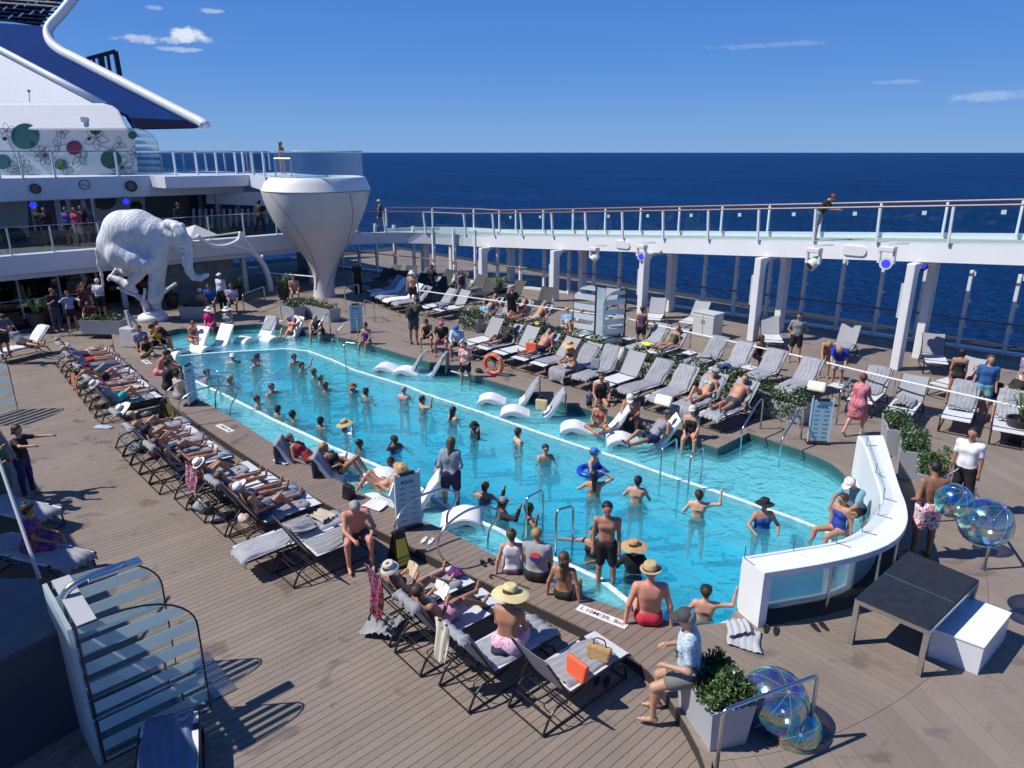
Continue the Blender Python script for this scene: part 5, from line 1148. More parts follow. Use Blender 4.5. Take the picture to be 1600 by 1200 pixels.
# bottom right rail with the balls, rails near the officer, rail by the dress
stair('steel rail holding the two iridescent balls at the bottom right', (1118, 1215), (1262, 1155), .95)
stair('steel rail the officer holds, beside the small ball', (1462, 815), (1500, 790), .95); stair('steel rail beside the large ball on the right', (1537, 890), (1508, 840), .95)
stair('steel rail beside the woman in the red patterned dress', (1306, 664), (1322, 640), .95); stair('steel rail at the right edge in front of the potted plant', (1585, 690), (1625, 668), .95)
stair('steel rail beside the shaded lounger at the left edge', (10, 555), (57, 551), .7, 0); stair('steel rail beside the towels near the tulip tub at the left', (382, 490), (415, 476), .85); stair('steel rail right of the tulip tub stem', (540, 478), (562, 470), .8); stair('steel rail beside the towelled loungers near the tulip tub', (571, 497), (586, 503), .8)
# ================================================================ signs, boards, markers
def text_mesh(body, size, ext=.002, bold=0):
    c = bpy.data.curves.new('t', 'FONT'); c.body = body; c.size = size; c.extrude = ext; c.align_x = 'CENTER'; c.align_y = 'CENTER'; c.resolution_u = 2; c.offset = bold
    o = bpy.data.objects.new('t', c); SC.collection.objects.link(o); bpy.context.view_layer.update()
    me = bpy.data.meshes.new_from_object(o.evaluated_get(bpy.context.evaluated_depsgraph_get())); bpy.data.objects.remove(o); return me
INK = mat('dark print', (.03, .04, .05), .6); GINK = mat('grey print', (.16, .24, .28), .6)
def sign(c, rz, label, h=1.12, w=.46, sc=1.0):
    t = thing('pool_sign', label, 'sign', c, rz, 'pale blue pool rules boards')
    M = Matrix.Rotation(R(-4), 3, 'X'); SB = mat('pale blue board', (.40, .62, .68), .4); SW = mat('sign frame', (.62, .72, .76), .35)
    mb = MB(); mb.box((0, 0, h/2+.05), (w, .02, h-.08)); mb.build('board', SB, t)
    for s in (-1, 1): mb = MB(); mb.box((s*(w/2+.012), 0, h/2+.06), (.03, .035, h)); mb.build('side_frame', SW, t)
    mb = MB(); mb.box((0, 0, h+.03), (w*.62, .07, .06)); mb.build('clip', BLACK, t, bevel=.008)
    mb = MB(); mb.box((0, .05, .035), (w+.06, .22, .05)); mb.build('foot', BLACK, t)
    me = text_mesh('POOL', .10, bold=.002); o = link(bpy.data.objects.new('lettering', me), t); me.materials.append(INK); o.location = (0, -.013, h*.87); o.rotation_euler = (PI/2, 0, 0)
    mb = MB(); rr = random.Random(3)
    for k in range(7):
        z = h*.78-k*h*.10
        for x in (-.11, .11):
            wd = rr.uniform(.10, .16); mb.box((x, -.0115, z), (wd, .003, .010)); mb.box((x, -.0115, z-.022), (wd*.8, .003, .008))
    o = mb.build('small_print', GINK, t); tag(o, kind='stuff')
    return t
def camrz(p, off=0): return math.atan2(p.y, p.x)-PI/2+R(off)    # board facing the camera: its front is -y
for px, py, off, z, lb in ((640, 826, 22, ZU, 'pool rules board standing by the near arched handrails'), (1277, 694, 18, ZU, 'pool rules board at the far steps on the right'), (558, 520, 10, ZU, 'pool rules board at the back beside the purple swimsuit woman'), (302, 631, 62, ZU, 'pool rules board at the left seen almost edge on'), (452, 285+0, 0, None, '')):
    if z is None: continue
    p = P(px, py, z); sign(p, camrz(p, off), lb)
WM = mat('marker white', (.78, .74, .70), .5)
def marker(pa, pb, txt, label, w=.17):
    a, b = P(*pa, ZU), P(*pb, ZU); c = (a+b)/2; d = b-a; L_ = d.length; rz = math.atan2(d.y, d.x)
    t = thing('depth_marker', label, 'depth marker', (c.x, c.y, ZU+.003), rz, 'white depth markers on the coping')
    mb = MB(); mb.box((0, 0, .003), (L_, w, .006)); mb.build('plate', WM, t)
    me = text_mesh(txt, w*.72, .001, .0012); o = link(bpy.data.objects.new('lettering', me), t); me.materials.append(INK); o.location = (0, 0, .0075)
    sx = L_*.88/max(1e-3, max(v.co.x for v in me.vertices)-min(v.co.x for v in me.vertices)); o.scale = (sx, 1, 1)
marker((903, 949), (980, 979), '1.10M/3ft. 8in.', 'white depth marker with black lettering on the near coping, right end')
marker((341, 664), (362, 675), '1.10M/3ft. 8in.', 'white depth marker on the near coping at the left')
marker((224, 563), (234, 569), '1.10M/3ft. 8in.', 'white depth marker at the far left end of the coping')
marker((1046, 958), (1066, 962), '1.8m', 'small white depth marker beside the man in red trunks', .12)
marker((705, 580), (741, 590), '1.10M/3ft. 8in.', 'white depth marker on the far pool edge behind the coral shirt woman', .09)
# caution boards
YEL = mat('caution yellow', (.72, .62, .06), .5)
def caution(px, py, off, label, z=0, h=.62):
    p = P(px, py, z); t = thing('caution_board', label, 'caution board', p, camrz(p, off), 'black caution boards')
    for s in (-1, 1):
        mb = MB(); mb.prism([(-.17, s*.19, 0), (.17, s*.19, 0), (.11, s*.03, h), (-.11, s*.03, h)], (0, -s*.02, 0)); fixn(mb.build('panel', BLACK, t))
    mb = MB(); mb.box((0, 0, h+.01), (.24, .09, .05)); mb.build('hinge', BLACK, t)
    mb = MB(); mb.prism([(-.125, -.1725-.021, .07), (.125, -.1725-.021, .07), (.085, -.055-.021, h-.09), (-.085, -.055-.021, h-.09)], (0, -.004, 0)); fixn(mb.build('yellow_sticker', YEL, t))
    for k, (s_, tx) in enumerate(((.052, 'CAUTION'), (.042, 'WET FLOOR'))):
        me = text_mesh(tx, s_, .001, .001); o = link(bpy.data.objects.new('lettering', me), t); me.materials.append(INK); zz = .20-k*.07; o.location = (0, -.2-.0+.31*(zz-.07)*.75+.0, zz); o.rotation_euler = (R(72), 0, 0)
    return t
caution(625, 880, 25, 'black folding caution board with yellow sticker by the near handrail'); caution(262, 658, 50, 'black folding caution board with yellow edge at the left near row')
# life ring
lr = thing('life_ring', 'orange life ring on a stand at the far pool edge', 'life ring', P(771, 586, ZU)); p = P(771, 586, ZU); lr.rotation_euler = (0, 0, camrz(p, -30))
ORG = mat('life ring orange', (.75, .13, .06), .45); M = Matrix.Rotation(R(90), 3, 'X')
mb = MB(); pts = [(.30*math.cos(a), 0, .36+.30*math.sin(a)) for a in [2*PI*k/32 for k in range(32)]]; mb.tube(pts, .065, 10, closed=True); mb.build('ring', ORG, lr, smooth=True)
for k in range(4):
    a = R(45+90*k); mb = MB(); mb.tube([(.30*math.cos(a+e), 0, .36+.30*math.sin(a+e)) for e in (-.10, 0, .10)], .069, 10); mb.build('band', mat('reflective band', (.5, .45, .4), .3), lr)
mb = MB(); mb.tube([(.38*math.cos(a), 0, .36+.38*math.sin(a)) for a in [2*PI*k/32 for k in range(32)]], .008, 4, closed=True); mb.build('rope', mat('rope', (.5, .4, .3), .8), lr)
mb = MB(); mb.tube([(0, .03, .0), (0, .06, .5)], .012, 5); mb.tube([(0, .25, .0), (0, .06, .5)], .012, 5); mb.build('stand', BLACK, lr)
# cabinet, stanchions, pool lift, spotlights, sail
cb = thing('cabinet', 'pale grey two door cabinet behind the far loungers', 'cabinet', P(1094, 527, ZU)+Vector((.1, .3, 0)))
cb.rotation_euler = (0, 0, R(-2)); CBM = mat('cabinet grey', (.52, .54, .53), .5)
mb = MB(); mb.box((0, 0, .46), (.95, .62, .92)); mb.build('body', CBM, cb, bevel=.015)
mb = MB(); mb.box((0, 0, .95), (.99, .66, .05)); mb.build('lid', CBM, cb, bevel=.01)
for s in (-1, 1): mb = MB(); mb.box((s*.235, -.318, .45), (.45, .02, .82)); mb.build('door', CBM, cb, bevel=.005); mb = MB(); mb.box((s*.05, -.335, .62), (.02, .02, .14)); mb.build('handle', BLACK, cb)
for i, (px, py) in enumerate(((440, 502), (458, 494))):
    t = thing('stanchion', 'grey barrier post %s near the far end of the pool' % ('in front' if i == 0 else 'behind'), 'barrier post', P(px, py, ZU))
    mb = MB(); mb.lathe([(.14, 0), (.14, .02), (.03, .04)], 14); mb.build('base', GREYP, t); mb = MB(); mb.lathe([(.028, .03), (.028, .92), (.033, .93), (.033, .98)], 10); mb.build('tube', GREYP, t)
lf = thing('pool_lift', 'white pool lift with tilted arm and grey seat at the left end', 'pool lift', P(208, 541, ZU)); LM = mat('lift white', (.50, .51, .52), .4)
lf.rotation_euler = (0, 0, R(30))
mb = MB(); mb.box((0, 0, .36), (.62, .45, .72)); mb.build('cabinet_body', LM, lf, bevel=.04)
mb = MB(); mb.bar((.16, 0, .1), (-.05, 0, 1.35), .12, .10); mb.build('mast', LM, lf, bevel=.01)
mb = MB(); mb.bar((-.05, 0, 1.30), (.35, 0, .85), .07, .07); mb.build('arm', STEEL, lf)
mb = MB(); mb.box((.75, -.15, .22), (.18, .2, .44)); mb.build('seat_block', LM, lf, bevel=.02)
mb = MB(); mb.box((-.45, .1, .5), (.3, .05, .05)); mb.box((-.45, .1, .15), (.2, .1, .04)); tag(mb.build('footrest', LM, lf), kind='stuff')
SPL = mat('lamp blue light', (.05, .05, .8), .4, emit=((.02, .03, .9), 1.1)); SPW = mat('spot housing', (.70, .70, .69), .4)
def spot(px, py, r, label, blue=True, head=True, V=24.6, size=1.0):
    v = py-600; f = FPX*CP-v*SP; d = FPX*SP+v*CP; t_ = V/(.731*(px-800)+.683*f); c = Vector(((.683*(px-800)-.731*f)*t_, V, CAMH-d*t_))
    t = thing('stage_spotlight', label, 'spotlight', c, 0, 'moving head spotlights under the decks'); s = size; aim = (Vector((0, 0, CAMH))-c).normalized()
    if head:
        mb = MB(); mb.bar((-.05, .05, .55*s), (.45*s, .3, .60*s), .06); mb.build('bracket', SPW, t); mb = MB(); mb.box((0, 0, .42*s), (.42*s, .30*s, .16*s)); mb.build('base', SPW, t, bevel=.03)
        for q in (-1, 1): mb = MB(); mb.box((q*.20*s, 0, .2*s), (.06*s, .14*s, .38*s)); mb.build('yoke_arm', SPW, t)
    dirv = Vector((-.3, -.6, -.5)).normalized() if not blue else aim; q_ = dirv.to_track_quat('Z', 'Y').to_matrix()
    mb = MB(); mb.lathe([(.10*s, -.26*s), (.15*s, -.18*s), (.17*s, .10*s), (.175*s, .14*s), (.15*s, .14*s)], 18, M=q_); mb.build('head', SPW if head else BLACK, t, auto=40)
    mb = MB(); mb.lathe([(.001, .142*s), (.115*s, .142*s), (.115*s, .15*s), (.001, .15*s)], 18, M=q_); mb.build('lens', SPL if blue else DARK, t)
    return t
spot(928, 404, 8, 'white moving head spotlight turned away, left under the track', False, V=24.4); spot(1002, 401, 8, 'spotlight with blue lens left of the middle column', True, V=24.4); spot(1270, 412, 9, 'white moving head spotlight turned away, right under the track', False, V=24.3, size=1.1)
spot(1384, 412, 9, 'large spotlight with patterned blue lens beside the right column', True, V=24.2, size=1.1); spot(1442, 415, 9, 'small blue lamp right of the right column', True, False, V=26.4, size=1.0); spot(740, 400, 9, 'small blue lamp under the left part of the track', True, False, V=26.6, size=.9)
def spotU(px, py, lb):
    c = PU(px, py, -39.6); t = thing('stage_spotlight', lb, 'spotlight', c, 0, 'moving head spotlights under the decks'); q_ = (Vector((0, 0, 7))-c).normalized().to_track_quat('Z', 'Y').to_matrix()
    mb = MB(); mb.lathe([(.12, -.2), (.17, .10), (.15, .12)], 16, M=q_); mb.build('head', BLACK, t); mb = MB(); mb.lathe([(.001, .125), (.15, .125), (.15, .13), (.001, .13)], 16, M=q_); mb.build('lens', SPL, t)
spotU(52, 321, 'small blue lamp under the upper fascia at the left'); spotU(197, 315, 'small blue lamp above the elephant sculpture back')
# sail canopy sculpture
sl = thing('sail_canopy', 'white curved arch with stretched sail beside the elephant', 'sculpture', (0, 0, 0)); UU = P(422, 462, ZU).x
def taper(pts, rs, U=None, name='arch', m=WHITE, par=None, n=10):
    q = [PU(x, y, U if U is not None else UU) for x, y in pts]; k = len(q); s_ = smooth(q, 4); r_ = [rs[0]+(rs[1]-rs[0])*i/(len(s_)-1) for i in range(len(s_))]
    mb = MB(); mb.tube(s_, r_, n); return mb.build(name, m, par if par is not None else sl, smooth=True)
taper([(424, 463), (421, 440), (413, 416), (400, 400), (380, 388), (350, 381), (322, 381), (300, 383)], (.16, .12), UU-1.2); taper([(376, 362), (373, 375), (355, 384), (335, 385), (320, 378), (308, 368)], (.10, .09), UU+.6)
taper([(376, 364), (384, 376), (395, 390), (405, 402), (411, 400)], (.06, .08), UU+.6); taper([(300, 371), (320, 370), (345, 367), (374, 363)], (.035, .035), UU+.3)
SAIL = mat('sail cloth', (.50, .50, .49), .7)
mb = MB(); A_, B_, C_, D_ = PU(305, 352, UU-.8), PU(342, 368, UU-.2), PU(296, 374, UU+1.0), PU(268, 362, UU-2)
mb.prism([A_, B_, C_], (.02, 0, .02)); mb.prism([A_, C_, D_], (.02, 0, .021)); mb.build('sail', SAIL, sl)
mb = MB(); A_, B_, C_ = PU(131, 325, -41.5), PU(146, 333, -41), PU(108, 340, -40.4); mb.prism([A_, B_, C_], (.02, 0, .02)); tag(mb.build('parasol', SAIL), 'pale triangular parasol on the shaded middle deck', 'parasol')
# bags, shoes and the like
def blob(name, label, cat, c, size, m, seed=0, squash=.6, rz=0, amp=.18):
    rr = random.Random(seed); mb = MB(); vs = []; n, k = 14, 8; ph = [rr.uniform(0, 6) for _ in range(6)]
    for i in range(k+1):
        a = PI*i/k
        for j in range(n):
            b = 2*PI*j/n; w = 1+amp*(math.sin(3*b+ph[0]+i)+.7*math.sin(5*b+ph[1]-i*1.3)+.5*math.sin(2*a*3+ph[2])); x, y, z = math.sin(a)*math.cos(b)*w, math.sin(a)*math.sin(b)*w, math.cos(a)
            vs.append((x*size[0]/2, y*size[1]/2, max(0, (z+1)/2*size[2]*(1+.1*math.sin(4*b+ph[3])))))
    fs = [(i*n+j, (i+1)*n+j, (i+1)*n+(j+1) % n, i*n+(j+1) % n) for i in range(k) for j in range(n)]
    mb.add(vs, fs); o = mb.build(name, m, None, smooth=True); o.location = c; o.rotation_euler = (0, 0, rz); return tag(o, label, cat)
def flatcloth(name, label, px, py, z, w, l, rz, m, amp=.02, seed=1, cat='towel'):
    me = cloth_mesh(lambda s: (s-l/2, 0, 0, 1), 0, l, w/2, seed, nx=16, ny=18, amp=amp, droop=0, skew=.1*(seed % 3-1)); me.materials.append(m); o = link(bpy.data.objects.new(name, me)); o.location = P(px, py, z)+Vector((0, 0, .008)); o.rotation_euler = (0, 0, rz); return tag(o, label, cat)
def pl(name, label, cat, px, py, z, size, m, seed=0, rz=0, amp=.18): return blob(name, label, cat, P(px, py, z), size, m, seed, rz=rz, amp=amp)
STRAW = mat('straw weave', (.42, .27, .12), .8, bump=1.0, bscale=70, var=.2, vscale=20); NAV = mat('navy cloth', (.012, .018, .05), .8, bump=.3); ORB = mat('orange bag cloth', (.80, .13, .05), .6, var=.08); CREAM = mat('cream cloth', (.72, .66, .52), .85, bump=.4, bscale=40)
flatcloth('crumpled_towel', 'crumpled pale towel at the foot of the curved bar', 1163, 1000, ZU, .46, .50, R(20), mat('pale towel', (.42, .43, .45), .9, bump=.6), .014, 3); flatcloth('crumpled_towel', 'second pale towel bunched against the end of the curved bar', 1152, 983, ZU+.06, .36, .32, R(60), mat('pale towel', (.5, .5, .51), .9), .018, 8); flatcloth('crumpled_towel', 'grey towel heap under the front group loungers', 598, 985, 0, .55, .5, .6, TOW, .055, 4)
pl('folded_towel', 'grey towel heap behind the near loungers by the floral towel', 'towel', 318, 800, 0, (.35, .30, .28), TOW, 5); flatcloth('flat_towel', 'white towel lying on the coping by the left ledge loungers', 450, 718, ZU, .45, .55, .2, TOWW, .012, 6)
flatcloth('flat_towel', 'white cloth on the coping behind the black bucket', 588, 790, ZU, .45, .4, .3, TOWW, .012, 7); flatcloth('crumpled_towel', 'crumpled towel heap on the flat lounger beside the grey haired man', 470, 828, .45, .5, .45, 0, TOW, .05, 8)
pl('navy_hat', 'navy blue sun hat lying on the lounger of the woman in the straw hat', 'hat', 783, 1020, .42, (.30, .30, .14), NAV, 9, amp=.05); 
pl('dark_cloth', 'dark blue cloth heap beside the far barrier posts', 'cloth', 455, 501, ZU, (.6, .3, .14), mat('blue cloth', (.03, .06, .25), .8), 10); pl('folded_towel', 'small white towel on the deck near the far steps', 'towel', 536, 499, ZU, (.4, .2, .06), TOWW, 11)
pl('dark_bag', 'small black bag at the foot of the life ring', 'bag', 748, 582, ZU, (.30, .2, .14), mat('black cloth', (.02, .02, .022), .7), 12); pl('yellow_towel', 'bright yellow cloth on a lounger with blue bands', 'cloth', 1012, 540, ZU+.45, (.5, .35, .10), mat('bright yellow cloth', (.65, .75, .08), .8, bump=.3), 13)
pl('yellow_towel', 'yellow bag on the far lounger left of the striped screen', 'bag', 841, 512, ZU+.45, (.3, .2, .22), mat('yellow bag cloth', (.75, .60, .05), .7), 14); pl('blue_bag', 'blue bag on the white lounger with the grey cushion', 'bag', 925, 578, ZU+.42, (.36, .26, .15), mat('navy bag', (.02, .05, .16), .7), 15)
pl('cream_shawl', 'cream shawl hanging over the back of a far lounger', 'cloth', 972, 568, ZU+.6, (.22, .3, .5), CREAM, 16); pl('swim_bag', 'purple knitted bag on the lounger behind the reading woman', 'bag', 712, 900, .42, (.30, .24, .13), mat('purple knit', (.10, .02, .13), .9, bump=.6, var=.4, vscale=20), 17)
pl('patterned_cushion', 'patterned cloth lying on the frame of a near lounger', 'cloth', 382, 816, .36, (.30, .22, .16), mat('leopard cloth', (.55, .42, .38), .8, var=.5, vscale=30), 18, amp=.05); pl('blue_towel', 'light blue towel on the deck behind the near loungers', 'towel', 162, 668, 0, (.55, .28, .04), mat('pale blue towel', (.35, .45, .55), .9, bump=.5), 19, .6, .1)
pl('folded_jeans', 'folded denim trousers on a near lounger behind the white cap man', 'trousers', 462, 775, .42, (.42, .3, .10), mat('denim', (.08, .12, .2), .9, bump=.5, var=.2, vscale=12), 20)
def bag(px, py, z, rz, label, w, h, d, m, handle=True, cat='bag'):
    t = thing('bag', label, cat, P(px, py, z), rz); mb = MB(); a, b = w/2, d/2; mb.add([(-a*.85, -b, 0), (a*.85, -b, 0), (a*.85, b, 0), (-a*.85, b, 0), (-a, -b*.5, h), (a, -b*.5, h), (a, b*.5, h), (-a, b*.5, h)], [(3, 2, 1, 0), (4, 5, 6, 7), (0, 1, 5, 4), (1, 2, 6, 5), (2, 3, 7, 6), (3, 0, 4, 7)]); mb.build('body', m, t, bevel=.03)
    if handle: mb = MB(); mb.tube(smooth([Vector(q) for q in ((-a*.5, 0, h-.01), (-a*.35, 0, h+.10), (a*.35, 0, h+.10), (a*.5, 0, h-.01))], 4), .010, 5); mb.build('handle', mat('leather', (.12, .05, .02), .5), t)
    return t
t = bag(902, 1058, .44, R(-4), 'orange drawstring bag leaning on the backrest of the front lounger', .38, .28, .13, ORB, False)
bag(936, 1028, .45, R(20), 'woven straw handbag on the front lounger', .36, .20, .18, STRAW); bag(846, 640, .18, R(30), 'straw bag on the ledge lounger right of the life ring', .34, .30, .2, mat('pale straw', (.60, .48, .26), .8, bump=1, bscale=60)); bag(830, 551, ZU+.5, R(30), 'orange bag beside the lounging red chested man', .40, .34, .14, ORB)
bag(546, 778, ZU, R(10), 'black bucket bag on the coping beside the straw hat woman', .26, .30, .24, BLACK); bag(930, 575, ZU+.62, R(20), 'grey cushion on the white lounger with the blue bag', .3, .3, .1, TOW, False, 'cushion')
for px, py, lb, rz in ((1037, 618, 'cream cushion on the far lounger beside the mint bikini woman', .1), (1276, 596, 'cream cushion on the far lounger left of the red patterned dress', .2)):
    t = thing('cushion', lb, 'cushion', P(px, py+8, ZU+.56), PI+rz); mb = MB(); mb.box((0, 0, 0), (.50, .13, .30), M=Matrix.Rotation(R(30), 3, 'X')); mb.build('cover', mat('cushion cover', (.75, .74, .62), .8), t, bevel=.06)
def shoes(px, py, z, rz, label, m):
    t = thing('sandals', label, 'sandals', P(px, py, z), rz, 'pairs of sandals on the deck')
    for s in (-1, 1):
        mb = MB(); pl_ = [(s*.07+.045*math.cos(a)*(1 if math.sin(a) > 0 else .8), .12*math.sin(a), .0) for a in [2*PI*k/14 for k in range(14)]]; mb.prism(pl_, (0, 0, .022)); mb.build('sole', m, t)
        mb = MB(); mb.tube([(s*.07-.035, .01, .022), (s*.07, .05, .05), (s*.07+.035, .01, .022)], .009, 4); mb.build('strap', m, t)
SHB = mat('black rubber', (.015, .015, .015), .6); SHW = mat('white rubber', (.7, .7, .68), .5)
for a in ((668, 846, ZU, .5, 'pair of white slippers on the coping by the near handrails', SHW), (761, 880, ZU, 1.2, 'pair of black sandals on the coping behind the white top woman', SHB), (1205, 985, ZU, .4, 'black sandals in the shade under the bar end', SHB), (1280, 980, ZU, 1., 'black sandals in the shade beside the platform table', SHB), (177, 541, 0, 0.3, 'sandals on the deck at the far left end', SHB), (940, 1065, 0, .5, 'grey slippers under the front lounger', SHB), (1512, 692, ZU, .5, 'white shoes under the rightmost lounger', SHW)): shoes(*a)
ck = thing('walking_cane', 'dark walking cane lying on the coping behind the seated group', 'cane', P(766, 898, ZU+.02)); o0 = ck.location.copy()
mb = MB(); mb.tube([P(828, 920, ZU+.02)-o0, P(775, 900, ZU+.02)-o0], .011, 6); mb.build('shaft', mat('cane brown', (.08, .05, .04), .4), ck); mb = MB(); mb.tube(smooth([P(x, y, ZU+.02)-o0 for x, y in ((775, 900), (767, 898), (765, 902), (770, 904))], 3), .011, 6); mb.build('crook', BLACK, ck)
# ================================================================ the surface builder for bodies: smooth union of tapered capsules, meshed by surface nets
def smin(a, b, k):
    h = np.clip(.5+.5*(b-a)/k, 0, 1); return b*(1-h)+a*h-k*h*(1-h)
def sdf_field(prims, h, k, pad=.05):
    A = np.array([p[0] for p in prims], float); B = np.array([p[1] for p in prims], float); ra = np.array([p[2] for p in prims]); rb = np.array([p[3] for p in prims]); rm = np.maximum(ra, rb)
    lo = np.minimum(A, B)-(rm+pad)[:, None]; hi = np.maximum(A, B)+(rm+pad)[:, None]; L0 = np.floor(lo.min(0)/h)*h; n = (np.ceil((hi.max(0)-L0)/h)+1).astype(int)
    D = np.full(tuple(n), 1.0, np.float32)
    for i in range(len(prims)):
        i0 = np.maximum(0, ((lo[i]-L0)/h).astype(int)); i1 = np.minimum(n, ((hi[i]-L0)/h).astype(int)+2)
        X = L0[0]+h*np.arange(i0[0], i1[0])[:, None, None]; Y = L0[1]+h*np.arange(i0[1], i1[1])[None, :, None]; Z = L0[2]+h*np.arange(i0[2], i1[2])[None, None, :]
        d = B[i]-A[i]; q = float(d@d)
        if q > 1e-10:
            t = np.clip(((X-A[i, 0])*d[0]+(Y-A[i, 1])*d[1]+(Z-A[i, 2])*d[2])/q, 0, 1)
            dist = np.sqrt((X-A[i, 0]-t*d[0])**2+(Y-A[i, 1]-t*d[1])**2+(Z-A[i, 2]-t*d[2])**2)-(ra[i]+(rb[i]-ra[i])*t)
        else: dist = np.sqrt((X-A[i, 0])**2+(Y-A[i, 1])**2+(Z-A[i, 2])**2)-ra[i]
        s = (slice(i0[0], i1[0]), slice(i0[1], i1[1]), slice(i0[2], i1[2])); kk = prims[i][4] if len(prims[i]) > 4 else k
        D[s] = smin(D[s], dist.astype(np.float32), kk)
    return D, L0
CORN = [(0, 0, 0), (1, 0, 0), (0, 1, 0), (1, 1, 0), (0, 0, 1), (1, 0, 1), (0, 1, 1), (1, 1, 1)]
EDG = [(0, 1), (2, 3), (4, 5), (6, 7), (0, 2), (1, 3), (4, 6), (5, 7), (0, 4), (1, 5), (2, 6), (3, 7)]
def surface_nets(D, L0, h):
    S = D < 0; nx, ny, nz = D.shape
    cs = [S[a:nx-1+a, b:ny-1+b, c:nz-1+c] for a, b, c in CORN]; any_ = np.zeros_like(cs[0]); all_ = np.ones_like(cs[0])
    for c in cs: any_ |= c; all_ &= c
    mix = any_ & ~all_; ids = np.argwhere(mix); n = len(ids); idx = np.full(mix.shape, -1, np.int64); idx[mix] = np.arange(n)
    vals = np.stack([D[ids[:, 0]+a, ids[:, 1]+b, ids[:, 2]+c] for a, b, c in CORN], 1); acc = np.zeros((n, 3)); cnt = np.zeros(n); C = np.array(CORN, float)
    for a, b in EDG:
        va, vb = vals[:, a], vals[:, b]; m = (va < 0) != (vb < 0); t = np.where(m, va/np.where(m, va-vb, 1), 0); acc += np.where(m[:, None], C[a]+t[:, None]*(C[b]-C[a]), 0); cnt += m
    V = L0+h*(ids+acc/cnt[:, None]); Q = []
    for ax in range(3):
        o = [0, 0, 0]; o[ax] = 1; s0 = S[:nx-o[0], :ny-o[1], :nz-o[2]]; s1 = S[o[0]:, o[1]:, o[2]:]; e = np.argwhere(s0 != s1); u, v = [(1, 2), (2, 0), (0, 1)][ax]
        e = e[(e[:, u] > 0) & (e[:, v] > 0) & (e[:, u] < D.shape[u]-1) & (e[:, v] < D.shape[v]-1)]
        if not len(e): continue
        U = np.zeros(3, int); U[u] = 1; W = np.zeros(3, int); W[v] = 1; g = lambda q: idx[q[:, 0], q[:, 1], q[:, 2]]
        q = np.stack([g(e-U-W), g(e-W), g(e), g(e-U)], 1); ins = S[e[:, 0], e[:, 1], e[:, 2]]; q[~ins] = q[~ins][:, ::-1]; Q.append(q)
    Q = np.concatenate(Q); return V, Q[(Q >= 0).all(1)]
def np_mesh(name, V, Q, m):
    me = bpy.data.meshes.new(name); me.vertices.add(len(V)); me.vertices.foreach_set('co', np.asarray(V, np.float32).ravel()); me.loops.add(Q.size); me.loops.foreach_set('vertex_index', Q.ravel().astype(np.int32))
    me.polygons.add(len(Q)); me.polygons.foreach_set('loop_start', np.arange(0, Q.size, 4, dtype=np.int32)); me.update(calc_edges=True); me.shade_smooth(); me.materials.append(m); return me
# ================================================================ elephant sculpture
EB = P(240, 500, ZU); EY = .683*EB.y-.731*EB.x
def EP(px, py, dep=0):
    v = py-600; f = FPX*CP-v*SP; d = FPX*SP+v*CP; t = (EY+dep)/f; X, Y = (px-800)*t, EY+dep; return Vector((.683*X-.731*Y, .731*X+.683*Y, CAMH-d*t))
ES = EY/(FPX*CP+200*SP)
def caps(rows, dep=0):
    out = []
    for a, b in zip(rows, rows[1:]): out.append((EP(a[0], a[1], a[3] if len(a) > 3 else dep), EP(b[0], b[1], b[3] if len(b) > 3 else dep), a[2]*ES, b[2]*ES))
    return out
pr = caps([(184, 382, 31), (196, 362, 34), (216, 358, 31), (240, 366, 27), (256, 374, 20)])+caps([(184, 392, 25), (205, 390, 25), (240, 386, 18)])
pr += caps([(256, 364, 18), (274, 368, 16), (286, 378, 14), (291, 394, 9.5), (293, 410, 7.5), (296, 424, 6.2), (303, 433, 5.4), (313, 435, 4.6), (321, 431, 3.8), (325, 429, 2.8)])
pr += caps([(262, 350, 8, -.2), (276, 353, 8, -.3)])+caps([(248, 384, 19, -.15), (246, 410, 13, -.2), (243, 440, 10.5, -.2), (242, 466, 11.5, -.2)])+caps([(253, 388, 14, .35), (249, 425, 10, .3), (246, 462, 10, .25)])
pr += caps([(192, 396, 27, -.3), (212, 406, 19, -.45), (228, 412, 12.5, -.5), (214, 431, 9, -.45), (201, 446, 7.5, -.4), (186, 438, 5.5, -.4), (173, 433, 4.5, -.4)])+caps([(204, 449, 6, -.4), (213, 455, 4, -.4)])
pr += caps([(200, 400, 20, .4), (218, 414, 12, .45), (198, 424, 8, .4), (184, 420, 4, .4), (170, 437, 3.4, .3)])
pr += caps([(157, 376, 4.5), (152, 392, 3.2), (154, 412, 2.6), (159, 430, 2.2), (161, 446, 2.4)])
pr += caps([(285, 400, 2.4, -.35), (287, 414, 1.8, -.4), (291, 424, 1.2, -.4)])
for px in (281,): pr += [(EP(274, 356, -.55), EP(284, 366, -.62), .18, .14), (EP(284, 352, -.45), EP(292, 372, -.6), .12, .10), (EP(276, 368, -.6), EP(288, 380, -.5), .12, .09)]
D, L0 = sdf_field([(np.array(a), np.array(b), r1*.94, r2*.94) for a, b, r1, r2 in pr], .05, .09, .2)
V, Q = surface_nets(D, L0, .05)
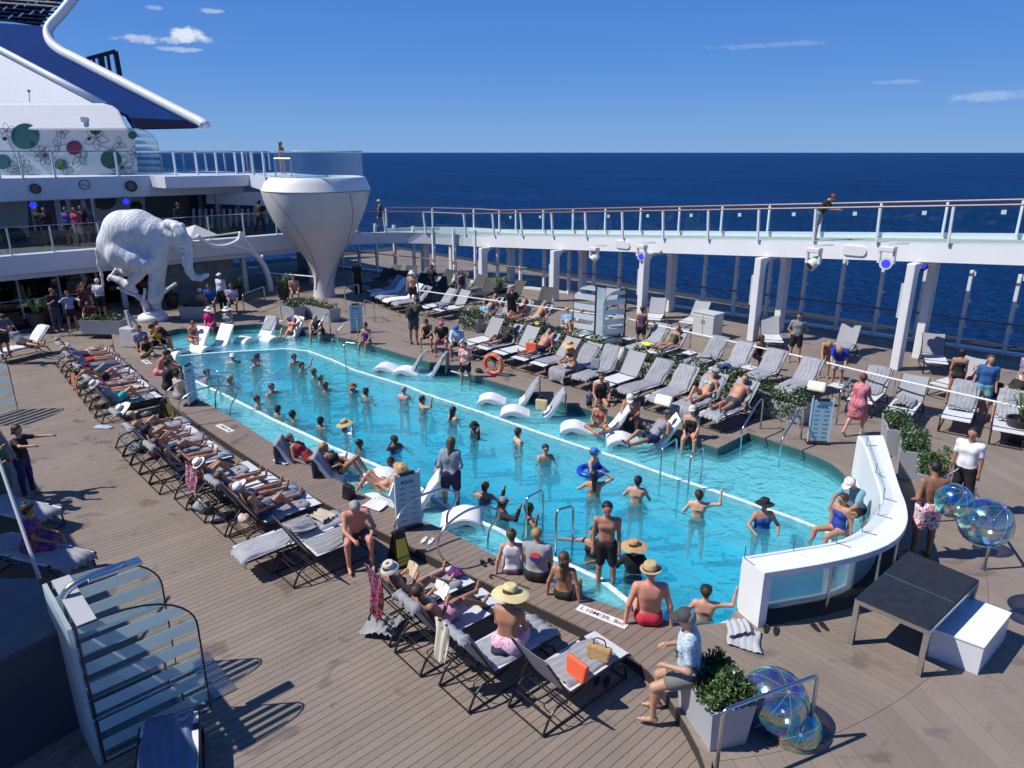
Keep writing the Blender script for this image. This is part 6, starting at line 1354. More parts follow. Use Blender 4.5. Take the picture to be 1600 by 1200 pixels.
def elephant_mat():
    m = bpy.data.materials.new('elephant white'); m.use_nodes = True; nt = m.node_tree; b = nt.nodes['Principled BSDF']; L = nt.links.new; b.inputs['Roughness'].default_value = .55
    t = nt.nodes.new('ShaderNodeTexCoord'); n = nt.nodes.new('ShaderNodeTexNoise'); n.inputs['Scale'].default_value = 2.2; n.inputs['Detail'].default_value = 8; n.inputs['Roughness'].default_value = .7; n.inputs['Distortion'].default_value = 1.5; mp = nt.nodes.new('ShaderNodeMapping'); mp.inputs['Scale'].default_value = (1.6, 1.6, .8); L(t.outputs['Object'], mp.inputs['Vector']); L(mp.outputs[0], n.inputs['Vector'])
    w = nt.nodes.new('ShaderNodeTexWave'); w.inputs['Scale'].default_value = 1.5; w.inputs['Distortion'].default_value = 6; w.inputs['Detail'].default_value = 4; L(mp.outputs[0], w.inputs['Vector'])
    ad = nt.nodes.new('ShaderNodeMath'); ad.operation = 'MULTIPLY_ADD'; L(w.outputs[0], ad.inputs[0]); ad.inputs[1].default_value = .10; L(n.outputs[0], ad.inputs[2])
    bp = nt.nodes.new('ShaderNodeBump'); bp.inputs['Strength'].default_value = .9; bp.inputs['Distance'].default_value = .075; L(ad.outputs[0], bp.inputs['Height']); L(bp.outputs[0], b.inputs['Normal'])
    r = nt.nodes.new('ShaderNodeValToRGB'); L(n.outputs[0], r.inputs[0]); r.color_ramp.elements[0].position = .3; r.color_ramp.elements[0].color = (.52, .55, .58, 1); r.color_ramp.elements[1].position = .6; r.color_ramp.elements[1].color = (.78, .79, .80, 1); L(r.outputs[0], b.inputs['Base Color']); return m
EM = elephant_mat(); el = thing('elephant_sculpture', 'big white elephant sculpture balancing on a bare white tree', 'sculpture', (0, 0, 0))
link(bpy.data.objects.new('elephant_body', np_mesh('elephant_body', V, Q, EM)), el)
def etube(rows, name): 
    q = [EP(x, y, dd) for x, y, r, dd in rows]; s_ = smooth(q, 4); rs = [r*ES for x, y, r, dd in rows]; k = len(rows)-1; r_ = [rs[min(int(i/4), k)]+(rs[min(int(i/4)+1, k)]-rs[min(int(i/4), k)])*(i/4 % 1) for i in range(len(s_))]
    mb = MB(); mb.tube(s_, r_, 8); return mb.build(name, EM, el, smooth=True)
etube([(184, 449, 2, -.4), (200, 457, 3.2, -.35), (214, 462, 4, -.3), (226, 472, 6, -.2), (232, 486, 7, 0), (238, 504, 9, 0)], 'branch'); etube([(252, 504, 7, 0), (247, 488, 6, 0), (244, 474, 8, -.1)], 'branch'); etube([(248, 462, 3, -.4), (256, 457, 2.8, -.6), (266, 449, 2.4, -.8), (275, 443, 2.6, -.9)], 'branch'); etube([(222, 476, 3, -.3), (226, 458, 2.4, -.4), (226, 450, 2.2, -.4)], 'branch')
mb = MB(); mb.lathe([(.36, 0), (.38, .16), (.34, .20), (.001, .20)], 20, c=EP(241, 485, -.1)-Vector((0, 0, .2))); mb.build('perch_drum', EM, el, smooth=True)
mb = MB(); mb.lathe([(.62, 0), (.58, .2), (.42, .30), (.001, .30)], 20, c=(EB.x, EB.y, ZU)); mb.build('base_rock', WHITE, el, smooth=True)
EYE = mat('eye dark', (.02, .02, .02), .2); mb = MB(); mb.lathe([(.0005, -.04), (.04, 0), (.0005, .04)], 8, c=EP(284, 388, -.5)); mb.build('eye', EYE, el)
# ================================================================ people
SKIN = [(.58, .34, .24), (.50, .27, .18), (.42, .205, .125), (.28, .13, .075), (.13, .06, .035), (.55, .24, .16)]   # pale, fair, tanned, brown, dark, sunburned
SKM = [mat('skin %d' % i, c, .55, var=.07, vscale=6, rnd=.16) for i, c in enumerate(SKIN)]
HAIRC = {'k': (.010, .008, .007), 'b': (.045, .022, .010), 'n': (.09, .05, .025), 'y': (.35, .22, .09), 'g': (.30, .29, .28), 'w': (.6, .58, .55), 'r': (.13, .03, .015)}
HRM = {k: mat('hair '+k, c, .55, bump=.9, bscale=45, var=.3, vscale=22) for k, c in HAIRC.items()}
CC = {}
def cm(col, pat=None):
    key = (col, pat)
    if key not in CC:
        nm = 'cloth %s' % len(CC)
        m = mat(nm, col, .8, bump=.25, bscale=30, var=.10, vscale=5)
        if pat:
            nt = m.node_tree; b = nt.nodes['Principled BSDF']; L = nt.links.new; t = nt.nodes.new('ShaderNodeTexCoord'); n = nt.nodes.new('ShaderNodeTexNoise'); n.inputs['Scale'].default_value = 14; n.inputs['Detail'].default_value = 3; n.inputs['Distortion'].default_value = 1.5; L(t.outputs['Object'], n.inputs['Vector'])
            r = nt.nodes.new('ShaderNodeValToRGB'); r.color_ramp.interpolation = 'CONSTANT'; e = r.color_ramp.elements; e[0].position = 0; e[0].color = (*col, 1); e[1].position = .47; e[1].color = (*pat[0], 1)
            if len(pat) > 1: q = e.new(.58); q.color = (*pat[1], 1)
            L(n.outputs[0], r.inputs[0]); L(r.outputs[0], b.inputs['Base Color'])
        CC[key] = m
    return CC[key]
V3 = lambda x, y, z: np.array((x, y, z), float)
def unit(v): v = np.array(v, float); return v/np.linalg.norm(v)
# limb directions in the person's own frame: x = their right, y = forward, z = up; right side given, left mirrored unless given
DN = (0, 0, -1)
POSES = {
 'stand': dict(t=(0, .03, 1), ua=(.16, -.05, -1), fa=(.08, .18, -1), th=(.06, .02, -1), sh=(.02, -.03, -1), tl=(-.12, .06, -1), sl=(-.05, -.08, -1)),
 'walk': dict(t=(0, .08, 1), ua=(.15, .35, -1), fa=(.05, .7, -.7), ul=(-.15, -.4, -1), fl=(-.05, .1, -1), th=(.05, .35, -1), sh=(.02, -.05, -1), tl=(-.05, -.25, -1), sl=(0, -.5, -.85)),
 'run': dict(t=(0, .15, 1), ua=(.2, -.6, -.8), fa=(0, .5, -.3), ul=(-.2, .3, -1), fl=(.1, .8, .3), th=(.05, .6, -1), sh=(0, -.3, -1), tl=(-.05, -.3, -1), sl=(0, -1, -.4)),
 'phone': dict(t=(0, 0, 1), ua=(.2, .25, -1), fa=(-.25, .8, .55), th=(.08, 0, -1), sh=(.02, 0, -1), hd=(0, .25, 1)),
 'hips': dict(t=(0, -.02, 1), ua=(.5, -.2, -1), fa=(-.5, .3, -.5), th=(.12, 0, -1), sh=(.05, 0, -1)),
 'back_hands': dict(t=(0, -.02, 1), ua=(.25, -.25, -1), fa=(-.25, .55, -.35), th=(.1, 0, -1), sh=(.03, 0, -1), hd=(0, .3, 1)),
 'bend': dict(t=(0, .75, .8), ua=(.1, .5, -1), fa=(-.1, .8, -.5), th=(.07, -.12, -1), sh=(.02, -.05, -1), hd=(0, 1, .1)),
 'lean': dict(t=(0, .45, 1), ua=(.15, .6, -.8), fa=(-.2, .8, -.1), th=(.07, -.1, -1), sh=(.02, 0, -1), hd=(0, .8, .6)),
 'swim': dict(t=(0, .05, 1), ua=(.55, .5, -.55), fa=(.1, 1, -.1), th=(.12, .05, -1), sh=(.03, -.1, -1)),
 'up': dict(t=(0, 0, 1), ua=(.75, .35, .15), fa=(.05, .35, 1), th=(.1, 0, -1), sh=(.03, 0, -1)),
 'out': dict(t=(0, .05, 1), ua=(.55, .8, -.2), fa=(.05, 1, .05), th=(.1, 0, -1), sh=(.03, 0, -1)),
 'side': dict(t=(0, .02, 1), ua=(1, .3, -.2), fa=(.8, .6, 0), ul=(-.5, .6, -.6), fl=(.3, .9, .1), th=(.1, 0, -1), sh=(.03, 0, -1)),
 'wave': dict(t=(0, 0, 1), ua=(.9, .2, .1), fa=(.1, .1, 1), ul=(-.5, .2, -.8), fl=(.1, .8, -.3), th=(.1, 0, -1), sh=(.03, 0, -1)),
 'head': dict(t=(0, 0, 1), ua=(.9, .3, .35), fa=(-.75, -.05, .45), ul=(-.6, .3, -.6), fl=(.2, .8, -.2), th=(.1, 0, -1), sh=(.03, 0, -1)),
 'rest': dict(t=(0, .05, 1), ua=(.45, .25, -.8), fa=(-.35, .9, -.15), th=(.1, 0, -1), sh=(.03, 0, -1)),
 'sit': dict(t=(0, .10, 1), ua=(.15, .30, -1), fa=(-.22, .85, -.35), th=(.14, 1, -.05), sh=(.02, .12, -1), hd=(0, .2, 1)),
 'hunch': dict(t=(0, .42, 1), ua=(.2, .75, -.8), fa=(-.35, .75, -.25), th=(.28, 1, .02), sh=(0, .08, -1), hd=(0, .8, .9)),
 'prop': dict(t=(0, -.08, 1), ua=(.35, -.12, -1), fa=(.12, -.05, -1), th=(.16, 1, 0), sh=(.04, .2, -1), hd=(0, .15, 1)),
 'cross': dict(t=(0, .18, 1), ua=(.15, .35, -1), fa=(-.25, .9, -.1), th=(.65, .9, .12), sh=(-.9, .35, -.25), hd=(0, .5, 1)),
 'lie': dict(t=(0, -.86, .72), ua=(.30, .1, -1), fa=(.05, .9, -.25), th=(.09, 1, .04), sh=(.04, 1, -.05), hd=(0, -.55, .9)),
 'knee': dict(t=(0, -.86, .72), ua=(.30, .2, -1), fa=(-.1, .9, .0), th=(.10, .85, .62), sh=(.02, .62, -.80), tl=(-.10, 1, .06), sl=(-.03, 1, -.05), hd=(0, -.5, .9)),
 'knees': dict(t=(0, -.86, .72), ua=(.28, .35, -.9), fa=(-.2, .8, .35), th=(.08, .80, .70), sh=(.02, .55, -.85), hd=(0, -.4, .9)),
 'read': dict(t=(0, -.82, .78), ua=(.28, .45, -.9), fa=(-.30, .62, .62), th=(.10, .9, .45), sh=(.02, .8, -.50), tl=(-.10, 1, .05), sl=(-.04, 1, -.04), hd=(0, -.25, 1)),
 'armsup': dict(t=(0, -.88, .66), ua=(.8, -.3, .65), fa=(-.75, -.35, .5), th=(.10, .85, .60), sh=(.02, .62, -.80), tl=(-.10, .95, .4), sl=(-.03, .8, -.5), hd=(0, -.8, .7)),
 'flat': dict(t=(0, -1, .12), ua=(.35, .9, -.15), fa=(.1, 1, -.05), th=(.09, 1, .02), sh=(.04, 1, -.03), hd=(0, -1, .2)),
 'leanback': dict(t=(0, .10, 1), ua=(.3, -.1, -1), fa=(-.3, .8, -.1), th=(.20, .75, -.55), sh=(.02, .0, -1), tl=(-.10, .90, -.48), sl=(0, -.02, -1), hd=(0, .25, 1)),
}
NP = [0]
POSE_T = [None]
def person(anchor, yaw, pose, label, skin=1, hair='b', hstyle='short', wear=(), hat=None, size=1.0, girth=1.0, fem=False, z_mode='feet', hires=False, glasses=False, jit=.10, rz_only=None, group=None, mirror=False, turn=0):
    """anchor = where the feet, the seat or the waterline are; yaw in ship degrees, 0 = facing +X (the bow)"""
    NP[0] += 1; rr = np.random.RandomState(NP[0]*13+5); po = dict(POSES[pose]); po['t'] = POSE_T[0] or po['t']; s = size*(.94 if fem else 1.0); g = girth*(.93 if fem else 1.0)
    J = lambda v: unit(np.array(v, float)+rr.normal(0, jit*.6, 3)*(1 if jit else 0))
    mir = lambda v: (-v[0], v[1], v[2])
    T = unit(po['t']); Rv = V3(1, 0, 0); Fv = np.cross(T, Rv)
    uaR, faR, thR, shR = J(po['ua']), J(po['fa']), unit(po['th']), unit(po['sh'])
    uaL, faL = J(po.get('ul', mir(po['ua']))), J(po.get('fl', mir(po['fa']))); thL, shL = unit(po.get('tl', mir(po['th']))), unit(po.get('sl', mir(po['sh'])))
    P0 = V3(0, 0, 0); N = P0+T*.50*s; sw = (.155 if fem else .178)*s; hw = (.088 if fem else .078)*s
    SR, SL_ = N-T*.045*s+Rv*sw, N-T*.045*s-Rv*sw; HR, HL = P0+Rv*hw-T*.02*s, P0-Rv*hw-T*.02*s
    ER, EL = SR+uaR*.29*s, SL_+uaL*.29*s; WR, WL = ER+faR*.25*s, EL+faL*.25*s; KR, KL = HR+thR*.43*s, HL+thL*.43*s; AR, AL = KR+shR*.41*s, KL+shL*.41*s
    hd = unit(po.get('hd', (0, .04, 1))); hd = unit(hd+rr.normal(0, .05, 3)); hr = unit(np.cross(V3(0, 1, 0)*(1 if abs(hd[1]) < .93 else 0)+V3(0, 0, 1)*(0 if abs(hd[1]) < .93 else -1), hd)); 
    ta = R(turn)+rr.normal(0, .15); hf0 = np.cross(hd, hr); hf = hf0*math.cos(ta)+hr*math.sin(ta); hr = np.cross(hf, hd)
    HC = N+hd*.175*s; r = []
    def c(a, b, ra, rb=None, k=None): r.append((a, b, ra*s, (ra if rb is None else rb)*s)+((k*s,) if k else ())); return len(r)-1
    ix = {}
    ix['hip'] = c(P0-Rv*.065*s-Fv*.01*s, P0+Rv*.065*s-Fv*.01*s, .108*g); ix['butt'] = c(P0-Rv*.07*s-Fv*.04*s-T*.03*s, P0+Rv*.07*s-Fv*.04*s-T*.03*s, .088*g)
    ix['belly'] = c(P0+T*.12*s-Rv*.045*s+Fv*(.012+.05*(g-.93))*s, P0+T*.12*s+Rv*.045*s+Fv*(.012+.05*(g-.93))*s, .102*g); ix['waist'] = c(P0+T*.22*s-Rv*.042*s, P0+T*.22*s+Rv*.042*s, (.090 if fem else .102)*g)
    ix['chest'] = c(P0+T*.335*s-Rv*.065*s, P0+T*.335*s+Rv*.065*s, .105*g); ix['upper'] = c(P0+T*.42*s-Rv*.09*s, P0+T*.42*s+Rv*.09*s, .078*g)
    if fem:
        ix['br'] = c(P0+T*.325*s+Rv*.072*s+Fv*.075*s, P0+T*.33*s+Rv*.07*s+Fv*.08*s, .058*g, k=.03); ix['bl'] = c(P0+T*.325*s-Rv*.072*s+Fv*.075*s, P0+T*.33*s-Rv*.07*s+Fv*.08*s, .058*g, k=.03)
    else: ix['pec'] = c(P0+T*.36*s-Rv*.07*s+Fv*.045*s, P0+T*.36*s+Rv*.07*s+Fv*.045*s, .068*g, k=.03)
    c(SL_, SR, .052, k=.05); c(N-T*.04*s, N+hd*.09*s, .056, .050, k=.035)
    for S_, E_, W_, n_, fd in ((SR, ER, WR, 'r', faR), (SL_, EL, WL, 'l', faL)):
        c(S_, S_+(E_-S_)*.3, .053*g**.5, .046*g**.5, k=.03); ix['ua'+n_] = c(S_, E_, .046*g**.5, .036*g**.5, k=.025); ix['fa'+n_] = c(E_, W_, .038*g**.5, .026, k=.02)
        c(W_, W_+fd*.055*s, .026, .030, k=.012); c(W_+fd*.055*s, W_+fd*.10*s, .028, .018, k=.012)
    for H_, K_, A_, n_, sd in ((HR, KR, AR, 'r', shR), (HL, KL, AL, 'l', shL)):
        ix['th'+n_] = c(H_, K_, .088*g, .055*g**.5, k=.045); ix['sh'+n_] = c(K_, A_, .052*g**.5, .034, k=.02)
        kb = unit(np.cross(np.cross(sd, V3(0, 1, 0)*(1 if abs(sd[1]) < .8 else 0)+V3(0, 0, 1)*(0 if abs(sd[1]) < .8 else 1)), sd)); fw = kb if abs(sd[1]) < .8 else kb
        c(K_+(A_-K_)*.22-fw*.016*s, K_+(A_-K_)*.42-fw*.018*s, .052*g**.5, .044, k=.02)
        fdv = unit(fw+sd*(.15 if abs(sd[1]) < .8 else .25)); ft = A_+sd*.035*s; c(ft-fdv*.035*s, ft+fdv*.10*s, .032, .028, k=.02); c(ft+fdv*.10*s, ft+fdv*.165*s, .027, .020, k=.02)
    c(HC+hd*.022*s-hf*.020*s, HC+hd*.022*s+hf*.018*s, .086, .082, k=.02); c(HC-hd*.02*s+hf*.03*s, HC-hd*.078*s+hf*.048*s, .060, .036, k=.03)
    c(HC-hd*.005*s+hf*.096*s, HC-hd*.030*s+hf*.108*s, .010, .014, k=.01)
    for q in (-1, 1): c(HC+hr*q*.083*s-hd*.005*s-hf*.01*s, HC+hr*q*.090*s+hd*.012*s-hf*.018*s, .013, .015, k=.006)
    h = (.0165 if hires else .024)*max(s, .6)
    D, L0 = sdf_field(r, h, .05*s, .07*s); V, Q = surface_nets(D, L0, h)
    # put the figure on what carries it
    if z_mode == 'feet': dz = -V[:, 2].min()
    elif z_mode == 'seat': dz = .100*g*s
    elif z_mode == 'lounger': dz = .105*g*s
    elif z_mode == 'water': dz = 0
    else: dz = z_mode
    an = Vector(anchor); root = thing('person', label, 'person', (an.x, an.y, an.z+dz), R(yaw-90), group or 'people on the pool deck')
    body = link(bpy.data.objects.new('body', np_mesh('body', V, Q, SKM[skin])), root)
    if hires:                              # five fingers on each hand, joined to the body mesh
        bm_ = MB(); bm_.v = [tuple(v) for v in V]; bm_.f = [tuple(int(i) for i in q) for q in Q]
        for W_, fd, sd_ in ((WR, faR, 1), (WL, faL, -1)):
            ac = unit(np.cross(fd, V3(0, 0, 1)+.01)); up = np.cross(ac, fd)
            for k in range(4):
                b0 = W_+fd*.075*s+ac*(k-1.5)*.017*s; l = (.07, .08, .075, .058)[k]*s*.8; m_ = b0+fd*l*.55-up*.006*s; e = m_+fd*l*.4-up*.026*s
                bm_.tube([Vector(b0), Vector(m_), Vector(e)], [.0095*s, .0085*s, .006*s], 5)
            b0 = W_+fd*.03*s-ac*sd_*.024*s; bm_.tube([Vector(b0), Vector(b0+fd*.03*s-ac*sd_*.022*s), Vector(b0+fd*.06*s-ac*sd_*.020*s-up*.01*s)], [.012*s, .010*s, .007*s], 5)
        me = bm_.mesh('body', True); me.materials.append(SKM[skin]); old = body.data; body.data = me; bpy.data.meshes.remove(old)
    # hair
    if hstyle != 'bald':
        hp = [(HC+hd*.030*s-hf*.028*s, HC+hd*.034*s+hf*.004*s, .094*s, .090*s)]
        if hstyle in ('short',): hp.append((HC-hd*.01*s-hf*.045*s, HC-hd*.04*s-hf*.04*s, .065*s, .055*s))
        if hstyle in ('bob', 'long', 'curly', 'pony', 'bun'): hp.append((HC-hd*.01*s-hf*.04*s, HC-hd*.05*s-hf*.045*s, .072*s, .060*s))
        if hstyle in ('bob', 'long', 'curly'): 
            for q in (-1, 1): hp.append((HC+hr*q*.055*s-hf*.02*s, HC+hr*q*.062*s-hd*.10*s-hf*.025*s, .042*s, .030*s))
        if hstyle in ('long', 'curly'): hp.append((HC-hf*.06*s-hd*.05*s, N-Fv*.105*s-T*.16*s, .060*s, .036*s)); 
        if hstyle == 'curly':
            for k in range(14): q = HC-hf*.05*s-hd*(.02+.02*k)*s*.8+rr.normal(0, .048, 3)*s; hp.append((q, q, .036*s, .036*s))
        if hstyle == 'pony': hp.append((HC-hf*.09*s+hd*.03*s, HC-hf*.13*s-hd*.12*s, .028*s, .018*s))
        if hstyle == 'bun': hp.append((HC-hf*.06*s+hd*.11*s, HC-hf*.065*s+hd*.115*s, .034*s, .034*s))
        if hstyle == 'cropped': hp = [(HC+hd*.024*s-hf*.026*s, HC+hd*.026*s, .091*s, .086*s)]
        hh = .014*max(s, .6)
        Dh, Lh = sdf_field(hp, hh, .02*s, .03*s)
        X = Lh[0]+hh*np.arange(Dh.shape[0])[:, None, None]; Y = Lh[1]+hh*np.arange(Dh.shape[1])[None, :, None]; Z = Lh[2]+hh*np.arange(Dh.shape[2])[None, None, :]
        pn = unit(hf*1.0-hd*.75); pc = HC+hf*.052*s+hd*.045*s; cut = (X-pc[0])*pn[0]+(Y-pc[1])*pn[1]+(Z-pc[2])*pn[2]; back = (X-HC[0])*hf[0]+(Y-HC[1])*hf[1]+(Z-HC[2])*hf[2]+.012*s; Dh = np.maximum(Dh, np.minimum(cut, back).astype(np.float32))
        Vh, Qh = surface_nets(Dh, Lh, hh)
        if len(Qh): link(bpy.data.objects.new('hair', np_mesh('hair', Vh, Qh, HRM[hair])), root)
    def folds(Vg, Qg, s):                  # soft creases in cloth
        a, b_, c_ = Vg[Qg[:, 0]], Vg[Qg[:, 1]], Vg[Qg[:, 2]]; n_ = np.cross(b_-a, c_-a); N_ = np.zeros_like(Vg)
        for q in range(4): np.add.at(N_, Qg[:, q], n_)
        N_ /= np.linalg.norm(N_, axis=1)[:, None]+1e-9; f_ = rr.uniform(22, 40, 3); w = np.sin(Vg@unit(rr.normal(0, 1, 3))*f_[0]+2*np.sin(Vg[:, 2]*9+f_[1]))*.6+np.sin(Vg@unit(rr.normal(0, 1, 3))*f_[2])*.4
        return Vg+N_*(w*.0045*s)[:, None]
    # clothes: the same skeleton, a little larger, cut where they end
    def garment(name, rows, m, k=.05, hg=None):
        if not rows: return
        hg = hg or h; Dg, Lg = sdf_field(rows, hg, k*s, .06*s); Vg, Qg = surface_nets(Dg, Lg, hg); return link(bpy.data.objects.new(name, np_mesh(name, folds(Vg, Qg, s), Qg, m)), root)
    def cp(i, off, t0=0, t1=1):
        a, b, ra, rb = r[i][:4]; return (a+(b-a)*t0, a+(b-a)*t1, ra+(rb-ra)*t0+off*s, ra+(rb-ra)*t1+off*s)+tuple(r[i][4:5])
    tor = ['hip', 'butt', 'belly', 'waist', 'chest']; bust = ['br', 'bl'] if fem else ['pec']
    for kind, col, *pt in wear:
        m = cm(col, tuple(pt) if pt else None); o = .009
        if kind == 'onepiece':
            rows = [cp(ix[q], o) for q in tor+bust]+[(SR-Rv*.07*s+T*.01*s, P0+T*.36*s+Rv*.075*s+Fv*.06*s, .018*s, .02*s), (SL_+Rv*.07*s+T*.01*s, P0+T*.36*s-Rv*.075*s+Fv*.06*s, .018*s, .02*s), (SR-Rv*.07*s, P0+T*.32*s+Rv*.05*s-Fv*.085*s, .016*s, .02*s), (SL_+Rv*.07*s, P0+T*.32*s-Rv*.05*s-Fv*.085*s, .016*s, .02*s)]; garment('swimsuit', rows, m)
        elif kind == 'bikini':
            bt = [cp(ix[q], .010, 0, 1) for q in bust]+[(P0+T*.325*s+Rv*.10*s*q2+Fv*.02*s, P0+T*.325*s+Rv*.04*s*q2-Fv*.095*s*g, .022*s, .016*s) for q2 in (-1, 1)]+[(P0+T*.325*s-Rv*.04*s-Fv*.10*s*g, P0+T*.325*s+Rv*.04*s-Fv*.10*s*g, .014*s, .014*s)]
            garment('bikini_top', bt, m, .01, h*.8); garment('bikini_bottom', [cp(ix[q], .008) for q in ('hip', 'butt')], m)
        elif kind == 'bottom': garment('swim_bottom', [cp(ix[q], .009) for q in ('hip', 'butt')], m)
        elif kind in ('trunks', 'shorts', 'pants'):
            e = {'trunks': .50, 'shorts': .72, 'pants': 1}[kind]; f = .020 if kind != 'pants' else .016
            rows = [cp(ix['hip'], .014), cp(ix['butt'], .012)]+[cp(ix[q], f+.008, .0, e) for q in ('thr', 'thl')]
            if kind == 'pants': rows += [cp(ix[q], .020, 0, .9) for q in ('shr', 'shl')]
            garment(kind if kind != 'pants' else 'trousers', rows, m)
        elif kind in ('tshirt', 'shirt', 'tank'):
            rows = [cp(ix[q], .014) for q in tor[:1]+tor[2:]+['upper']+bust]; rows[0] = cp(ix['hip'], .018)
            if kind != 'tank': rows += [cp(ix[q], .016, 0, .62 if kind == 'tshirt' else 1) for q in ('uar', 'ual')]+[(SL_, SR, .060*s, .060*s)]
            if kind == 'shirt': rows += [cp(ix[q], .014, 0, .85) for q in ('far', 'fal')]
            garment('shirt', rows, m)
        elif kind in ('dress', 'longdress', 'wrap'):
            rows = [cp(ix[q], .020) for q in tor+bust]+([cp(ix[q], .020) for q in ('upper',)]+[cp(ix[q], .022, 0, .5) for q in ('uar', 'ual')] if kind != 'wrap' else [])
            e = .80 if kind != 'longdress' else 1; rows += [cp(ix[q], .045, 0, e) for q in ('thr', 'thl')]+[((HR+HL)/2, ((HR+KR)/2+(HL+KL)/2)/2+(KR+KL-HR-HL)/2*.28, .115*s*g, .135*s*g)]; garment('dress', rows, m, .07)
        elif kind == 'skirt': garment('skirt', [cp(ix['hip'], .02), cp(ix['butt'], .02)]+[cp(ix[q], .035, 0, .6) for q in ('thr', 'thl')]+[((HR+HL)/2, (HR+HL)/2*.5+(KR+KL)/2*.5, .11*s, .12*s)], m, .07)
    # hats
    if hat:
        kind, hc = hat[0], hat[1]; m = mat('hat %s' % (hc,), hc, .8, bump=.5, bscale=60, var=.08, vscale=10); up, tw = unit(hd-hf*.10), hf
        tw = unit(tw-up*np.dot(tw, up)); sd = np.cross(tw, up); M = Matrix(((sd[0], tw[0], up[0]), (sd[1], tw[1], up[1]), (sd[2], tw[2], up[2]))); cc = Vector(HC+hd*.045*s-hf*.008*s)
        if kind == 'cap':
            mb = MB(); mb.lathe([(.101*s, -.01*s), (.101*s, .015*s), (.088*s, .052*s), (.055*s, .078*s), (.001, .084*s)], 16, M=M, c=cc); mb.build('hat', m, root, auto=60)
            pts = [Vector((.085*s*math.cos(a), .07*s+.115*s*math.sin(a), -.004*s-.02*s*math.sin(a))) for a in [PI*k/8 for k in range(9)]]; mb = MB(); mb.prism([M @ p+cc for p in pts], M @ Vector((0, 0, .008*s))); fixn(mb.build('visor', m, root))
        else:
            bw = {'brim': .20, 'wide': .25, 'bucket': .155, 'fedora': .145}[kind]; ch = {'brim': .10, 'wide': .10, 'bucket': .085, 'fedora': .10}[kind]
            dr = {'brim': -.025, 'wide': -.04, 'bucket': -.05, 'fedora': .004}[kind]
            pr_ = [(bw*s, dr*s), ((bw*.55+.05)*s, dr*.2*s), (.102*s, .0), (.098*s, .02*s), (.090*s, ch*.85*s), (.07*s, ch*s), (.02*s, (ch-.012)*s), (.001, (ch-.014)*s)]; n_ = 24; mb = MB(); mb.lathe(pr_, n_, M=M, c=cc)
            mb.v = [tuple(Vector(v)+(M @ Vector((0, 0, 1)))*(.012*s*math.sin(3*math.atan2((Vector(v)-cc).dot(Vector(tw)), (Vector(v)-cc).dot(Vector(sd)))) if ((Vector(v)-cc).length > .13*s and kind in ('brim', 'wide')) else 0)) for v in mb.v]
            mb.build('hat', m, root, auto=60)
            if len(hat) > 2: mb = MB(); mb.lathe([(.106*s, .002), (.104*s, .024*s), (.100*s, .026*s)], 18, M=M, c=cc); mb.build('hat_band', mat('band %s' % (hat[2],), hat[2], .7), root)
    # face
    if hires or glasses:
        if glasses:
            mb = MB()
            for q in (-1, 1): mb.lathe([(.001, -.006*s), (.026*s, -.004*s), (.026*s, .004*s), (.001, .006*s)], 10, c=Vector(HC+hf*.087*s+hr*q*.031*s+hd*.012*s), M=Vector(hf).to_track_quat('Z', 'Y').to_matrix())
            mb.bar(Vector(HC+hf*.09*s-hr*.06*s+hd*.015*s), Vector(HC+hf*.09*s+hr*.06*s+hd*.015*s), .008*s); mb.build('sunglasses', mat('sunglass lens', (.01, .01, .012), .08), root)
        else:
            for q in (-1, 1): mb = MB(); mb.lathe([(.0005, -.008*s), (.010*s, 0), (.0005, .008*s)], 8, c=Vector(HC+hf*.088*s+hr*q*.030*s+hd*.010*s)); mb.build('eye', EYE, root)
        mb = MB(); mb.tube([Vector(HC+hf*(.098-.010*abs(q))*s+hr*q*.020*s-hd*.058*s) for q in (-1, 0, 1)], [.002, .0045*s, .002], 5); mb.build('mouth', mat('lips', (.28, .08, .06), .5), root)
    return root, dict(HC=HC, N=N, WR=WR, WL=WL, HR=HR, dz=dz, faR=faR, s=s, T=T, Fv=Fv)
def held(res, at, name, mesh_fn, mtl, label, cat):
    """something in a hand: a thing of its own standing where the hand is"""
    root, J = res; M = Matrix.Translation(root.location) @ Matrix.Rotation(root.rotation_euler.z, 4, 'Z'); p = M @ Vector(at); o = mesh_fn(); o = o.build(name, mtl); o.location = p; o.rotation_euler = (0, 0, root.rotation_euler.z); return tag(o, label, cat)
def yawcam(a): return a-47-90          # 0 = facing the camera, 90 = facing image right, 180 = away, -90 = image left (ship degrees)
def YC(a):
    v = Vector((math.sin(R(a)), -math.cos(R(a)))); U = .683*v.x-.731*v.y; W = .731*v.x+.683*v.y; return math.degrees(math.atan2(W, U))
def onl(key, dy=0, dx=0):
    u, v, z, rz, a = LNG[key]; d = Vector((-math.sin(rz), math.cos(rz))); sdv = Vector((math.cos(rz), math.sin(rz))); return (u+d.x*dy+sdv.x*dx, v+d.y*dy+sdv.y*dx, z+LG+.03), math.degrees(rz)+90
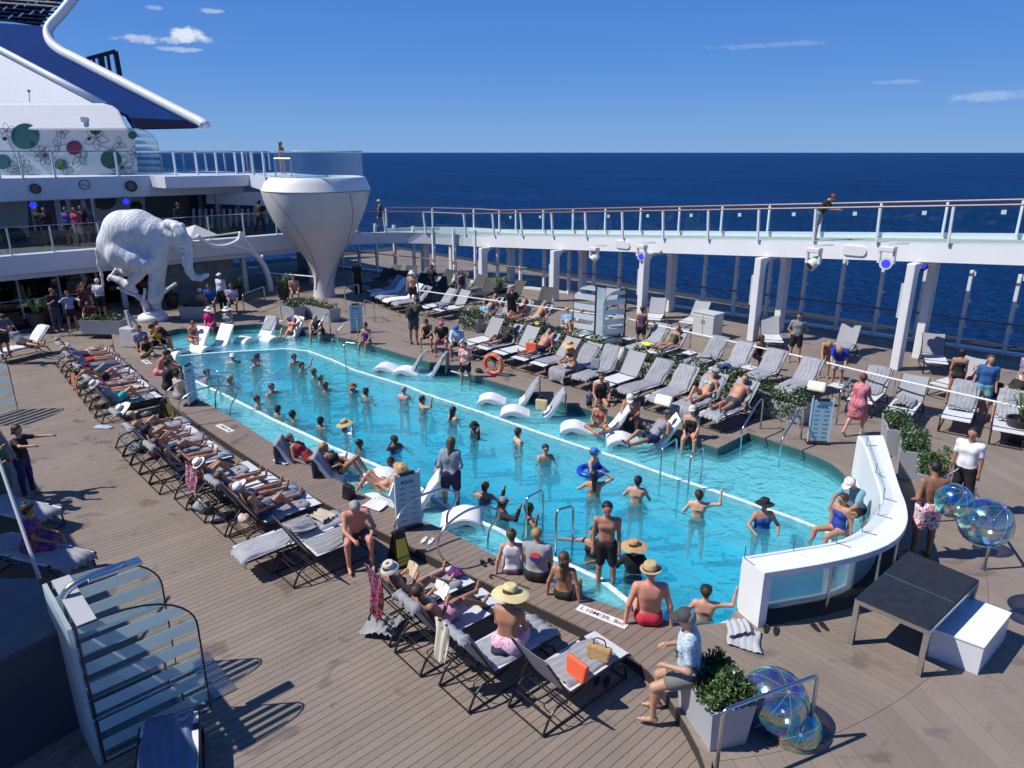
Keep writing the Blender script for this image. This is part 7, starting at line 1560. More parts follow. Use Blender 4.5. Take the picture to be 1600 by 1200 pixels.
# ================================================================ the crowd
K, Wt, NVY, GRY, RED_, PNK, TEA, BLU_, GRNc = (.012, .012, .014), (.75, .76, .78), (.012, .02, .07), (.22, .23, .25), (.55, .04, .03), (.65, .12, .30), (.02, .42, .42), (.02, .10, .45), (.03, .22, .08)
STRAWc = (.50, .34, .15); PSTR = (.62, .50, .28)
gS = 'people standing in the pool water'
def swim(px, py, yaw, pose, label, **k):
    p = P(px, py, 0); k.setdefault('depth', 1.02); dp = k.pop('depth'); z = k.pop('z', None)
    # hips hang below the water line so that the chest shows
    return person((p.x, p.y, 0), YC(yaw), pose, label, z_mode=-.47 if px < 600 else -.38 if px < 880 else -.16, group=gS, **k)
SW = [
 (365, 566, 20, 'rest', 'person in a white cap at the back wall of the pool', dict(skin=0, hair='w', hat=('cap', Wt), wear=[('tshirt', (.5, .45, .35))])),
 (402, 564, 90, 'out', 'dark haired woman pushing both arms forward at the back of the pool', dict(skin=1, hair='k', hstyle='bob', fem=True, wear=[('onepiece', K)])),
 (459, 567, 60, 'rest', 'dark haired man at the back of the pool behind the raised arms woman', dict(skin=2, hair='k')),
 (472, 578, 80, 'up', 'woman with black hair clasping raised hands at the back', dict(skin=1, hair='k', hstyle='bob', fem=True, wear=[('onepiece', K)])),
 (490, 588, 85, 'swim', 'brown haired woman in a green suit beside the green cap', dict(skin=1, hair='n', hstyle='bob', fem=True, wear=[('onepiece', GRNc)])),
 (500, 598, 80, 'out', 'person in a green swimming cap with arms forward', dict(skin=2, hair='b', hat=('cap', (.03, .3, .2)), fem=True, wear=[('onepiece', K)])),
 (508, 610, 80, 'out', 'woman stretching her arms over the water in front of the green cap', dict(skin=2, hair='b', hstyle='bob', fem=True, wear=[('onepiece', K)])),
 (551, 612, 60, 'rest', 'woman in a brown visor hat right of the arm stretching group', dict(skin=1, hair='b', hat=('bucket', (.30, .14, .06)), hstyle='bob', fem=True, wear=[('onepiece', K)])),
 (572, 620, 150, 'rest', 'woman with brown bun seen from behind near the visor hat', dict(skin=0, hair='b', hstyle='bun', fem=True, wear=[('onepiece', K)])),
 (631, 622, 160, 'rest', 'grey haired person in blue seen from behind in mid pool', dict(skin=0, hair='g', wear=[('onepiece', NVY)], fem=True)),
 (661, 637, 120, 'wave', 'woman in black raising an arm in mid pool', dict(skin=1, hair='k', hstyle='bob', fem=True, wear=[('onepiece', K)])),
 (707, 655, 130, 'rest', 'black haired woman seen from behind right of the raised arms', dict(skin=1, hair='k', hstyle='long', fem=True, wear=[('onepiece', K)])),
 (741, 680, 100, 'wave', 'person in black long sleeves and black hat with a hand up', dict(skin=3, hair='k', hat=('bucket', K), fem=True, wear=[('onepiece', K), ('shirt', K)])),
 (810, 690, 110, 'hips', 'woman with hair bun in a black strapped top in mid pool', dict(skin=0, hair='b', hstyle='bun', fem=True, wear=[('onepiece', K)])),
 (852, 716, 10, 'rest', 'short haired woman in sunglasses in mid pool', dict(skin=1, hair='k', fem=True, glasses=True, wear=[('onepiece', K)])),
 (925, 736, 60, 'rest', 'person with a blue cap on a blue float', dict(skin=0, hair='r', hat=('cap', (.02, .2, .6)), fem=True, wear=[('onepiece', BLU_)])),
 (928, 774, 170, 'head', 'woman with long black hair raising one hand to her head', dict(skin=1, hair='k', hstyle='long', fem=True, wear=[('bikini', K)])),
 (994, 784, 165, 'rest', 'woman in a striped dark bikini with white hair clip', dict(skin=0, hair='k', hstyle='bun', fem=True, wear=[('bikini', NVY)])),
 (1090, 806, 160, 'wave', 'dark haired woman raising her right hand near the far ladder', dict(skin=0, hair='b', hstyle='bun', fem=True, wear=[('bikini', K)])),
 (1190, 821, 0, 'rest', 'woman in a black sun hat and blue swimsuit near the bar', dict(skin=1, hair='k', hat=('brim', K), fem=True, girth=1.2, wear=[('onepiece', (.015, .06, .30))])),
 (1100, 966, 165, 'wave', 'woman in a black cap waving beside the curved bar', dict(skin=1, hair='b', hat=('cap', K), fem=True, wear=[('bikini', K)])),
 (424, 614, 60, 'swim', 'person with wet brown hair left of mid pool', dict(skin=1, hair='n')),
 (402, 632, 90, 'side', 'person with arms spread near the left ladder', dict(skin=1, hair='b', fem=True, wear=[('onepiece', K)])),
 (434, 648, 150, 'swim', 'dark haired woman in crossed black straps on the left', dict(skin=1, hair='b', hstyle='bun', fem=True, wear=[('onepiece', K)])),
 (456, 656, 120, 'swim', 'woman in a blue swimsuit next to the crossed black straps', dict(skin=3, hair='k', fem=True, wear=[('onepiece', (.02, .07, .35))])),
 (501, 667, 150, 'swim', 'woman with black topknot seen from behind on the left', dict(skin=1, hair='k', hstyle='bun', fem=True, wear=[('onepiece', K)])),
 (540, 672, 120, 'wave', 'person in a big straw hat and white long sleeved shirt', dict(skin=1, hair='b', hat=('wide', STRAWc, (.25, .10, .03)), fem=True, wear=[('shirt', Wt)])),
 (323, 591, 90, 'swim', 'person behind the left ladder loops with bare shoulders', dict(skin=1, hair='b')),
 (359, 600, 60, 'rest', 'blond person right of the left ladder loops', dict(skin=1, hair='y', hstyle='bob', fem=True, wear=[('onepiece', GRY)])),
 (560, 702, 110, 'swim', 'dark skinned woman in a pink floral swimsuit', dict(skin=4, hair='k', hstyle='cropped', fem=True, girth=1.2, wear=[('onepiece', (.5, .03, .30), (.1, .02, .2))])),
 (618, 701, 60, 'head', 'dark skinned woman in blue shading her eyes', dict(skin=4, hair='k', hstyle='cropped', fem=True, girth=1.15, wear=[('onepiece', (.02, .04, .40))])),
 (610, 738, 150, 'swim', 'woman with dark hair seen from behind above the straw hat bather', dict(skin=1, hair='b', hstyle='bun', fem=True, wear=[('onepiece', K)])),
 (686, 744, 120, 'rest', 'sun tanned person half hidden behind the grey shirt woman', dict(skin=2, hair='b')),
 (757, 778, 165, 'swim', 'woman with reddish bun and red straps', dict(skin=1, hair='r', hstyle='bun', fem=True, wear=[('onepiece', (.45, .03, .03))])),
 (785, 806, 110, 'up', 'person in grey cap and black wet suit dancing', dict(skin=3, hair='k', hat=('cap', GRY), wear=[('shirt', K)])),
 (826, 812, 100, 'wave', 'person with black hair and green top behind the ladder loop', dict(skin=3, hair='k', hstyle='bob', fem=True, wear=[('onepiece', (.02, .25, .10))])),
 (398, 572, 70, 'rest', 'second person low in the water at the back wall', dict(skin=1, hair='n')),
]
for px, py, yw, po, lb, kw in SW: swim(px, py, yw, po, lb, **kw)
# blue tube float
t = thing('swim_float', 'blue ring float under the person with the blue cap', 'float', P(924, 738, 0)); mb = MB(); mb.tube([(.28*math.cos(a), .28*math.sin(a), .03) for a in [2*PI*k/20 for k in range(20)]], .07, 8, closed=True); mb.build('ring', mat('float blue', (.01, .06, .50), .3), t, smooth=True)
gE = 'people sitting at the pool edge'
def sit(px, py, z, yaw, label, pose='sit', **k): return person(P(px, py, z), YC(yaw), pose, label, z_mode='seat', group=gE, **k)
def std(px, py, z, yaw, label, pose='stand', **k): return person(P(px, py, z), YC(yaw), pose, label, z_mode='feet', **k)
Z = ZU
# far end and far edge
sit(246, 537, Z, 60, 'person in a yellow shirt sitting at the far left corner', skin=3, hair='k', wear=[('tshirt', (.75, .38, .02)), ('shorts', K)])
sit(300, 533, .14, 70, 'sunburned woman sitting on the leftmost ledge lounger', 'cross', skin=5, hair='n', hstyle='bun', fem=True, wear=[('onepiece', (.35, .08, .05))])
sit(330, 512, Z, 10, 'woman in a bright pink robe and white straw hat at the far end', fem=True, girth=1.25, skin=1, hair='w', hat=('brim', (.75, .70, .62)), wear=[('dress', (.60, .01, .16))])
sit(359, 511, Z, 0, 'woman in a pale blue swimsuit and white hat beside the pink robe', fem=True, girth=1.15, skin=1, hair='g', hat=('brim', (.75, .72, .66)), wear=[('onepiece', (.25, .45, .50))])
person(P(453, 523, .12), YC(-10), 'armsup', 'sunbathing woman with hands behind her head on a ledge lounger', z_mode='seat', skin=5, hair='b', hstyle='bob', fem=True, wear=[('bikini', (.3, .1, .05))], group=gE)
sit(500, 522, Z, -10, 'older man in black vest sitting left of the steps handrail', 'hunch', skin=1, hair='g', hstyle='cropped', girth=1.15, wear=[('tank', K), ('shorts', K)])
sit(574, 537, Z, -15, 'woman in a purple swimsuit sitting right of the back pool sign', skin=1, hair='b', hstyle='bun', fem=True, wear=[('onepiece', (.10, .03, .25))])
std(728, 608, -.20, -5, 'woman in a coral shirt and black shorts standing in the shallow water', 'bend' if False else 'back_hands', skin=1, hair='b', hstyle='pony', fem=True, glasses=True, wear=[('tshirt', (.70, .16, .12), (.85, .6, .55)), ('trunks', K)], size=.97)
std(648, 538, Z, 165, 'man with a backpack and white cap in dark shirt', 'lean', skin=3, hair='k', hat=('cap', Wt), size=1.05, wear=[('tshirt', (.05, .05, .035)), ('shorts', (.07, .07, .06))])
bp_ = thing('backpack', 'dark backpack on the man in the white cap', 'backpack', P(648, 538, Z)+Vector((-.02, -.16, 1.02))); mb = MB(); mb.box((0, 0, .2), (.30, .17, .42)); mb.build('bag', mat('backpack cloth', (.03, .03, .025), .8), bp_, bevel=.05); mb = MB(); mb.box((0, -.1, .12), (.2, .06, .2)); mb.build('pocket', mat('backpack cloth', (.03, .03, .025), .8), bp_, bevel=.02)
for px, py, lb, kw in ((669, 545, 'woman in black leaning on her knees, left of the seated three', dict(hair='k', hstyle='bob', fem=True, wear=[('tank', K), ('trunks', K)])), (692, 551, 'man with a pink cap and black shirt, middle of the seated three', dict(hair='g', hat=('cap', (.4, .12, .15)), wear=[('tshirt', K), ('trunks', (.30, .05, .10))])), (716, 557, 'man in pale blue long sleeves and blue cap, right of the seated three', dict(hair='g', hat=('cap', (.05, .12, .4)), wear=[('shirt', (.45, .58, .70)), ('trunks', K)]))):
    p = P(px, py-16, Z+.4); person((p.x, p.y, Z+.42), YC(-5), 'hunch', lb, z_mode='seat', skin=2, group='three people sitting on a far lounger', **kw)
def rec(key, pose, label, dy=-.16, dx=0, **k):
    p, yw = onl(key, dy, dx); a = R(LNG[key][4]); POSE_T[0] = (0, -math.cos(a), math.sin(a)); res = person(p, yw, pose, label, z_mode='lounger', group='people lying on the loungers', **k); POSE_T[0] = None; return res
rec('A10', 'read', 'man in black shirt and cap reclining with a phone', skin=2, hair='k', hat=('cap', K), wear=[('tshirt', K), ('trunks', K)])
rec('A8', 'lie', 'bare chested red skinned man reclining in black trunks', skin=5, hair='k', girth=1.2, wear=[('trunks', K)])
p, yw = onl('A6', .25); person(p, yw, 'cross', 'woman in a tan sun hat sitting cross legged in a black bikini', z_mode='lounger', skin=2, hair='b', hstyle='long', fem=True, hat=('wide', (.55, .38, .20)), wear=[('bikini', K)], group='people lying on the loungers')
rec('A1', 'knee', 'woman in a mint bikini and grey cap reclining on the far side', skin=2, hair='b', hat=('cap', (.25, .28, .30)), fem=True, hires=True, wear=[('bikini', (.25, .75, .62))])
rec('A0', 'lie', 'muscular man in dark trunks reclining beside the hedge', skin=2, hair='k', girth=1.1, hires=True, dx=0, wear=[('trunks', (.06, .06, .07))])
rec('R8', 'lie', 'man in patterned shorts lying on the raised far row', skin=2, hair='g', wear=[('trunks', (.2, .2, .22), (.5, .5, .5))]); rec('R9', 'knee', 'person half hidden lying beside the white headrest', skin=5, hair='b', fem=True, wear=[('bikini', K)])
p, yw = onl('R7', .0); person((p[0]-.9, p[1], p[2]), yw, 'knees', 'woman in a white top sitting on a raised lounger left of the striped screen', z_mode='lounger', skin=1, hair='b', hstyle='bob', fem=True, wear=[('tank', Wt), ('bottom', K)], group='people lying on the loungers')
p = P(757, 496, Z+.4); person((p.x+.2, p.y, Z+.40), YC(20), 'knees', 'woman in a pale blue top next to the striped screen', z_mode='seat', skin=1, hair='n', fem=True, glasses=True, wear=[('tshirt', (.25, .48, .60))])
sit(890, 513, Z+.42, 10, 'person in a light blue shirt left of the far striped screen', 'knees', skin=1, hair='y', hat=('cap', (.5, .38, .22)), wear=[('tshirt', (.20, .45, .62))])
std(646, 482, Z, 0, 'bare chested man in a white hat behind the towelled loungers', skin=1, hair='g', hat=('bucket', Wt), wear=[('trunks', K)]); std(800, 513, Z, 20, 'man in a dark shirt behind the raised loungers', skin=1, hair='n', wear=[('tshirt', K), ('trunks', K)])
std(1000, 548, Z, 150, 'woman in a purple top with one arm bent right of the striped screen', skin=2, hair='b', fem=True, wear=[('tank', (.10, .04, .10)), ('trunks', K)])
sit(1184, 560, Z+.4, 10, 'woman with long dark hair eating in the shade behind the column', skin=2, hair='b', hstyle='long', fem=True, wear=[('onepiece', K)])
std(1286, 592, Z, -20, 'woman with tousled blond hair behind the far loungers', 'bend', skin=1, hair='y', hstyle='long', fem=True, wear=[('onepiece', (.3, .15, .08))]); std(1305, 606, Z, -30, 'person in a bright blue shirt bending over a lounger', 'bend', skin=1, hair='y', wear=[('tshirt', (.01, .03, .40)), ('shorts', (.5, .5, .52))])
std(1334, 681, Z, 120, 'woman in a red patterned dress walking past the planters', 'walk', skin=1, hair='r', hstyle='short', fem=True, girth=1.15, hires=True, wear=[('dress', (.42, .05, .09), (.55, .22, .25))])
std(1487, 632, Z, 150, 'woman in a black swimsuit standing by the glass wind wall', skin=2, hair='k', hstyle='bob', fem=True, wear=[('onepiece', K)]); std(1528, 655, Z, -30, 'man in a blue and grey shirt standing on the right', skin=1, hair='n', wear=[('tshirt', (.02, .10, .28)), ('trunks', (.15, .35, .4))], size=1.03)
sit(1515, 612, Z+.42, -40, 'red haired woman in sunglasses reclining on the right', 'knee', skin=1, hair='r', glasses=True, fem=True, wear=[('onepiece', (.03, .15, .50))]); sit(1548, 628, Z+.42, -40, 'woman with curly blond hair in a grey shirt on the right', skin=1, hair='y', hstyle='curly', fem=True, wear=[('tshirt', (.04, .05, .06)), ('trunks', Wt)])
sit(1577, 622, Z+.42, -70, 'man in pink shorts and dark shirt lounging at the right', 'knees', skin=2, hair='k', hat=('cap', K), wear=[('tshirt', K), ('trunks', (.65, .15, .18))])
# right side
std(1495, 800, Z, -50, 'ship officer in a white uniform shirt holding the steel rail', 'stand', skin=2, hair='k', size=1.04, hires=True, wear=[('tshirt', (.78, .79, .82)), ('pants', K)])
for q in (-1, 1): pass
std(1436, 870, Z, 180, 'bare chested man in red and white floral shorts seen from behind', 'back_hands', skin=3, hair='k', hstyle='cropped', girth=1.15, size=1.06, hires=True, wear=[('shorts', (.5, .02, .04), (.75, .7, .7))])
sit(1336, 800, Z+.10, -60, 'man in a blue shirt and white cap sitting inside the curved bar', 'hunch', skin=2, hair='g', hires=True, hat=('cap', Wt), wear=[('tshirt', (.16, .33, .42)), ('trunks', K)])
sit(1308, 832, Z-.05, -70, 'woman in a blue swimsuit behind the glass splash guard', 'prop', skin=2, hair='b', fem=True, glasses=True, wear=[('onepiece', (.02, .05, .30))])
sit(1079, 683, Z, -20, 'woman in a black swimsuit and white cap sitting on the far edge', skin=1, hair='b', hat=('cap', (.6, .57, .48)), fem=True, girth=1.3, hires=True, glasses=True, wear=[('onepiece', K)])
p = P(1020, 688, .16); person((p.x, p.y, .16), YC(-60), 'read', 'person in sunglasses and dark top on the ledge lounger', z_mode='seat', skin=2, hair='k', hat=('cap', (.08, .08, .09)), glasses=True, wear=[('tank', (.25, .27, .33)), ('trunks', NVY)], group=gE)
sit(987, 655, Z, -20, 'tanned man in a white cap hunched on the far edge', 'hunch', skin=2, hair='g', hat=('cap', (.65, .63, .58)), hires=True, wear=[('trunks', (.05, .06, .08))])
p = P(938, 668, .15); person((p.x, p.y, .15), YC(-20), 'cross', 'woman in a red bikini and sunglasses on the ledge lounger', z_mode='seat', skin=2, hair='b', hstyle='bun', glasses=True, fem=True, wear=[('bikini', (.5, .03, .05))], group=gE)
sit(938, 628, Z, 0, 'adult with sunglasses behind holding a small child', skin=2, hair='b', glasses=True, wear=[('tank', K)]); person(P(920, 648, .0), YC(10), 'stand', 'small child in a blue shirt standing at the far edge', z_mode='feet', size=.42, skin=1, hair='n', wear=[('tshirt', (.05, .10, .22)), ('trunks', K)], jit=.05)
# near edge group
sit(800, 893, Z, 178, 'woman with a curly updo and white top sitting on the coping', 'prop', skin=1, hair='n', hstyle='bun', fem=True, hires=True, jit=.03, wear=[('tank', Wt), ('bottom', (.2, .1, .15))])
gm = sit(838, 903, Z, 165, 'man in a grey t shirt with a sunset emblem on the back', 'sit', skin=1, hair='y', hstyle='cropped', girth=1.18, hires=True, wear=[('tshirt', (.30, .31, .33)), ('trunks', K)])
sit(881, 932, Z, 160, 'woman with long curly brown hair in a black bikini', 'prop', skin=2, hair='n', hstyle='curly', fem=True, hires=True, wear=[('bikini', K), ('bottom', K)])
std(944, 925, -.20, -8, 'boy in black shorts standing on the step with hands before him', 'stand', skin=2, hair='k', size=1.0, girth=.88, hires=True, wear=[('shorts', K)])
swim(926, 868, -40, 'side', 'dark haired woman holding the ladder loop behind the boy', skin=2, hair='b', hstyle='bun', fem=True, wear=[('onepiece', K)])
swim(989, 893, 175, 'rest', 'person in a tan sun hat and black shirt behind the red trunks man', skin=1, hair='b', hat=('wide', (.45, .28, .14)), wear=[('shirt', K)], fem=True)
sit(1012, 970, Z, 176, 'broad backed man in red trunks and straw fedora sitting on the coping', 'prop', skin=5, hair='g', hstyle='cropped', girth=1.14, size=1.12, hires=True, jit=.03, hat=('fedora', (.50, .36, .18), (.05, .03, .02)), wear=[('bottom', (.62, .03, .06))])
q = P(1079, 1046, .86); person((q.x, q.y, 0), YC(-105), 'leanback', 'man in a blue floral shirt and grey cap leaning on the planter', z_mode='feet', skin=1, hair='g', size=1.12, girth=1.04, hires=True, hat=('cap', (.05, .055, .055)), wear=[('tshirt', (.28, .46, .62), (.62, .66, .66), (.10, .25, .45)), ('trunks', (.16, .16, .15))], jit=.03)
std(706, 800, -.20, 172, 'woman with grey blond hair in a loose grey shirt standing in the shallow water', 'back_hands', skin=1, hair='n', hstyle='long', fem=True, size=1.04, girth=1.25, hires=True, wear=[('shirt', (.27, .31, .36)), ('shorts', (.01, .015, .04))])
p = P(536, 735, .2); person((p.x, p.y, .18), YC(75), 'knees', 'blond woman in a black swimsuit on the near ledge lounger', z_mode='seat', skin=2, hair='y', hstyle='bun', fem=True, hires=True, glasses=True, wear=[('onepiece', K)], group=gE)
p = P(484, 718, .2); person((p.x, p.y, .18), YC(80), 'lie', 'woman in a dark red top and cap on the near ledge lounger', z_mode='seat', skin=2, hair='b', fem=True, hat=('cap', (.2, .18, .15)), wear=[('tank', (.35, .03, .04)), ('bottom', K)], group=gE)
p = P(598, 765, .2); person((p.x, p.y, .18), YC(-100), 'knees', 'woman in a straw hat and pale bikini on the near ledge lounger', z_mode='seat', skin=1, hair='y', hstyle='bob', fem=True, hires=True, hat=('brim', (.55, .38, .18)), wear=[('bikini', (.35, .65, .55))], group=gE)
# left end near side
sit(222, 545, Z, 30, 'man in a blue and white top sitting beside the pool lift', skin=2, hair='k', wear=[('tshirt', (.05, .10, .25), (.4, .45, .5)), ('trunks', K)]); sit(233, 555, Z, 20, 'dark haired person in patterned top right of the pool lift', 'hunch', skin=3, hair='k', hstyle='bob', fem=True, wear=[('tank', K), ('shorts', (.5, .48, .3))])
std(268, 560, -.20, -70, 'woman in a black swimsuit bending over at the left end', 'bend', skin=2, hair='k', fem=True, wear=[('onepiece', K)])
sit(249, 585, Z, 100, 'person in pink shorts sitting on the near edge at the left', 'hunch', skin=5, hair='b', wear=[('trunks', (.65, .25, .32))]); sit(265, 577, Z, 90, 'dark haired child sitting at the near left corner', size=.75, skin=2, hair='k', wear=[('trunks', K)])
sit(263, 608, Z, 130, 'person in a black shirt sitting with back turned at the left', skin=2, hair='k', girth=1.15, wear=[('tshirt', K), ('trunks', K)]); sit(280, 622, Z, 150, 'woman in a beige top sitting beside the left pool sign', skin=1, hair='k', hstyle='bun', fem=True, wear=[('tshirt', (.45, .36, .28)), ('skirt', (.3, .28, .3))])
# near rows
rec('B0', 'knee', 'man in teal shorts and a white cap reading in the rear row', skin=1, hair='g', hat=('bucket', (.6, .6, .58)), wear=[('tshirt', (.28, .30, .33)), ('trunks', TEA)]); rec('B1', 'lie', 'woman in a bright pink top with dark glasses in the rear row', skin=2, hair='b', fem=True, glasses=True, wear=[('bikini', (.8, .02, .25))])
rec('B2', 'lie', 'woman in a yellow bikini in the rear row', skin=2, hair='y', fem=True, wear=[('bikini', (.6, .4, .05))]); rec('B4', 'knee', 'person in loose grey trousers in the rear row', skin=1, hair='b', fem=True, wear=[('tank', (.30, .02, .08)), ('pants', (.22, .23, .25))])
rec('B5', 'lie', 'person wrapped in a grey towel in the rear row', skin=1, hair='n', wear=[('tshirt', GRY), ('pants', (.20, .21, .23))]); rec('B6', 'lie', 'man in red shorts and a tan cap in the rear row', skin=5, hair='g', hat=('cap', (.45, .35, .22)), wear=[('trunks', (.55, .04, .03)), ('tshirt', (.15, .2, .35))])
rec('B7', 'lie', 'bald man at the far end of the rear row', skin=5, hair='g', hstyle='bald', wear=[('tshirt', GRY), ('trunks', NVY)])
rec('M10', 'knee', 'woman in a white and black sun hat with a knee raised', skin=2, hair='b', fem=True, hat=('wide', (.75, .73, .68), K), wear=[('bikini', K)]); rec('M9', 'read', 'woman in a straw hat reading a paper beside the white sun hat', skin=2, hair='n', fem=True, hat=('cap', (.5, .4, .25)), wear=[('bikini', K)])
rec('M7', 'read', 'tanned man in navy trunks reading a white book', skin=2, hair='k', hat=('cap', K), hires=True, wear=[('trunks', (.02, .05, .12))]); rec('M6', 'lie', 'person behind the tanned reading man in the near row', skin=2, hair='b', fem=True, wear=[('bikini', K)])
rec('M5', 'armsup', 'woman in a red bikini shading her face with both arms', skin=2, hair='b', hstyle='bob', fem=True, hires=True, wear=[('bikini', (.70, .04, .02))]); rec('M4', 'lie', 'person under a white panama hat lying in the near row', skin=2, hair='g', hat=('fedora', (.75, .72, .65), (.1, .1, .1)), wear=[('trunks', GRY)])
rec('M2', 'knee', 'tanned man in a white cap hugging his knee on the near row', skin=2, hair='g', hat=('cap', Wt), hires=True, wear=[('trunks', (.03, .04, .09))])
p = P(556, 838, .42); person((p.x, p.y, LG+.02), YC(20), 'hunch', 'grey haired older man in dark trunks sitting on the lounger end', z_mode='seat', skin=5, hair='g', girth=1.15, hires=True, size=1.04, wear=[('trunks', (.035, .045, .055))])
rd_ = rec('F2', 'read', 'tanned balding man reading an open white book in pink shorts', skin=2, hair='b', hstyle='cropped', hires=True, girth=1.08, wear=[('trunks', (.50, .25, .35))])
rw_ = rec('F3', 'read', 'woman in a pale sun hat reading a paperback in the front group', skin=2, hair='n', fem=True, hires=True, hat=('bucket', (.55, .50, .44)), wear=[('bikini', (.05, .03, .05))])
p, yw = onl('F1', .18, .10); person((p[0], p[1], p[2]), YC(160), 'sit', 'woman in a big straw hat and pink bottoms seen from behind on a lounger', z_mode='lounger', skin=2, hair='b', hstyle='bob', fem=True, size=1.12, girth=1.12, hires=True, jit=.03, hat=('wide', (.66, .56, .28), (.2, .15, .05)), wear=[('bottom', (.62, .22, .42), (.7, .5, .6)), ('skirt', (.62, .22, .42), (.7, .5, .6))])
rec('M3', 'lie', 'person in dark shorts lying between the white panama hat and the white cap', skin=2, hair='n', wear=[('trunks', NVY)]); rec('M8', 'knee', 'woman with fair hair lying beside the straw hat reader', skin=1, hair='y', hstyle='bob', fem=True, wear=[('bikini', (.1, .1, .3))])
rec('B3', 'knee', 'man in black shorts beside the yellow bikini', skin=2, hair='k', wear=[('trunks', K)]); rec('B8', 'lie', 'woman in a white top at the very end of the rear row', skin=1, hair='g', fem=True, wear=[('tank', Wt), ('bottom', K)])
rec('A3', 'lie', 'woman in a dark one piece dozing on the tightly draped towel', skin=2, hair='b', hstyle='bob', fem=True, wear=[('onepiece', NVY)]) if False else None
rec('R11', 'lie', 'man in blue trunks dozing on the raised row at the left', skin=1, hair='n', wear=[('trunks', BLU_)]); rec('R4', 'flat' if False else 'lie', 'woman in an olive swimsuit on the raised row near the cabinet', skin=2, hair='b', fem=True, wear=[('onepiece', (.10, .11, .04))])
for px, py, yw, po, lb, kw in ((560, 462, 40, 'stand', 'dark clothed person standing right of the tulip tub stem', dict(wear=[('tshirt', K), ('pants', K)])), (676, 470, -30, 'hips', 'person in black standing under the left part of the track', dict(wear=[('tshirt', K), ('shorts', NVY)])), (722, 476, 30, 'stand', 'person in a navy top under the track near the dark pot', dict(fem=True, hair='b', hstyle='bob', wear=[('tank', NVY), ('shorts', GRY)])), (1240, 566, -20, 'hips', 'person in a grey top in the shade between the right columns', dict(wear=[('tshirt', GRY), ('shorts', K)])), (1594, 640, -60, 'stand', 'person in pale shorts cut by the right edge', dict(skin=1, wear=[('tshirt', (.3, .25, .35)), ('shorts', Wt)])), (12, 560, 60, 'lean', 'person bending in the shade at the far left edge', dict(wear=[('tshirt', (.1, .12, .2)), ('shorts', K)])), (140, 505, 30, 'stand', 'person in a dark red top in the shade by the left planter', dict(wear=[('tshirt', (.12, .02, .03)), ('pants', K)]))):
    person(P(px, py, ZU), YC(yw), po, lb, z_mode='feet', group='people in the shade under the decks', **{**dict(skin=2, hair='k'), **kw})
# books
def book(res, label, m, w=.15):
    root, J = res; c = (J['WR']+J['WL'])/2+J['faR']*.10; M = Matrix.Translation(root.location) @ Matrix.Rotation(root.rotation_euler.z, 4, 'Z'); t = thing('book', label, 'book', M @ Vector(c), root.rotation_euler.z)
    for s in (-1, 1): mb = MB(); mb.box((s*w*.5, .01*s*s, 0), (w, .014, .21), M=Matrix.Rotation(R(-12*s), 3, 'Z') @ Matrix.Rotation(R(-28), 3, 'X')); mb.build('page_block', m, t)
PAGE = mat('book page', (.75, .74, .70), .7)
book(rd_, 'open white book held by the balding man', PAGE); book(rw_, 'tan paperback held by the woman in the pale hat', mat('paperback', (.55, .45, .28), .7), .11)
# wrap hanging from the backrest, cardigan, dark bag under a lounger
def hang(name, label, key, m, w=.26, drop=.55, dx=0, seed=1):
    u, v, z, rz, a = LNG[key]; aa = R(a); y0 = -.25-.80*math.cos(aa); z0 = LG+.80*math.sin(aa)+.05; mb = MB(); rr = random.Random(seed); n, k = 10, 10; vs = []
    for i in range(k+1):
        for j in range(n+1): q = -1+2*j/n; vs.append((dx+q*w*(1-.25*i/k), y0-.05-.03*i/k-.025*math.sin(6*q+i*.5+seed), z0-drop*i/k*(1+.12*math.sin(3*q+seed))))
    fs = [(i*(n+1)+j, i*(n+1)+j+1, (i+1)*(n+1)+j+1, (i+1)*(n+1)+j) for i in range(k) for j in range(n)]; N_ = len(vs); vs += [(x, y-.012, zz) for x, y, zz in vs]; fs += [tuple(q+N_ for q in reversed(f)) for f in fs]
    mb.add(vs, fs); o = mb.build(name, m, smooth=True); o.location = (u, v, z); o.rotation_euler = (0, 0, rz); tag(o, label, 'cloth')
hang('patterned_wrap', 'dark wrap with red and blue rings hanging behind the reading woman', 'F3', cm((.015, .01, .02), ((.45, .06, .08), (.05, .12, .35))), .20, .75, .05, 2)
hang('cardigan', 'cream cardigan hanging from the backrest behind the straw hat woman', 'F1', CREAM, .15, .60, -.22, 3); hang('beach_towel', 'red and blue floral beach towel over a near row backrest', 'M4', cm((.05, .08, .2), ((.5, .03, .06), (.6, .6, .62))), .32, .55, 0, 4); hang('beach_towel', 'orange and red beach towel hanging in the rear row', 'B2', cm((.5, .03, .02), ((.65, .35, .08), (.6, .6, .6))), .28, .5, 0, 5)
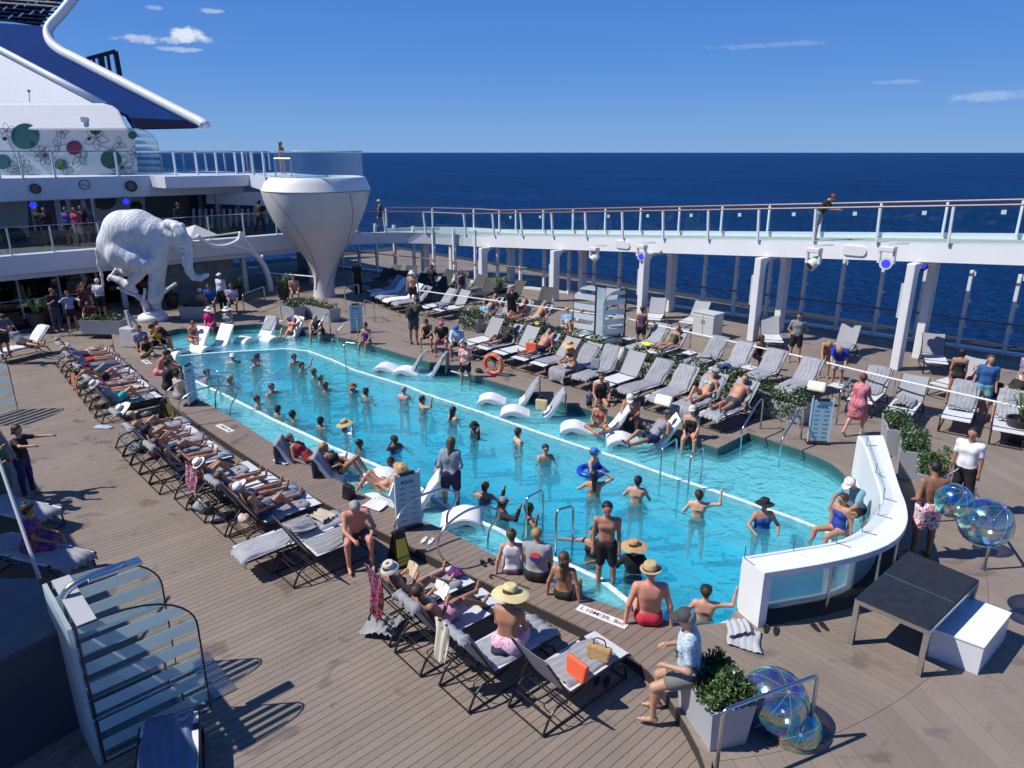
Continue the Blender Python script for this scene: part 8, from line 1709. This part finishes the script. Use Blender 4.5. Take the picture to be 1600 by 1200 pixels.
# upper decks
c = lambda u, v, z: (u, v, z)
person((-15.3+0, 26.4, tz(-15.3)), 0, 'stand', 'x', z_mode='feet') if False else None
def ontrack(px, py, V, yaw, pose, label, **k):
    v = py-600; f = FPX*CP-v*SP; t = V/(.731*(px-800)+.683*f); U = (.683*(px-800)-.731*f)*t; return person((U, V, tz(U)-.04), yaw, pose, label, z_mode='feet', group='people on the upper decks', **k)
ontrack(1276, 372, 25.6, YC(60), 'lean', 'man in a red cap leaning on the track railing', skin=1, hair='k', hat=('cap', (.35, .05, .08)), wear=[('tshirt', K), ('shorts', GRY)])
ontrack(597, 371, 24.3, YC(-70), 'run', 'jogger in a black top running on the track', skin=2, hair='w', hat=('cap', Wt), fem=True, wear=[('tank', K), ('trunks', K)])
q = PU(442, 268, -37.2); person((q.x, q.y, 5.9), YC(70), 'stand', 'woman in a bikini standing at the tulip hot tub steps', z_mode='feet', skin=2, hair='b', hstyle='long', fem=True, wear=[('bikini', (.2, .1, .05))], group='people on the upper decks')
for dx, lb, hc in ((-1.3, 'dark haired bather in the tulip hot tub', 'k'), (-.55, 'second bather in the tulip hot tub, facing the pool', 'b')):
    q = tc0+RT*dx+FW*(-1.1); person((q.x, q.y, 5.12), YC(20), 'rest', lb, z_mode=.0, skin=2, hair=hc, wear=[('tank', (.05, .2, .2))], group='people on the upper decks')
def deck15(px, U, yaw, label, z=2.93, pose='stand', **k):
    v = 380-600; f = FPX*CP-v*SP; t = U/(.683*(px-800)-.731*f); person((U, (.731*(px-800)+.683*f)*t, z), YC(yaw), pose, label, z_mode='feet', group='people in the shaded decks', **k)
for px, U, yw, lb, kw in ((68, -39, 0, 'person in black on the middle deck near the parasol', dict(wear=[('tshirt', K), ('pants', K)])), (78, -38.3, 20, 'second person in black on the middle deck', dict(wear=[('shirt', K), ('pants', K)])), (112, -38, 0, 'man in a blue shirt under the parasol', dict(wear=[('tshirt', (.04, .05, .25)), ('shorts', K)])), (126, -37.4, 0, 'person in a red shirt under the parasol', dict(wear=[('tshirt', (.35, .03, .08)), ('shorts', GRY)])), (136, -38.4, 0, 'dark shirted person right of the red shirt', dict(wear=[('tshirt', K), ('shorts', K)])), (286, -37.5, 60, 'silhouette standing at the end of the middle deck', dict(wear=[('shirt', K), ('pants', K)])), (410, -36.8, 150, 'silhouette walking behind the tulip tub', dict(pose='walk', wear=[('tshirt', K), ('pants', K)]))):
    deck15(px, U, yw, lb, skin=3, hair='k', **kw)
G0 = 'people in the shade at the left'
for px, py, yw, po, lb, kw in ((92, 517, 60, 'phone', 'man in dark clothes photographing in the shade at the left', dict(wear=[('tshirt', K), ('pants', (.03, .04, .08))])), (116, 517, 40, 'out', 'woman in an open pale blue shirt resting a hand on the rail', dict(fem=True, wear=[('shirt', (.25, .32, .52)), ('trunks', K)], hstyle='bob')), (162, 498, 175, 'back_hands', 'white haired man in a white shirt seen from behind at the left', dict(hair='w', girth=1.15, wear=[('tshirt', (.62, .65, .72)), ('shorts', K)])), (147, 500, 10, 'hunch', 'person in dark red in the shade beside the white haired man', dict(wear=[('tshirt', (.15, .02, .02)), ('pants', K)])), (350, 487, -20, 'stand', 'man in a white shirt and white cap behind the pink robe', dict(hat=('cap', Wt), wear=[('shirt', (.6, .63, .70)), ('pants', K)])),
    (14, 800, 80, 'phone', 'woman in a green dress standing at the left edge', dict(fem=True, hair='n', hstyle='bun', wear=[('dress', (.05, .13, .07))])), (47, 775, 90, 'out', 'person in a black shirt and purple trousers pointing at the left edge', dict(hair='k', hstyle='pony', fem=True, hires=True, wear=[('tshirt', K), ('pants', (.05, .02, .22), (.02, .02, .08))])), (-6, 790, 90, 'phone', 'person with a cap partly cut by the left edge', dict(hat=('cap', (.3, .3, .6)), wear=[('tshirt', (.2, .02, .02)), ('shorts', K)]))):
    if po == 'hunch': p = P(px, py, Z+.4); person((p.x, p.y, Z+.40), YC(yw), po, lb, z_mode='seat', skin=2, group=G0, **kw)
    else: person(P(px, py, ZU if py < 600 else 0), YC(yw), po, lb, z_mode='feet', skin=kw.pop('skin', 2), group=G0, **kw)
for px, py, lb, kw in ((316, 492, 'woman in a white cap sitting behind the flowered planter', dict(fem=True, hat=('cap', Wt), wear=[('onepiece', (.4, .3, .25))])), (330, 486, 'person in a blue top sitting behind the flowered planter', dict(wear=[('tshirt', (.02, .12, .45)), ('trunks', K)])), (364, 486, 'person in white sitting right of the white shirt man', dict(wear=[('tshirt', (.5, .52, .6)), ('trunks', K)])), (460, 470, 'sunlit person sitting at the foot of the tulip tub', dict(skin=1, wear=[('trunks', K)]))):
    kw.setdefault('skin', 2); p = P(px, py-12, Z+.4); person((p.x, p.y, Z+.40), YC(20), 'sit', lb, z_mode='seat', group=G0, hair='b', **kw)
p, yw = onl('S2', -.1); person(p, YC(110), 'sit', 'person in an orange and purple cover up sitting in the shade', z_mode='lounger', skin=2, hair='b', hstyle='bun', fem=True, girth=1.1, size=1.05, wear=[('dress', (.40, .10, .02), (.06, .02, .2))], group=G0)
p, yw = onl('S0', -.1); person(p, yw, 'lie', 'person lying in the shade beside the steel rail at the left', z_mode='lounger', skin=2, hair='k', wear=[('tshirt', (.2, .22, .25)), ('shorts', K)], group=G0)
# officer's shoulder boards, emblem on the grey t shirt
root, J = gm; M = Matrix.Translation(root.location) @ Matrix.Rotation(root.rotation_euler.z, 4, 'Z')
em = MB(); cc = Vector(J['T']*.34-J['Fv']*(.128*1.18)); X_, Y_, Z_ = Vector((1, 0, 0)), Vector(J['T']), -Vector(J['Fv'])
def halfdisc(a0, a1, r0, nm, col):
    mb = MB(); pts = [cc+X_*(r0*math.cos(R(a)))+Y_*(r0*math.sin(R(a))) for a in range(a0, a1+1, 15)]; mb.prism(pts, Z_*.03); fixn(mb.build(nm, mat('print '+nm, col, .8), root))
halfdisc(0, 180, .085, 'emblem_upper', (.75, .10, .03)); halfdisc(180, 360, .085, 'emblem_lower', (.05, .03, .30))

# clutter under and beside the loungers
CLM = [mat('bag cloth %d' % i, c, .75, bump=.4, var=.15, vscale=12) for i, c in enumerate(((.02, .02, .025), (.05, .08, .20), (.45, .40, .30), (.35, .06, .05), (.10, .22, .20), (.30, .31, .33), (.55, .52, .48), (.25, .05, .18)))]
rc = random.Random(11); keys = [('M%d' % i, 'middle near row') for i in range(1, 11)]+[('B%d' % i, 'rear near row') for i in range(9)]+[('A%d' % i, 'far front row') for i in range(12)]+[('R%d' % i, 'raised far row') for i in range(14)]
cn = ['black', 'navy', 'sand coloured', 'dull red', 'teal', 'grey', 'cream', 'plum']; used_ = {}
for key, row in keys:
    if rc.random() < .22: continue
    u, v, z, rz, a = LNG[key]; i = rc.randrange(8); under = rc.random() < .5; dx = rc.uniform(-.2, .2) if under else rc.choice((-.42, .42)); dy = rc.uniform(-.5, .5); M_ = Matrix.Rotation(rz, 3, 'Z') @ Vector((dx, dy, 0))
    n_ = int(key[1:]); lb = '%s bag %s the %s lounger of the %s' % (cn[i], 'under' if under else 'beside', ORD[n_], row)
    blob('beach_bag', lb, 'bag', (u+M_.x, v+M_.y, z), (rc.uniform(.22, .40), rc.uniform(.16, .28), rc.uniform(.12, .26)), CLM[i], rc.randrange(99), rz=rc.uniform(0, 3), amp=.09)
    if rc.random() < .45:
        M_ = Matrix.Rotation(rz, 3, 'Z') @ Vector((rc.uniform(-.1, .1), rc.uniform(.1, .7), 0)); me = cloth_mesh(lambda s: (s-.2, 0, 0, 1), 0, .42, .18, rc.randrange(99), nx=12, ny=12, amp=.04, droop=0); j = rc.choice((2, 5, 6, 1)); me.materials.append(CLM[j]); o = link(bpy.data.objects.new('crumpled_cloth', me)); o.location = (u+M_.x, v+M_.y, z+LG+.045); o.rotation_euler = (0, 0, rc.uniform(0, 3)); tag(o, '%s crumpled cloth on the %s lounger of the %s' % (cn[j], ORD[n_], row), 'cloth')
# small tables between the far loungers with cups
for i, (u, v) in enumerate(((-10.45, 19.9), (-12.7, 20.0), (-15.3, 20.1), (-18.2, 19.9), (-7.8, 20.1), (-23.0, 19.0))):
    t = thing('side_table', '%s small white side table from the right between the raised far loungers' % ORD[i], 'side table', (u, v, ZU), 0, 'small side tables'); mb = MB(); mb.box((0, 0, .42), (.38, .38, .03)); mb.build('table_top', SLING, t, bevel=.008)
    for sx in (-1, 1):
        for sy in (-1, 1): mb = MB(); mb.bar((sx*.16, sy*.16, 0), (sx*.16, sy*.16, .41), .02); mb.build('leg', FR, t)
    tag(MB().lathe([(.025, 0), (.035, .12), (.031, .12), (.022, .01)], 12).build('cup', mat('cup', (.7, .7, .68), .4)), 'cup standing on the %s small side table from the right' % ORD[i], 'cup').location = (u+.05, v-.04, ZU+.436)
